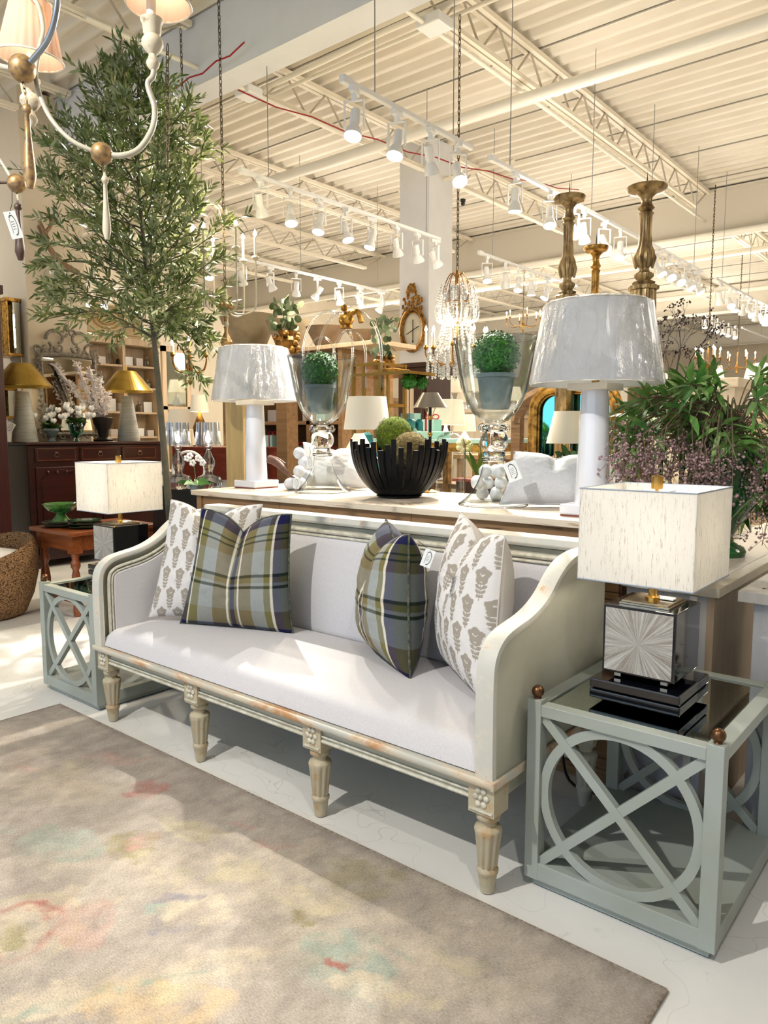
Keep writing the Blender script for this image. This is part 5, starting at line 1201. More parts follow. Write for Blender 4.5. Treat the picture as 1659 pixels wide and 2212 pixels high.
bm = B(); box(bm, lx0+.08, lx1-.08, ly0+.07, ly0+.10, .10, .13); box(bm, lx0+.08, lx1-.08, ly1-.10, ly1-.07, .10, .13); obj('stretcher', bm, 'cherry', lt)
mat('green_pottery', (40, 92, 36), .12, coat=.6, var=(96, 150, 72), vs=12); mat('teal_pottery', (18, 62, 46), .1, coat=.7, var=(30, 90, 56), vs=14)
def plate_stack(px, w, n, r, label, grp='green glazed plates on the low table'):
    c0 = PZ(px, w, TZ)
    for k in range(n):
        c = c0+Vector((0, 0, .001+k*.022)); bm = B(); lathe(bm, [(1e-4, 0), (r*.6, 0), (r*.98, .014), (r, .020), (r*.94, .020), (r*.6, .008), (1e-4, .007)], 32, c, flute=.04, nfl=8)
        solo('plate', bm, 'teal_pottery', label+(' , bottom of its stack' if k == 0 else ' , %s from the bottom of its stack' % ORD[k]).replace(' ,', ','), 'plate', grp, smooth=True)
    return c0+Vector((0, 0, .001+n*.022))
q = plate_stack(133, 5.95, 2, .15, 'large dark green scalloped plate under the footed bowl'); plate_stack(185, 5.85, 3, .13, 'dark green scalloped plate beside the footed bowl')
bm = B(); lathe(bm, [(.07, 0), (.06, .015), (.035, .05), (.05, .07), (.10, .085), (.135, .13), (.14, .14), (.13, .14), (.09, .095), (1e-4, .08)], 40, q, flute=.05, nfl=14); solo('footed_bowl', bm, 'green_pottery', 'light green footed bowl standing on the plate stack of the low table', 'bowl', smooth=True)

# ================================================================== dark dresser against the left pillar
dx0, dx1, dy0, dy1, dz = -8.14, -7.6, 3.5, 5.06, 1.31
dr = thing('dresser', 'tall dark mahogany dresser with three drawers and carved doors, left background', 'dresser', ((dx0+dx1)/2, (dy0+dy1)/2, 0))
bm = B(); box(bm, dx0, dx1, dy0, dy1, .08, dz-.03); obj('dresser_body', bm, 'mahogany', dr, bev=.01)
bm = B(); box(bm, dx0, dx1+.04, dy0-.03, dy1+.03, dz-.03, dz); obj('dresser_top', bm, 'mahogany', dr, bev=.008)
bm = B()
for yy in (dy0+.03, dy1-.09):
    for xx in (dx0+.02, dx1-.08): box(bm, xx, xx+.06, yy, yy+.06, 0, .08)
obj('foot', bm, 'mahogany', dr)
mat('old_silver', (190, 184, 170), .25, metal=1)
w3 = (dy1-dy0-.10)/3
for k in range(3):
    a0 = dy0+.05+k*w3+.02; b0 = a0+w3-.04; dw = obj('drawer', box(B(), dx1, dx1+.015, a0, b0, dz-.20, dz-.06), 'mahogany', dr, bev=.005)
    bm = B()
    for yy in (a0+.02, b0-.024): box(bm, dx1+.015, dx1+.02, yy, yy+.004, dz-.19, dz-.07)
    for zz in (dz-.19, dz-.074): box(bm, dx1+.015, dx1+.02, a0+.02, b0-.02, zz, zz+.004)
    obj('bead_trim', bm, 'old_silver' if k < 0 else 'cherry', dw)
    bm = B(); cy_ = (a0+b0)/2; tube(bm, [(dx1+.022, cy_+.025*math.sin(q*PI/6), dz-.135+.022*math.cos(q*PI/6)) for q in range(12)], .004, 5, closed=True); cbox(bm, (dx1+.018, cy_, dz-.11), (.006, .03, .02)); obj('ring_pull', bm, 'old_silver', dw)
w2_ = (dy1-dy0-.10)/2
for k in range(2):
    a0 = dy0+.05+k*w2_+.02; b0 = a0+w2_-.04; do = obj('door', box(B(), dx1, dx1+.012, a0, b0, .14, dz-.26), 'mahogany', dr, bev=.004)
    top = [(a0+.06+(b0-a0-.12)*q/12, dz-.36+.07*math.sin(PI*q/12)-.02*math.cos(4*PI*q/12)) for q in range(13)]
    bm = B(); tube(bm, [(dx1+.014, y_, z_) for y_, z_ in top]+[(dx1+.014, b0-.06, .22), (dx1+.014, a0+.06, .22)], .010, 6, closed=True); 
    for q in range(5): ball(bm, (dx1+.014, a0+.12+.1*q, dz-.31), .018, 8)
    obj('carved_moulding', bm, 'mahogany', do, smooth=True)
    obj('key_plate', cbox(B(), (dx1+.014, b0-.02 if k == 0 else a0+.02, .75), (.006, .02, .12)), 'brass', do)
# carved mirror
mat('carved_grey', (150, 142, 128), .6, var=(96, 86, 72), vs=30)
mat('mirror', (232, 234, 226), .02, metal=1)
mx = -8.09; my0, my1 = 3.84, 4.60; mz0, mz1 = dz+.01, 2.30; myc = (my0+my1)/2
mr = thing('mirror', 'ornately carved grey mirror standing on the dark dresser', 'mirror', (mx, myc, dz))
obj('mirror_glass', box(B(), mx-.01, mx, my0+.10, my1-.10, mz0+.10, 2.22), 'mirror', mr)
bm = B(); g = random.Random(8)
def scroll(c, r, a0, turns, rad):
    pts = [Vector((mx+.02, c[0]+r*(1-.75*k/18)*math.cos(a0+turns*2*PI*k/18), c[1]+r*(1-.75*k/18)*math.sin(a0+turns*2*PI*k/18))) for k in range(19)]; tube(bm, pts, [rad*(1-.4*k/18) for k in range(19)], 6)
for yy in (my0+.07, my1-.07):
    tube(bm, [(mx+.01, yy, z_) for z_ in np.linspace(mz0+.04, 2.24, 12)], .025, 8)
    for k in range(8): scroll((yy+(-.03 if yy < myc else .03), mz0+.10+k*.125), .045, g.uniform(0, 6), .8, .015)
tube(bm, [(mx+.01, y_, mz0+.07) for y_ in np.linspace(my0+.05, my1-.05, 8)], .025, 8); tube(bm, [(mx+.01, y_, 2.24+.03*math.sin(PI*(y_-my0)/(my1-my0))) for y_ in np.linspace(my0+.05, my1-.05, 10)], .025, 8)
for k in range(7): scroll((my0+.08+k*.1, mz0+.045), .04, g.uniform(0, 6), .8, .013)
for s in (-1, 1):
    scroll((myc+s*.12, 2.42), .13, PI/2-s*PI/2, .7*s, .022); scroll((myc+s*.25, 2.33), .07, 1, .9*s, .018); scroll((myc+s*.33, 2.28), .06, 2, .9*s, .016); scroll((myc+s*.10, 2.34), .06, 3, .9, .016); scroll((myc+s*.05, 2.50), .05, 0, .8*s, .015)
for k in range(9): ball(bm, (mx+.02, myc-.24+k*.06, 2.30+.03*math.sin(k*1.3)), .022, 8, .6, 1, 1)
ball(bm, (mx+.02, myc, 2.56), .028, 10, .6, 1, 1.6)
obj('carved_frame', bm, 'carved_grey', mr, smooth=True)
# brass cone lamps
mat('brass_shade', (186, 156, 76), .3, metal=.85, var=(160, 130, 56), vs=6); mat('ribbed_ceramic', (178, 180, 172), .55, var=(156, 158, 148), vs=30, stretch=(.2, .2, 3))
def cone_lamp(px, X, label):
    y = yon(px, X, 1.5); c = Vector((X, y, dz)); r = thing('table_lamp', label, 'table lamp', c, 'cone lamps on the dresser')
    obj('lamp_base', lathe(B(), [(.125, 0), (.128, .01), (.058, .51), (.05, .52), (1e-4, .52)], 40, c), 'ribbed_ceramic', r, smooth=True)
    bm = B(); lathe(bm, [(.008, .52), (.008, .86), (1e-4, .86)], 10, c); obj('stem', bm, 'brass', r)
    bm = B(); lathe(bm, [(.288, .565), (.29, .575), (.105, .80), (.10, .80), (.285, .565)], 48, c, cap=False); obj('lamp_shade', bm, 'brass_shade', r)
    obj('light_bulb', ball(B(), c+Vector((0, 0, .62)), .03, 12), 'bulb_white', r, smooth=True); point('bulb_light', c+Vector((0, 0, .56)), 4, (1, .8, .5), .03)
cone_lamp(52, -7.80, 'ribbed grey cone lamp with a wide brass shade at the near end of the dresser')
cone_lamp(277, -7.83, 'ribbed cone lamp with brass shade at the far end of the dresser')
tag(Vector((-7.66, yon(22, -7.66, 1.45), 1.46)), .07, .10, .5, 'white price tag hanging at the near brass-shade lamp')
# white coral and flowers on the dresser
mat('coral_white', (244, 236, 230), .8, var=(228, 212, 206), vs=30); mat('petal', (246, 246, 242), .6)
c = Vector((-7.80, yon(222, -7.80, 1.5), dz)); co_ = thing('coral_arrangement', 'white branching coral in a dark footed pot with carved scrolls on the dresser', 'arrangement', c)
bm = B(); lathe(bm, [(.10, 0), (.11, .02), (.05, .05), (.06, .12), (.10, .2), (.11, .26), (.10, .27), (1e-4, .25)], 24, c); obj('pot', bm, 'iron', co_, smooth=True)
bm = B(); g = random.Random(3)
for tgt in ((118, 790), (165, 785), (195, 800), (215, 820), (150, 830), (232, 850), (180, 830), (205, 850)):
    e = G(tgt[0], tgt[1], 8.15); p0 = c+Vector((0, 0, .27)); ln = smoothpts([p0, p0.lerp(e, .5)+Vector((0, 0, -.05)), e], 8); tube(bm, ln, [.028-.012*k/len(ln) for k in range(len(ln))], 6)
    for i, q in enumerate(ln[3:]):
        for _ in range(5): d = Vector((g.uniform(-1, 1), g.uniform(-1, 1), g.uniform(-.3, 1))).normalized(); tube(bm, [q, q+d*.055], [.012, .007], 4)
obj('coral', bm, 'coral_white', co_)
def flowers(px, X, label, vm, hl, n=7, wh=True, h=.2):
    c = Vector((X, yon(px, X, 1.4), dz)); r = thing('flower_vase', label, 'flowers', c)
    bm = B(); lathe(bm, [(.03, 0), (.035, .01), (.02, .04), (.07, .10), (.08, h-.02), (.07, h), (.06, h), (.07, h-.03), (.05, .10), (1e-4, .05)], 24, c); obj('vase_body', bm, vm, r, smooth=True)
    cs = []; bm = B(); g = random.Random(px)
    for k in range(26): a_ = g.uniform(0, 6.28); cs.append((c+Vector((0, 0, h)), Vector((math.cos(a_), math.sin(a_), g.uniform(.1, 1)))))
    V, F = leafspray(cs, .12, .025, px); npobj('leaves', V, F, 'leaf_dark', r)
    if wh:
        for k in range(n*2):
            q = c+Vector((g.uniform(-.13, .13), g.uniform(-.16, .16), h+g.uniform(.06, .2)))
            for a_ in range(4): ball(bm, q+Vector((.012*math.cos(a_*1.57), .016*math.sin(a_*1.57), .01*(a_ % 2))), .019, 8, .8, 1, 1.3)
        obj('blossoms', bm, 'petal', r, smooth=True)
thinglass('teal_glass', (120, 200, 180), 1.2, base=.12)
flowers(165, -7.72, 'white flowers in a teal-green footed glass bowl on the dresser', 'teal_glass', 1, 9)
flowers(112, -7.78, 'dark-leaved plant in a small pot in front of the carved mirror', 'zinc', 1, 3, True, .14)
# sconces on the pillar
def sconce(px0, px1, py0, py1, label):
    a = aty(px0, py0, 3.79); b = aty(px1, py1, 3.79); xm = (a.x+b.x)/2; r = thing('wall_sconce', label, 'sconce', (xm, 3.80, b.z), 'box sconces on the left pillar')
    x0_, x1_ = min(a.x, b.x), max(a.x, b.x)
    bm = B(); box(bm, x0_-.02, x1_+.02, 3.66, 3.83, a.z-.04, a.z); box(bm, x0_-.02, x1_+.02, 3.66, 3.83, b.z, b.z+.03); obj('gilt_cap', bm, 'gilt', r, bev=.004)
    bm = B(); n = 8
    for k in range(n): x_ = x0_+(x1_-x0_)*k/(n-1); tube(bm, [(x_, 3.68, b.z+.03), (x_, 3.68, a.z-.04)], .012, 6)
    obj('brass_rods', bm, 'gilt', r, smooth=True); obj('back_plate', box(B(), x0_, x1_, 3.74, 3.82, b.z+.03, a.z-.04), 'mirror', r)
    q = Vector((x0_-.02, 3.55, (a.z+b.z)/2-.02))
    bm = B(); tube(bm, [(q.x+.1, 3.68, b.z+.12), (q.x, 3.55, b.z+.12), (q.x, 3.55, q.z)], .008, 6); obj('arm', bm, 'gilt', r)
    obj('candle_shade', lathe(B(), [(.07, .0), (.045, .12), (.044, .12), (.069, 0)], 20, q+Vector((0, 0, .06)), cap=False), 'pleated_shade', r, smooth=True)
    obj('light_bulb', ball(B(), q+Vector((0, 0, .10)), .018, 10), 'bulb_white', r, smooth=True)
sconce(8, 42, 652, 770, 'gilt rod-fronted box sconce on the bluish pillar face, upper one')
sconce(6, 30, 838, 905, 'gilt rod-fronted box sconce, lower one, partly behind the brass-shade lamp')
wood('oxblood', (48, 10, 8), (70, 18, 14), .4, 'z')
ar_ = G(-45, 800, 7.0); wd_ = thing('wardrobe', 'dark oxblood wardrobe edge at the far left', 'wardrobe', (ar_.x-.3, ar_.y-.1, 0))
xw = aty(9, 800, 3.2).x; bm = B(); box(bm, xw-1.0, xw, 2.75, 3.2, 0, 2.75); obj('cabinet_body', bm, 'oxblood', wd_, bev=.01); bm = B(); box(bm, xw-1.0, xw+.02, 2.73, 3.22, 2.70, 2.78); obj('cornice', bm, 'oxblood', wd_)
# antler on wall, glass platter
an = Vector((-8.12, yon(105, -8.12, 3.1), 3.05)); 
tips_ = [((98, 470), (92, 500), (104, 525)), ((84, 482), (95, 510), (108, 540), (118, 560)), ((108, 462), (112, 490), (100, 515))]
wood('antler', (120, 92, 62), (168, 140, 104), .6, 'z', 4)
bm = B(); W_ = 7.9
tube(bm, smoothpts([G(170, 590, W_+.1), G(130, 565, W_), G(104, 530, W_-.1), G(97, 500, W_-.1)], 5), .03, 8); tube(bm, smoothpts([G(97, 502, W_-.1), G(90, 488, W_), G(84, 474, W_)], 4), [.022]*8+[.006], 6); tube(bm, smoothpts([G(99, 502, W_-.1), G(110, 486, W_), G(109, 464, W_)], 4), [.022]*8+[.006], 6); tube(bm, smoothpts([G(104, 530, W_), G(92, 510, W_), G(82, 486, W_)], 4), [.022]*8+[.006], 6)
solo('antler_mount', bm, 'antler', 'forked brown antler jutting out behind the left olive branches', 'antler', smooth=True)
gp = Vector((-8.11, yon(135, -8.11, 2.5), G(135, 628, 8.6).z)); bm = B(); lathe(bm, [(1e-4, 0), (.19, .004), (.20, .02), (.17, .01), (1e-4, .012)], 36, M=Matrix.Translation(gp) @ Matrix.Rotation(PI/2, 4, 'Y')); solo('glass_platter', bm, 'clear_bowl', 'round clear glass platter hung on the beige pillar behind the olive tree', 'platter', smooth=True)
# ================================================================== background furniture
wood('pale_oak', (176, 152, 124), (204, 182, 152), .6, 'z', 2)
wood('tan_panel', (158, 132, 82), (190, 164, 112), .55, 'z', 2)
wood('shelf_brown', (120, 88, 52), (156, 120, 80), .55, 'x', 2)
wood('pink_plank', (208, 182, 160), (228, 206, 184), .7, 'z', 1)
wood('dark_walnut', (44, 28, 24), (70, 46, 38), .4, 'z', 2)
wood('red_brown', (96, 34, 20), (130, 54, 34), .35, 'y', 2, coat=.3)
mat('linen_shade', (240, 232, 214), .85); MATS['linen_shade'].node_tree.nodes['Principled BSDF'].inputs['Emission Color'].default_value = srgb((255, 224, 176)); MATS['linen_shade'].node_tree.nodes['Principled BSDF'].inputs['Emission Strength'].default_value = .12
mat('ivory_shade', (232, 230, 220), .8)
mat('concrete', (166, 150, 122), .85, var=(142, 126, 100), vs=5); mat('dark_concrete', (134, 118, 100), .85, var=(110, 96, 82), vs=6)
mat('mint', (172, 212, 204), .6); mat('red_ribbon', (168, 22, 34), .4); mat('teal_glaze', (32, 112, 118), .15, coat=.5)
mat('silver_paper', (196, 186, 180), .5)
# bookcase on the left with picture panel above
X = -11.0; ya, yb = yon(190, X, 2), yon(345, X, 2); zt_ = 2.82
bk = thing('bookcase', 'pale oak open bookcase with glassware behind the far brass-shade lamp', 'bookcase', (X-.2, (ya+yb)/2, 0))
bm = B(); box(bm, X-.4, X-.36, ya, yb, 0, zt_); box(bm, X-.4, X+.03, ya-.03, yb+.03, zt_, zt_+.10)
for yy in (ya, (ya+yb)/2-.02, yb-.05): box(bm, X-.4, X, yy, yy+.05, 0, zt_)
obj('bookcase_frame', bm, 'pale_oak', bk)
shz = (1.35, 1.75, 2.15, 2.5)
for zz in shz: obj('shelf', box(B(), X-.36, X-.02, ya+.05, yb-.05, zz-.03, zz), 'pale_oak', bk)
g = random.Random(31); k = 0
nms = [('glass_bottle', 'crystal', 'bottle'), ('picture_frame', 'white_metal', 'picture frame'), ('book_block', 'silver_paper', 'box'), ('glass_jar', 'clear_bowl', 'jar')]
words = ['lowest visible', 'second', 'third', 'top']
for si, zz in enumerate(shz):
    for j in range(7):
        y = ya+.14+j*(yb-ya-.28)/6; nm, mt_, ct = nms[(si*3+j*5) % 4]; bm = B(); h = g.uniform(.12, .24)
        if nm == 'picture_frame': box(bm, X-.16, X-.14, y-.08, y+.08, zz+.001, zz+h); 
        elif nm == 'book_block': box(bm, X-.22, X-.08, y-.06, y+.06, zz+.001, zz+h*.7)
        else: lathe(bm, [(.05, .001), (.055, .02), (.05, h*.6), (.02, h*.75), (.022, h), (1e-4, h)], 14, (X-.14, y, zz))
        solo(nm, bm, mt_, '%s %s on the %s shelf of the oak bookcase, %s from the tree' % ({'glass_bottle': 'clear', 'picture_frame': 'small', 'book_block': 'pale grey', 'glass_jar': 'thin clear'}[nm], ct, words[si], ORD[6-j]), ct, 'small wares in the oak bookcase', smooth=nm.startswith('glass'))
mat('panel_beige', (186, 166, 128), .7, var=(170, 150, 112), vs=4); mat('panel_orn', (150, 118, 66), .7)
ya, yb = yon(184, X+.02, 3.2), yon(306, X+.02, 3.2); z0_, z1_ = 2.93, 3.42
pp_ = thing('wall_panel', 'beige painted panel with oval and swag ornament standing on the oak bookcase', 'panel', (X, (ya+yb)/2, z0_))
obj('panel_board', box(B(), X-.03, X, ya, yb, z0_, z1_), 'panel_beige', pp_); bm = B(); ym = ya+(yb-ya)*.38; zm = (z0_+z1_)/2+.02
for rx_, rz_ in ((.24, .15), (.16, .09)): tube(bm, [(X+.006, ym+rx_*math.cos(q*PI/16), zm+rz_*math.sin(q*PI/16)) for q in range(32)], .014, 6, closed=True)
tube(bm, [(X+.006, ym+.25+(yb-ym-.4)*q/12, zm+.08-.14*math.sin(PI*q/12)) for q in range(13)], .014, 6); tube(bm, [(X+.006, yb-.13, zm+.1), (X+.006, yb-.13, zm-.16)], .014, 6)
for a_ in ((ya+.03, yb-.03, z0_+.03, z0_+.045), (ya+.03, yb-.03, z1_-.045, z1_-.03)): box(bm, X, X+.006, *a_)
obj('painted_ornament', bm, 'panel_orn', pp_, smooth=False)
# tall leaning mirrors/doors between tree and lamp
X = -9.6; ya, yb = yon(352, X, 1.8), yon(412, X, 1.8); mm_ = thing('mirror', 'tall pale antiqued mirror door behind the tree trunk', 'mirror', (X, (ya+yb)/2, 0))
obj('mirror_glass', box(B(), X-.02, X, ya+.06, yb-.06, .1, 2.6), 'antique_mirror', mm_); bm = B()
for a_ in ((ya, ya+.07, 0, 2.68), (yb-.07, yb, 0, 2.68), (ya, yb, 2.6, 2.68), (ya, yb, 1.75, 1.80), (ya, yb, 0, .1)): box(bm, X-.03, X+.02, *a_)
obj('mirror_frame', bm, 'pale_oak', mm_)

def lamp(px, w, z0, zs, zt2, rb, rt2, label, shade='linen_shade', basem='glazed_white', bp=None, grp=None, lit=0, seg=36):
    c = PZ(px, w, z0); r = thing('table_lamp', label, 'table lamp', c, grp); h = zs-z0
    bp = bp or [(.07, 0), (.075, .012), (.03, .03), (.06, h*.3), (.07, h*.55), (.03, h*.85), (.015, h*.95), (.01, h+.03)]
    obj('lamp_base', lathe(B(), bp, 24, c), basem, r, smooth=True)
    obj('lamp_shade', lathe(B(), [(rb, h), (rt2, zt2-z0), (rt2-.003, zt2-z0), (rb-.003, h)], seg, c, cap=False), shade, r, smooth=True)
    obj('stem', tube(B(), [c+Vector((0, 0, h*.8)), c+Vector((0, 0, zt2-z0-.02))], .005, 6), 'brass', r)
    if lit: obj('light_bulb', ball(B(), c+Vector((0, 0, h+.08)), .025, 10), 'bulb_white', r, smooth=True); point('bulb_light', c+Vector((0, 0, h+.05)), lit, (1, .8, .55), .04)
    return r
def table(name, label, x0, x1, y0, y1, z, m_, cat='table', legs=True):
    r = thing(name, label, cat, ((x0+x1)/2, (y0+y1)/2, 0)); obj('table_top', box(B(), x0, x1, y0, y1, z-.04, z), m_, r, bev=.004)
    if legs:
        for xx in (x0+.04, x1-.09):
            for yy in (y0+.04, y1-.09): obj('leg', box(B(), xx, xx+.05, yy, yy+.05, 0, z-.04), m_, r)
    else: obj('table_body', box(B(), x0+.03, x1-.03, y0+.03, y1-.03, 0, z-.04), m_, r)
    return r
# black table with crystal lamps, left of the console
table('display_table', 'black display table carrying the ribbed crystal lamps, left behind the sofa', -5.3, -4.12, 3.38, 4.4, .99, 'black', legs=False)
thinglass('ribbed_glass', (236, 238, 240), 1.4, base=.22, rough=.08)
def crystal_lamp(px, w, label):
    c = PZ(px, w, .99); r = thing('crystal_lamp', label, 'table lamp', c, 'ribbed crystal lamps on the black table')
    obj('lamp_base', lathe(B(), [(.085, 0), (.09, .01), (.10, .05), (.085, .09), (.03, .11), (.028, .13), (.045, .17), (.048, .21), (.02, .27), (.015, .29), (.03, .30), (.03, .31), (.012, .32)], 40, c, flute=.08, nfl=12), 'crystal', r, smooth=True)
    obj('glass_shade', lathe(B(), [(.09, .315), (.093, .33), (.082, .49), (.080, .49), (.09, .33)], 72, c, cap=False, flute=.08, nfl=24), 'ribbed_glass', r, smooth=True)
    obj('light_bulb', ball(B(), c+Vector((0, 0, .37)), .02, 10, 1, 1, 1.6), 'bulb_white', r, smooth=True); point('bulb_light', c+Vector((0, 0, .40)), 1.5, (1, .85, .65), .02)
crystal_lamp(387, 5.55, 'ribbed crystal lamp with a fluted glass shade, nearer the tree trunk'); crystal_lamp(452, 5.5, 'ribbed crystal lamp with a fluted glass shade, next to the tan pillar')
c = PZ(425, 5.1, .99); orc = thing('orchid', 'white orchid with broad green leaves on the black table', 'orchid', c); g = random.Random(5)
V, F = leafspray([(c+Vector((0, 0, .05)), Vector((math.cos(a_), math.sin(a_), .45))) for a_ in np.linspace(0, 5.6, 8)], .14, .028, 2, droop=.3); npobj('leaves', V, F, 'leaf_bright', orc)
bm = B(); lathe(bm, [(.04, 0), (.05, .06), (1e-4, .06)], 16, c); obj('pot', bm, 'zinc', orc, smooth=True)
bm = B(); tube(bm, smoothpts([c+Vector((0, 0, .05)), c+Vector((-.03, 0, .2)), G(405, 985, 5.1)], 5), .003, 5); obj('stem', bm, 'leaf_dark', orc)
bm = B()
for px, py in ((404, 990), (416, 1000), (428, 990), (410, 985), (438, 1000)):
    q = G(px, py, 5.08)
    for a_ in range(5): ball(bm, q+(rt*math.cos(a_*1.257)+up*math.sin(a_*1.257))*.014, .011, 8)
obj('blossoms', bm, 'petal', orc, smooth=True)
ch_ = PZ(418, 5.3, 0); r_ = thing('side_chair', 'white painted chair with a round open back, behind the orchid', 'chair', ch_)
ch_ = PZ(408, 7.0, 0); r_.location = ch_; qc = PZ(408, 7.0, 1.06)
obj('backrest', tube(B(), [qc+rt*.15*math.cos(a_)+Vector((0, 0, .17*math.sin(a_))) for a_ in np.linspace(0, 2*PI, 28)[:-1]], .014, 8, closed=True), 'white_metal', r_, smooth=True)
for s in (-1, 1):
    a_ = qc+rt*s*.09-Vector((0, 0, .12)); obj('leg', tube(B(), [a_, Vector((a_.x, a_.y, 0))], .018, 8), 'white_metal', r_, smooth=True)
bm = B(); cbox(bm, PZ(408, 7.0, .47)+Vector((.1, -.12, 0)), (.4, .4, .06)); obj('seat', bm, 'pillow_white', r_, bev=.02)
# tan pillar
a_ = PZ(518, 5.05, 0); tp_ = thing('pedestal', 'tall square tan wooden pillar behind the left column lamp', 'pedestal', a_)
obj('pedestal_body', box(B(), a_.x-.09, a_.x+.09, a_.y-.01, a_.y+.16, 0, 1.66), 'tan_panel', tp_, bev=.003)
obj('pedestal_top', box(B(), a_.x-.09, a_.x+.09, a_.y-.015, a_.y+.155, 1.66, 1.67), 'tan_panel', tp_)
# red-brown chest
c0 = PZ(470, 7.3, 0); ds = thing('chest', 'red-brown chest of drawers seen behind the crystal lamps', 'chest', c0); obj('chest_body', box(B(), c0.x-.7, c0.x+.5, c0.y, c0.y+.5, 0, 1.27), 'red_brown', ds, bev=.01)
for k in range(3): dw = obj('drawer', box(B(), c0.x-.6, c0.x+.4, c0.y-.012, c0.y, .95-k*.3, 1.2-k*.3), 'red_brown', ds, bev=.004); obj('pull', ball(B(), (c0.x-.1, c0.y-.025, 1.07-k*.3), .02, 8), 'brass', dw)
lamp(433, 7.5, 1.27, 1.615, 1.78, .095, .075, 'small lit white lamp on the red-brown chest', lit=5, basem='old_gold')
lamp(400, 8.2, 1.0, 1.44, 1.66, .19, .155, 'wide pale-yellow lit lampshade low behind the crystal lamps', lit=8); tb_ = PZ(400, 8.2, 0); table('side_board', 'pale side table under the wide yellow-lit lamp', tb_.x-.3, tb_.x+.3, tb_.y-.25, tb_.y+.25, 1.0, 'pale_oak')
# tall shelving unit behind console (w about 7) with planters on top
A0 = PZ(470, 7.3, 0); A1 = PZ(838, 7.3, 0)
Ys = 5.15; xa = aty(478, 740, Ys).x; xb = aty(738, 760, Ys).x; zt_ = aty(640, 752, Ys).z
sh = thing('shelving_unit', 'tall plank-backed shelving unit behind the console with concrete planters on top', 'shelving unit', ((xa+xb)/2, Ys+.25, 0))
bm = B(); box(bm, xa, xb, Ys+.5, Ys+.53, 0, zt_-.04); obj('plank_back', bm, 'pink_plank', sh)
bm = B(); box(bm, xa-.05, xb+.45, Ys-.02, Ys+.55, zt_-.04, zt_); obj('top_board', bm, 'pale_oak', sh, bev=.004)
nn = 5
for k in range(nn): x_ = xa+(xb-xa-.05)*k/(nn-1); obj('upright', box(B(), x_, x_+.05, Ys, Ys+.5, 0, zt_-.04), 'shelf_brown', sh)
SZ = [.75, 1.12, 1.52]
for z_ in SZ: obj('shelf', box(B(), xa+.05, xb-.05, Ys, Ys+.5, z_-.035, z_), 'shelf_brown', sh)
def onY(px, Y, z):   # point on the shelf plane
    lo = aty(px, 900, Y); return Vector((lo.x, Y, z))
def planter(px0, px1, py0, py1, Y, m_, label):
    a = aty(px0, py0, Y); b = aty(px1, py0, Y); c = (a+b)/2; R = abs(b.x-a.x)/2*.80; H_ = a.z-zt_; c = Vector((c.x, Y, zt_))
    r = thing('planter', label, 'planter', c, 'concrete planters on the shelving unit')
    bm = B(); lathe(bm, [(R*.42, 0), (R*.46, .01), (R, H_), (R*.93, H_), (R*.40, .03), (1e-4, .03)], 40, c); obj('planter_body', bm, m_, r, smooth=True, angle=50)
planter(486, 590, 690, 748, Ys+.26, 'concrete', 'light concrete conical planter, nearest the left column lamp'); planter(582, 668, 700, 752, Ys+.28, 'concrete', 'light concrete conical planter behind the eucalyptus in the gilt urn')
planter(665, 745, 712, 770, Ys+.28, 'dark_concrete', 'darker rough planter seen through the clear arches'); planter(750, 828, 720, 770, Ys+.28, 'dark_concrete', 'darker rough planter beside the far eucalyptus')
# gilt urns with eucalyptus
mat('euca', (74, 92, 58), .6, var=(110, 124, 92), vs=10)
def euc(px, pyt, pym, pyb, Y, label, s):
    c = aty(px, pyb, Y); r = thing('gilt_urn', label, 'urn', c); H_ = aty(px, pym, Y).z-c.z
    bm = B(); lathe(bm, [(.06*s, 0), (.07*s, .03*H_), (.03*s, .15*H_), (.06*s, .3*H_), (.095*s, .55*H_), (.10*s, .7*H_), (.06*s, .85*H_), (.075*s, H_), (.06*s, H_), (1e-4, .8*H_)], 28, c, flute=.12, nfl=8); obj('urn_body', bm, 'old_gold', r, smooth=True)
    bm = B(); g = random.Random(px)
    for k in range(16): a_ = g.uniform(0, 6.28); ball(bm, c+Vector((.09*s*math.cos(a_), .09*s*math.sin(a_), H_*g.uniform(.3, .95))), .028*s, 8)
    obj('relief', bm, 'old_gold', r, smooth=True, kind='stuff')
    bm = B(); tp = aty(px, pyt, Y)
    for k in range(46):
        q = c.lerp(tp, 1)*0+Vector((c.x, c.y, c.z+H_))+Vector((g.uniform(-.12, .12)*s, g.uniform(-.1, .1)*s, g.uniform(0, 1)*(tp.z-c.z-H_))); M = Matrix.Translation(q) @ Euler((g.uniform(0, 3), g.uniform(0, 3), 0)).to_matrix().to_4x4(); lathe(bm, [(1e-4, 0), (.034*s, .001), (1e-4, .002)], 8, M=M)
    for k in range(5): tube(bm, [(c.x, c.y, c.z+H_*.9), (c.x+g.uniform(-.1, .1)*s, c.y, tp.z)], .004, 4)
    obj('eucalyptus', bm, 'euca', r)
euc(620, 645, 715, 786, 4.75, 'ornate gilt urn with round-leaved eucalyptus, between the left lamp shade and the left glass urn', 1.1); euc(828, 685, 770, 806, 4.95, 'smaller gilt urn with a trailing green spray, left of the round gilt barometer', .9)
q = onY(620, 4.75, 0); q2 = onY(828, 4.95, 0); ped = thing('pedestal', 'slender brown pedestal under the smaller gilt urn', 'pedestal', q2); obj('pedestal_body', box(B(), q2.x-.06, q2.x+.06, 4.89, 5.01, 0, aty(828, 806, 4.95).z), 'shelf_brown', ped)
tz_ = aty(620, 786, 4.75).z; ped = thing('pedestal', 'slender brown pedestal under the ornate gilt urn', 'pedestal', q); obj('pedestal_body', box(B(), q.x-.07, q.x+.07, 4.68, 4.82, 0, tz_), 'shelf_brown', ped)
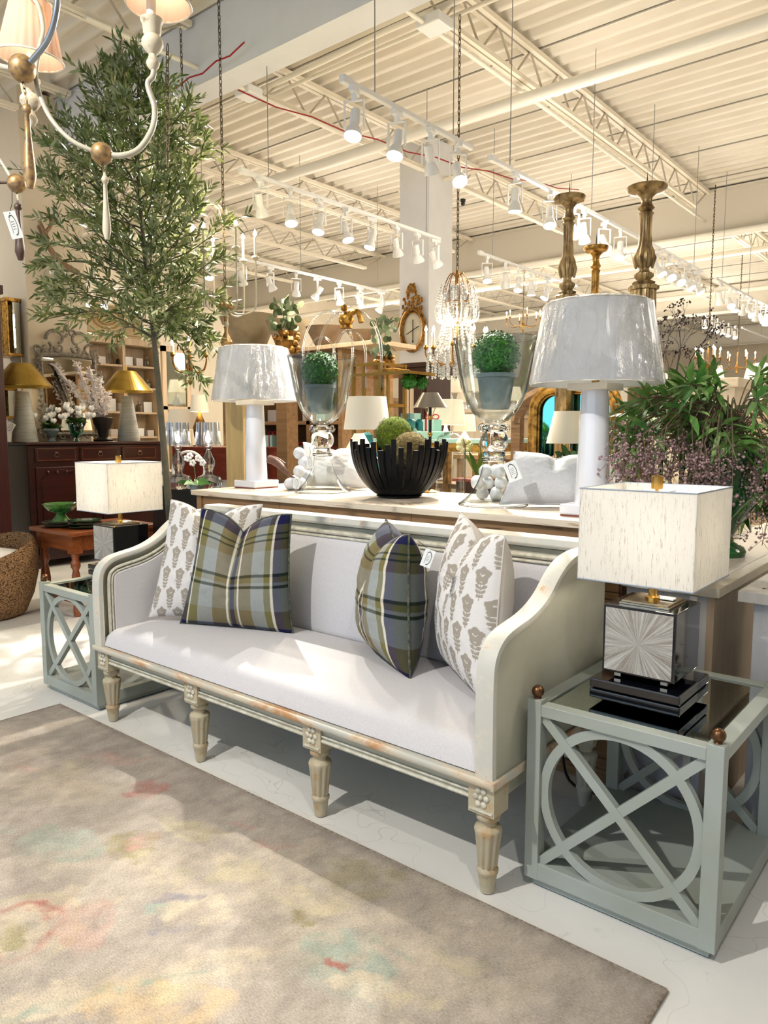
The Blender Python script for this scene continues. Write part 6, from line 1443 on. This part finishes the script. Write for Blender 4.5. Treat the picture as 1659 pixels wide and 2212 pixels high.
# brass etagere with clear acrylic arches
thinglass('acrylic', (248, 250, 250), 1.0, base=.25)
Ye = 4.45; ex0, ex1 = aty(770, 820, Ye).x, aty(858, 820, Ye).x; et = thing('etagere', 'brass open shelf stand with arched clear acrylic rods, behind the left glass urn', 'etagere', ((ex0+ex1)/2, Ye, 0))
ex0 = aty(690, 800, Ye).x; zt2 = aty(822, 782, Ye).z
for py in (784, 806, 872):
    z_ = aty(800, py, Ye).z; xr = aty(886, py, Ye).x if py == 806 else aty(824, py, Ye).x; obj('shelf', box(B(), aty(762, py, Ye).x, xr, Ye-.02, Ye+.32, z_-.022, z_), 'brass', et)
for px in (764, 786, 822):
    x_ = aty(px, 850, Ye).x; obj('post', box(B(), x_-.012, x_+.012, Ye-.012, Ye+.012, 0, zt2), 'brass', et); obj('post', box(B(), x_-.012, x_+.012, Ye+.29, Ye+.314, 0, zt2), 'brass', et)
def archt(pxa, pxb, pytop, Y, r):
    a, b = aty(pxa, 800, Y), aty(pxb, 800, Y); zt = aty((pxa+pxb)/2, pytop, Y).z; z0 = 1.75; xm, hw = (a.x+b.x)/2, abs(b.x-a.x)/2; pts = [Vector((xm-hw, Y, z0))]+[Vector((xm-hw*math.cos(k*PI/16), Y, zt-hw*1.15+hw*1.15*math.sin(k*PI/16))) for k in range(17)]+[Vector((xm+hw, Y, z0))]
    obj('acrylic_arch', tube(B(), pts, r, 10), 'acrylic', et, smooth=True)
archt(686, 824, 664, Ye, .012); archt(720, 790, 714, Ye, .010); archt(655, 762, 672, Ye+.3, .012); archt(664, 724, 728, Ye+.3, .010)
zc_ = aty(800, 806, Ye).z; bxx = aty(833, 790, Ye).x; solo('gilt_box', box(B(), bxx-.05, bxx+.08, Ye, Ye+.2, zc_+.001, aty(833, 796, Ye).z), 'gilt', 'square gilt casket on the brass etagere under the far green spray', 'box', bev=.004)
q = PZ(748, 5.9, zt_); gs = thing('gilt_figure', 'small gilt bird figure seen through the clear arches', 'figure', q); bm = B(); ball(bm, q+Vector((0, 0, .07)), .06, 14, 1.2, .8, 1); ball(bm, q+Vector((-.02, 0, .16)), .03, 12); tube(bm, smoothpts([q+Vector((.02, 0, .1)), q+Vector((.12, 0, .12)), q+Vector((.16, 0, .03))], 4), .022, 6); lathe(bm, [(.05, 0), (.05, .02), (.02, .03)], 12, q); obj('figure_body', bm, 'gilt', gs, smooth=True)
# goods on the shelving unit
def giftbox(px, Y, z, w_, d_, h_, label, m_='mint', rib=2, grp='mint gift boxes with red ribbons'):
    c = onY(px, Y, z+.001); r = thing('gift_box', label, 'gift box', c, grp); obj('box_body', box(B(), c.x-w_/2, c.x+w_/2, c.y-d_/2, c.y+d_/2, c.z, c.z+h_), m_, r, bev=.002)
    if rib:
        bm = B(); e = .003
        for s in ((-.22, .22) if rib == 2 else (0,)): box(bm, c.x+s*w_-.008, c.x+s*w_+.008, c.y-d_/2-e, c.y+d_/2+e, c.z, c.z+h_+e)
        for s in (-1, 1):
            tube(bm, [Vector((c.x+s*.03*(1-math.cos(a_)), c.y, c.z+h_+.02+.018*math.sin(a_))) for a_ in np.linspace(0, 2*PI, 12)[:-1]], .005, 4, closed=True)
        obj('ribbon', bm, 'red_ribbon', r)
giftbox(588, Ys+.1, SZ[1], .15, .15, .26, 'tall mint gift box with red ribbon directly right of the left column lamp'); giftbox(606, Ys+.3, SZ[1], .12, .1, .22, 'plain mint gift box behind the tall ribboned one', rib=0)
giftbox(645, Ys+.1, SZ[1], .11, .11, .15, 'small mint gift box with one red ribbon left of the left glass urn knop', rib=1); giftbox(634, Ys+.25, SZ[1]+.0, .1, .1, .1, 'low teal gift box behind the small ribboned one', 'teal_glaze', 0)
giftbox(672, Ys+.12, SZ[2], .12, .12, .14, 'pale pink box on the top shelf behind the left glass urn', 'silver_paper', 0); giftbox(600, Ys+.2, SZ[2], .16, .14, .12, 'grey lidded box on the top shelf behind the left column lamp', 'silver_paper', 0)
giftbox(720, Ys+.12, SZ[1], .12, .12, .11, 'white box with red ribbon right of the left glass urn', 'petal', 1); giftbox(745, Ys+.12, SZ[1], .12, .12, .08, 'low white box with red ribbon beside the teal lamp', 'petal', 1)
giftbox(702, Ys+.14, SZ[2], .12, .12, .16, 'mint box on the top shelf seen through the left glass urn', 'mint', 0); giftbox(760, Ys+.14, SZ[2], .13, .12, .14, 'cream box on the top shelf above the ivory lampshade', 'petal', 0)
# table behind the console with lamps and jars
bt = table('display_table', 'long oak table behind the console carrying lamps and jars', -3.95, -2.75, 3.72, 4.30, .95, 'hidden_oak')
mp_ = PZ(786, 4.95, .95)
lamp(793, 4.98, .95, 1.425, 1.64, .155, .128, 'white drum-shade lamp with a teal ceramic neck behind the black bowl', 'ivory_shade', 'teal_glaze', [(.07, 0), (.09, .04), (.09, .28), (.045, .38), (.042, .44), (.01, .46)])
lamp(776, 4.75, .95, 1.24, 1.40, .12, .03, 'small white cone-shade lamp left of the green moss ball', 'ivory_shade', 'glazed_white')
wt = thing('display_table', 'white-topped table with a gilt edge behind the black bowl', 'table', (-3.3, 5.0, 0))
xq = [PZ(905, 5.5, 0), PZ(1010, 5.5, 0)]
wt.location = (xq[0].x, xq[0].y, 0)
z6 = 1.36
bm = B(); box(bm, xq[0].x-.6, xq[1].x+.25, 4.38, 4.98, z6-.03, z6); obj('table_top', bm, 'mint', wt, bev=.003); bm = B(); box(bm, xq[0].x-.59, xq[1].x+.24, 4.385, 4.95, z6-.09, z6-.03); obj('apron', bm, 'gilt', wt)
for x_ in (xq[0].x-.2, xq[1].x+.16): obj('leg', box(B(), x_, x_+.05, 4.4, 4.45, 0, z6-.09), 'gilt', wt); obj('leg', box(B(), x_, x_+.05, 4.88, 4.93, 0, z6-.09), 'gilt', wt)
def onw(px, Y, z): return onY(px, Y, z)
q = onw(925, 4.55, z6); solo('tray', box(B(), q.x-.13, q.x+.13, 4.42, 4.66, z6+.001, z6+.055), 'mint', 'mint lidded tray on the gilt-edged table under the small jars', 'tray', bev=.006)
for px, Y, rr, py, lb in ((884, 4.60, .060, 824, 'small stemmed ball topiary in a teal jar, nearer the teal-necked lamp'), (910, 4.72, .052, 826, 'small stemmed ball topiary in a jar, nearer the pewter-shade lamp')):
    b_ = onw(px, Y, z6+.06); t_ = aty(px, py, Y); r = thing('topiary', lb, 'topiary', b_, 'twin ball topiaries')
    obj('pot', lathe(B(), [(.03, 0), (.05, .03), (.052, .07), (.03, .09), (1e-4, .09)], 20, b_), 'teal_glaze', r, smooth=True); obj('stem', tube(B(), [b_+Vector((0, 0, .08)), Vector((b_.x, b_.y, t_.z))], .004, 6), 'bark', r)
    cc = (b_.x, b_.y, t_.z); cr = obj('foliage', core(cc, rr*.93), 'boxwood', r, smooth=True); V, F = leafball(cc, rr, 700, .011, px); npobj('leaves', V, F, 'boxwood', cr, kind='stuff')
giftbox(868, 4.6, z6, .09, .1, .08, 'pale blue gift box with red bow left of the topiary jars', 'mint', 1, 'gift boxes on the gilt-edged table'); giftbox(934, 4.54, z6+.056, .10, .1, .085, 'mint gift box with two red ribbons right of the topiary jars', 'mint', 2, 'gift boxes on the gilt-edged table')
giftbox(888, 4.85, z6, .14, .1, .2, 'mint lattice-sided box standing behind the twin topiaries', 'mint', 0, 'gift boxes on the gilt-edged table')
lamp(962, 6.3, 1.0, 1.47, 1.68, .17, .14, 'large cream lampshade behind the pewter-shade lamp', 'linen_shade', lit=4); tb_ = PZ(962, 6.3, 0); table('side_board', 'oak side table under the large cream lampshade', tb_.x-.3, tb_.x+.3, tb_.y-.2, tb_.y+.25, 1.0, 'hidden_oak')
lamp(1003, 7.2, 1.2, 1.42, 1.58, .11, .095, 'smaller cream lampshade just right of the pewter-shade lamp', 'linen_shade', lit=4); tb_ = PZ(1003, 7.2, 0); table('side_board', 'oak side table under the smaller cream lampshade', tb_.x-.1, tb_.x+.4, tb_.y-.1, tb_.y+.3, 1.2, 'hidden_oak')
# orchid on brown box, glass cloche
q = PZ(1012, 4.9, 0); bx_ = thing('wooden_box', 'dark red-brown wooden stand holding the pale orchid behind the right glass urn', 'stand', q); zz = 1.11
obj('stand_body', box(B(), q.x-.10, q.x+.10, q.y-.02, q.y+.18, 0, zz-.02), 'dark_walnut', bx_); obj('stand_top', box(B(), q.x-.12, q.x+.12, q.y-.04, q.y+.2, zz-.02, zz), 'red_brown', bx_, bev=.003)
c = Vector((q.x, q.y+.08, zz)); orc = thing('orchid', 'yellow-green orchid with long upright leaves on the red-brown stand', 'orchid', c)
V, F = leafspray([(c, Vector((math.cos(a_)*.5, math.sin(a_)*.5, 1))) for a_ in np.linspace(0, 5.6, 7)], .2, .02, 6, droop=.1); npobj('leaves', V, F, 'leaf_bright', orc)
obj('stem', tube(B(), smoothpts([c, c+Vector((.02, 0, .2)), G(1003, 960, 4.85)], 5), .003, 5), 'leaf_dark', orc)
mat('orchid_cream', (236, 232, 178), .6); bm = B()
for k in range(7): a_ = k*.9; ball(bm, G(1003, 962, 4.85)+(rt*math.cos(a_)+up*math.sin(a_))*.035, .024, 8, 1, 1, .8)
obj('blossoms', bm, 'orchid_cream', orc, smooth=True)
q = PZ(1000, 4.55, CT); q = Vector((-2.36, 3.42, CT)); cl_ = thing('glass_cloche', 'tall clear glass cylinder between the black bowl and the right glass urn', 'cloche', q); bm = B(); lathe(bm, [(.085, 0), (.085, .27), (.07, .32), (.03, .345), (1e-4, .35)], 40, q, cap=False); obj('cloche_dome', bm, 'clear_bowl', cl_, smooth=True)
# armoire, column barometer
c_ = G(926, 800, 8.2); Ya, xA = c_.y, c_.x; xl = aty(846, 800, Ya).x; za = aty(900, 783, Ya).z
am = thing('armoire', 'dark brown armoire with a deep cornice under the gilt barometer', 'armoire', ((xl+xA)/2, Ya+.2, 0))
obj('armoire_body', box(B(), xl+.07, xA-.05, Ya+.04, Ya+.5, 0, za-.12), 'dark_walnut', am); bm = B(); box(bm, xl, xA, Ya-.02, Ya+.55, za-.05, za); box(bm, xl+.04, xA-.03, Ya+.01, Ya+.53, za-.12, za-.05); obj('cornice', bm, 'dark_walnut', am, bev=.01)
dd = obj('door', box(B(), xl+.10, xA-.08, Ya+.025, Ya+.04, .2, za-.18), 'dark_walnut', am, bev=.004); obj('glass_pane', box(B(), xl+.17, xA-.22, Ya+.018, Ya+.026, 1.0, za-.26), 'mirror', dd)
bp_ = aty(893, 713, cy0-.03); ba = thing('barometer', 'oval gilt barometer with a carved crest hanging on the white column', 'barometer', bp_)
s = 9.3/F_PX
bm = B(); lathe(bm, [(1e-4, 0), (27*s, 0), (27*s, .012), (1e-4, .012)], 48, M=Matrix.Translation(bp_+Vector((0, .01, 0))) @ Matrix.Diagonal((1, 1, 1.42, 1)) @ Matrix.Rotation(PI/2, 4, 'X')); mat('dial', (214, 208, 186), .5); obj('dial', bm, 'dial', ba, smooth=True)
bm = B()
for rr, rad in ((31*s, 5.0*s), (26.5*s, 2.2*s)): tube(bm, [bp_+Vector((rr*math.cos(k*PI/24), -.02, rr*1.42*math.sin(k*PI/24))) for k in range(48)], rad, 8, closed=True)
obj('oval_frame', bm, 'old_gold', ba, smooth=True); bm = B(); g = random.Random(17)
for k in range(60):
    f_ = g.random(); yy = 42+52*f_; ww = (30*(1-f_)**.8+5)
    if 68 < yy < 80 and abs(ww) > 5: xx = g.choice([-1, 1])*ww*.55
    else: xx = g.uniform(-ww, ww)
    ball(bm, bp_+Vector((xx*s, -.03, yy*s)), g.uniform(3, 5)*s, 8, 1, .6, 1.2)
for sgn in (-1, 1):
    for k in range(9): ball(bm, bp_+Vector((sgn*(20+2*k)*s, -.03, (44-4*k)*s)), 4*s, 8, 1, .6, 1)
obj('carved_crest', bm, 'old_gold', ba, smooth=True)
bm = B(); tube(bm, [bp_+Vector((0, -.012, 22*s)), bp_+Vector((0, -.012, -28*s))], .005, 5); tube(bm, [bp_+Vector((-18*s, -.012, -8*s)), bp_+Vector((16*s, -.012, 7*s))], .005, 5); ball(bm, bp_+Vector((0, -.012, -24*s)), 2*s, 8); obj('needles', bm, 'iron', ba)
# ------------------------------------------------------------------ crystal chandelier
mat('drop_crystal', (250, 250, 250), .05, coat=1, spec=1); MATS['drop_crystal'].node_tree.nodes['Principled BSDF'].inputs['Transmission Weight'].default_value = .5
def candle_chandelier(name, label, c, R, ztop, arms, armm, cup=.022, chh=.09, candle='cream_cap', fl=.011, bow=.10, phase=.0, dropw=True, beads=0, tiers=None, zhub=0, armr=.006, lights=4):
    r = thing(name, label, 'chandelier', c); c = Vector(c)
    obj('chain', chain(c+Vector((0, 0, zhub)), Vector((c.x, c.y, ztop)), .016, .0035), 'chain_metal', r)
    obj('center_column', lathe(B(), [(.005, -.16), (.022, -.13), (.012, -.09), (.03, -.04), (.035, 0), (.02, .03), (.015, .06), (.012, zhub)], 16, c), armm, r, smooth=True)
    for k in range(arms):
        a_ = phase+2*PI*k/arms; d = Vector((math.cos(a_), math.sin(a_), 0)); zz = .02*((k*3) % 2); tip = c+d*R+Vector((0, 0, bow+zz)); am_ = smoothpts([c+Vector((0, 0, 0)), c+d*R*.35+Vector((0, 0, -.05)), c+d*R*.8+Vector((0, 0, -.04)), c+d*R+Vector((0, 0, .03)), tip], 6)
        ao = obj('arm', tube(B(), am_, armr, 7), armm, r, smooth=True)
        obj('candle_cup', lathe(B(), [(.006, -.02), (cup, 0), (cup*.8, .012), (cup*.4, .02)], 14, tip), armm, ao, smooth=True)
        obj('candle', lathe(B(), [(.010, .012), (.010, chh), (1e-4, chh)], 10, tip), candle, ao, smooth=True)
        obj('flame_bulb', lathe(B(), [(1e-4, chh), (fl, chh+.018), (fl*.9, chh+.03), (1e-4, chh+.055)], 10, tip), 'flame', ao, smooth=True)
    for k in range(lights): a_ = phase+2*PI*k/max(1, lights); point('candle_light', c+Vector((R*.6*math.cos(a_), R*.6*math.sin(a_), bow+chh+.1)), 6, (1, .82, .55), .05)
    return r
cw = 6.0; cc = PZ(986, cw, 1.4+(936-775)*cw/F_PX); k_ = F_PX/cw
r_ = candle_chandelier('chandelier', 'crystal-draped candle chandelier hanging on a chain right of the gilt barometer', cc, 66/k_, 4.6, 9, 'old_gold', bow=18/k_, chh=32/k_, fl=.012, zhub=(775-590)/k_, phase=.3)
g = random.Random(55); bd = []
for k in range(26):   # upper crown drapes
    a_ = 2*PI*k/26; rr = (14+22*(k % 2))/k_
    for j in range(22): f_ = j/21; z_ = (170-(20+72*f_) - (18*math.sin(PI*f_) if k % 2 else 0))/k_; r2 = rr+(10*math.sin(PI*f_))/k_; bd.append(cc+Vector((r2*math.cos(a_), r2*math.sin(a_), z_)))
for k in range(40):   # lower fringe
    a_ = 2*PI*k/40; rr = (30+34*((k % 3)/2))/k_
    for j in range(10): bd.append(cc+Vector((rr*math.cos(a_), rr*math.sin(a_), (10-j*5.5)/k_)))
for k in range(18):
    a_ = 2*PI*k/18
    for j in range(16): f_ = j/15; rr = (26+36*f_)/k_; bd.append(cc+Vector((rr*math.cos(a_), rr*math.sin(a_), (80-70*f_-14*math.sin(PI*f_))/k_)))
V, F = octs(bd, .016); npobj('crystal_strings', V, F, 'drop_crystal', r_, kind='stuff')
bm = B()
for zz, rr in ((118, 26),): tube(bm, [cc+Vector((rr/k_*math.cos(q*PI/12), rr/k_*math.sin(q*PI/12), zz/k_)) for q in range(24)], .005, 5, closed=True)
for k in range(8): a_ = k*PI/4; tube(bm, smoothpts([cc+Vector((0, 0, 165/k_)), cc+Vector((14/k_*math.cos(a_), 14/k_*math.sin(a_), 178/k_)), cc+Vector((30/k_*math.cos(a_), 30/k_*math.sin(a_), 140/k_)), cc+Vector((20/k_*math.cos(a_), 20/k_*math.sin(a_), 105/k_))], 4), .004, 5)
obj('crown_frame', bm, 'old_gold', r_)
# pale wood chandelier behind the olive tree
cc = G(487, 662, 5.3); k_ = F_PX/5.3
r_ = candle_chandelier('chandelier', 'pale beaded wood chandelier with tall candle cups between the olive tree and the planters', cc, 66/k_, 4.55, 6, 'pale_arm', bow=(662-560)/k_, chh=44/k_, cup=.03, zhub=.12, phase=.75, fl=.014, armr=.006, lights=3)
bm = B(); 
for k in range(10): ball(bm, cc+Vector((.05*math.cos(k*.628), .05*math.sin(k*.628), 0)), .022, 8)
lathe(bm, [(.02, -.3), (.045, -.25), (.012, -.18), (.02, -.05)], 14, cc); ball(bm, cc-Vector((0, 0, .02)), .03, 10); obj('bead_cluster', bm, 'worn_gold', r_, smooth=True)
cc = G(410, 790, 6.2); k_ = F_PX/6.2
r_ = candle_chandelier('chandelier', 'small dark gilt chandelier with four visible candles low behind the olive tree', cc, 40/k_, 4.6, 6, 'old_gold', bow=.08, chh=.07, zhub=.2, phase=.4, lights=2)
# chain lights and far chandeliers at the right
for px, py, w_, lb, Rr in ((1528, 790, 10.5, 'brass candle chandelier above the leaf arrangement, left of the two distant ones', .16), (1592, 790, 14, 'distant beaded chandelier on a long chain above the leaf arrangement', .3), (1130, 700, 15, 'distant chandelier left of the wrapped right lamp shade', .35)):
    candle_chandelier('chandelier', lb, G(px, py, w_), Rr, 4.8, 6, 'old_gold', bow=.1, chh=.1, zhub=.25, phase=.2, lights=1, fl=.015, cup=.025)
# gilt mirror, wood arch, cream shade behind the linen pillow
Ym = 3.98; xl_ = aty(1158, 900, Ym).x; xr_ = aty(1330, 900, Ym).x; ztm = aty(1230, 842, Ym).z
mi = thing('mirror', 'round-cornered gilt mirror with a teal reflection tinted into its glass, behind the linen pillow', 'mirror', ((xl_+xr_)/2, Ym, .3)); 
def rrect(x0, x1, z0, z1, r, n=8): return [(x0, z0), (x1, z0)]+[(x1-r+r*math.cos(a_), z1-r+r*math.sin(a_)) for a_ in np.linspace(0, PI/2, n)]+[(x0+r-r*math.sin(a_), z1-r+r*math.cos(a_)) for a_ in np.linspace(0, PI/2, n)]
mat('teal_tinted_mirror', (110, 205, 214), .03, metal=1)  # reflected teal is put into the glass colour as a tint
obj('mirror_glass', prism(B(), rrect(xl_, xr_, .99, ztm, .12), Ym+.01, Ym+.02, 'y'), 'teal_tinted_mirror', mi)
for off, rad in ((0, .022), (-.03, .016), (.022, .008)):
    pts = [Vector((a_, Ym-.005, b_)) for a_, b_ in rrect(xl_-.0+off, xr_-off, .99, ztm-off, .12-off)][1:]+[Vector((xl_+off, Ym-.005, .99))]
    obj('gilt_moulding', tube(B(), pts, rad, 8), 'gilt', mi, smooth=True)
Yw = 4.6; bm = B(); x_ = aty(1140, 900, Yw).x; box(bm, x_-.13, x_-.06, Yw, Yw+.06, 0, 1.5); box(bm, x_+.06, x_+.5, Yw, Yw+.06, 0, 1.62); tube(bm, [Vector((x_-.1+.25-.25*math.cos(a_), Yw+.03, 1.48+.20*math.sin(a_))) for a_ in np.linspace(0, PI, 14)], .045, 6); wa = solo('wooden_arch', bm, 'reclaimed', 'weathered brown wooden arch piece between the right glass urn and the gilt mirror', 'wooden arch')
q_ = PZ(1225, 4.25, CT); lamp(1222, 4.12, .98, 1.345, 1.52, .115, .075, 'cream pleated lampshade in front of the gilt mirror', 'linen_shade', 'crystal', lit=3)
lamp(1352, 4.9, .98, 1.50, 1.72, .17, .15, 'large cream lampshade right of the white column lamp, in front of the berry vase', 'linen_shade', lit=4)
tb_ = PZ(1352, 4.9, 0); table('side_board', 'pale side table under the large cream lampshade at right', tb_.x-.25, tb_.x+.25, tb_.y-.2, tb_.y+.2, .98, 'pale_oak')
q = PZ(1420, 7.0, 0); cq = thing('painted_cupboard', 'cream painted cupboard behind the leaf arrangement', 'cupboard', q); obj('cabinet_body', box(B(), q.x-.2, q.x+.6, q.y, q.y+.5, 0, 1.80), 'cream_wall', cq); obj('cornice', box(B(), q.x-.24, q.x+.64, q.y-.04, q.y+.54, 1.80, 1.88), 'cream_wall', cq, bev=.01); obj('door', box(B(), q.x-.12, q.x+.5, q.y-.015, q.y, .2, 1.7), 'cream_wall', cq, bev=.005)
# distant wares: shelves and lamps that fill the rear of the store
g = random.Random(77)
for k, (px, w_, ww, hh, mm2, lb) in enumerate(((1500, 12, 2.2, 1.9, 'pale_oak', 'pale oak cupboard deep behind the leaves'), (1620, 14, 2.4, 2.2, 'cream_wall', 'tall cream cupboard at the rear right'), (1090, 13, 3.0, 1.7, 'pale_oak', 'pale sideboard behind the right glass urn'), (1000, 11, 1.2, 1.75, 'cream_wall', 'cream cupboard right of the armoire'), (1340, 10, 1.6, 1.55, 'pale_oak', 'pale oak counter behind the right column lamp'), (700, 11.5, 2.6, 1.9, 'hidden_oak', 'oak cupboard far behind the clear arches'))):
    q = PZ(px, w_, 0); r = thing('sideboard', lb, 'sideboard', q); obj('cabinet_body', box(B(), q.x-ww/2, q.x+ww/2, q.y, q.y+.5, 0, hh-.05), mm2, r); obj('cabinet_top', box(B(), q.x-ww/2-.03, q.x+ww/2+.03, q.y-.03, q.y+.53, hh-.05, hh), mm2, r)
    for j in range(3):
        x_ = q.x-ww/2+ww*(j+.5)/3; obj('door', box(B(), x_-ww/7, x_+ww/7, q.y-.015, q.y, .15, hh-.15), mm2, r, bev=.005)
        c = Vector((x_, q.y+.22, hh)); rr = thing('table_lamp', 'lit lamp, %s from left, on the %s' % (ORD[j], lb), 'table lamp', c, 'distant lit lamps'); obj('lamp_base', lathe(B(), [(.07, 0), (.08, .08), (.03, .2), (.015, .3)], 14, c), 'glazed_white', rr, smooth=True); obj('lamp_shade', lathe(B(), [(.17, .26), (.12, .5), (.117, .5), (.167, .26)], 24, c, cap=False), 'linen_shade', rr, smooth=True)
sc.cycles.use_denoising = True; sc.cycles.use_adaptive_sampling = True; sc.cycles.adaptive_threshold = .1; sc.cycles.adaptive_min_samples = 16
sc.cycles.max_bounces = 6; sc.cycles.diffuse_bounces = 3; sc.cycles.glossy_bounces = 2; sc.cycles.transmission_bounces = 5; sc.cycles.transparent_max_bounces = 10
sc.cycles.caustics_reflective = False; sc.cycles.caustics_refractive = False; sc.cycles.sample_clamp_indirect = 6
sc.view_settings.view_transform = 'Standard'; sc.view_settings.look = 'None'; sc.view_settings.gamma = 1; sc.view_settings.exposure = 0.15; sc.view_settings.use_curve_mapping = False
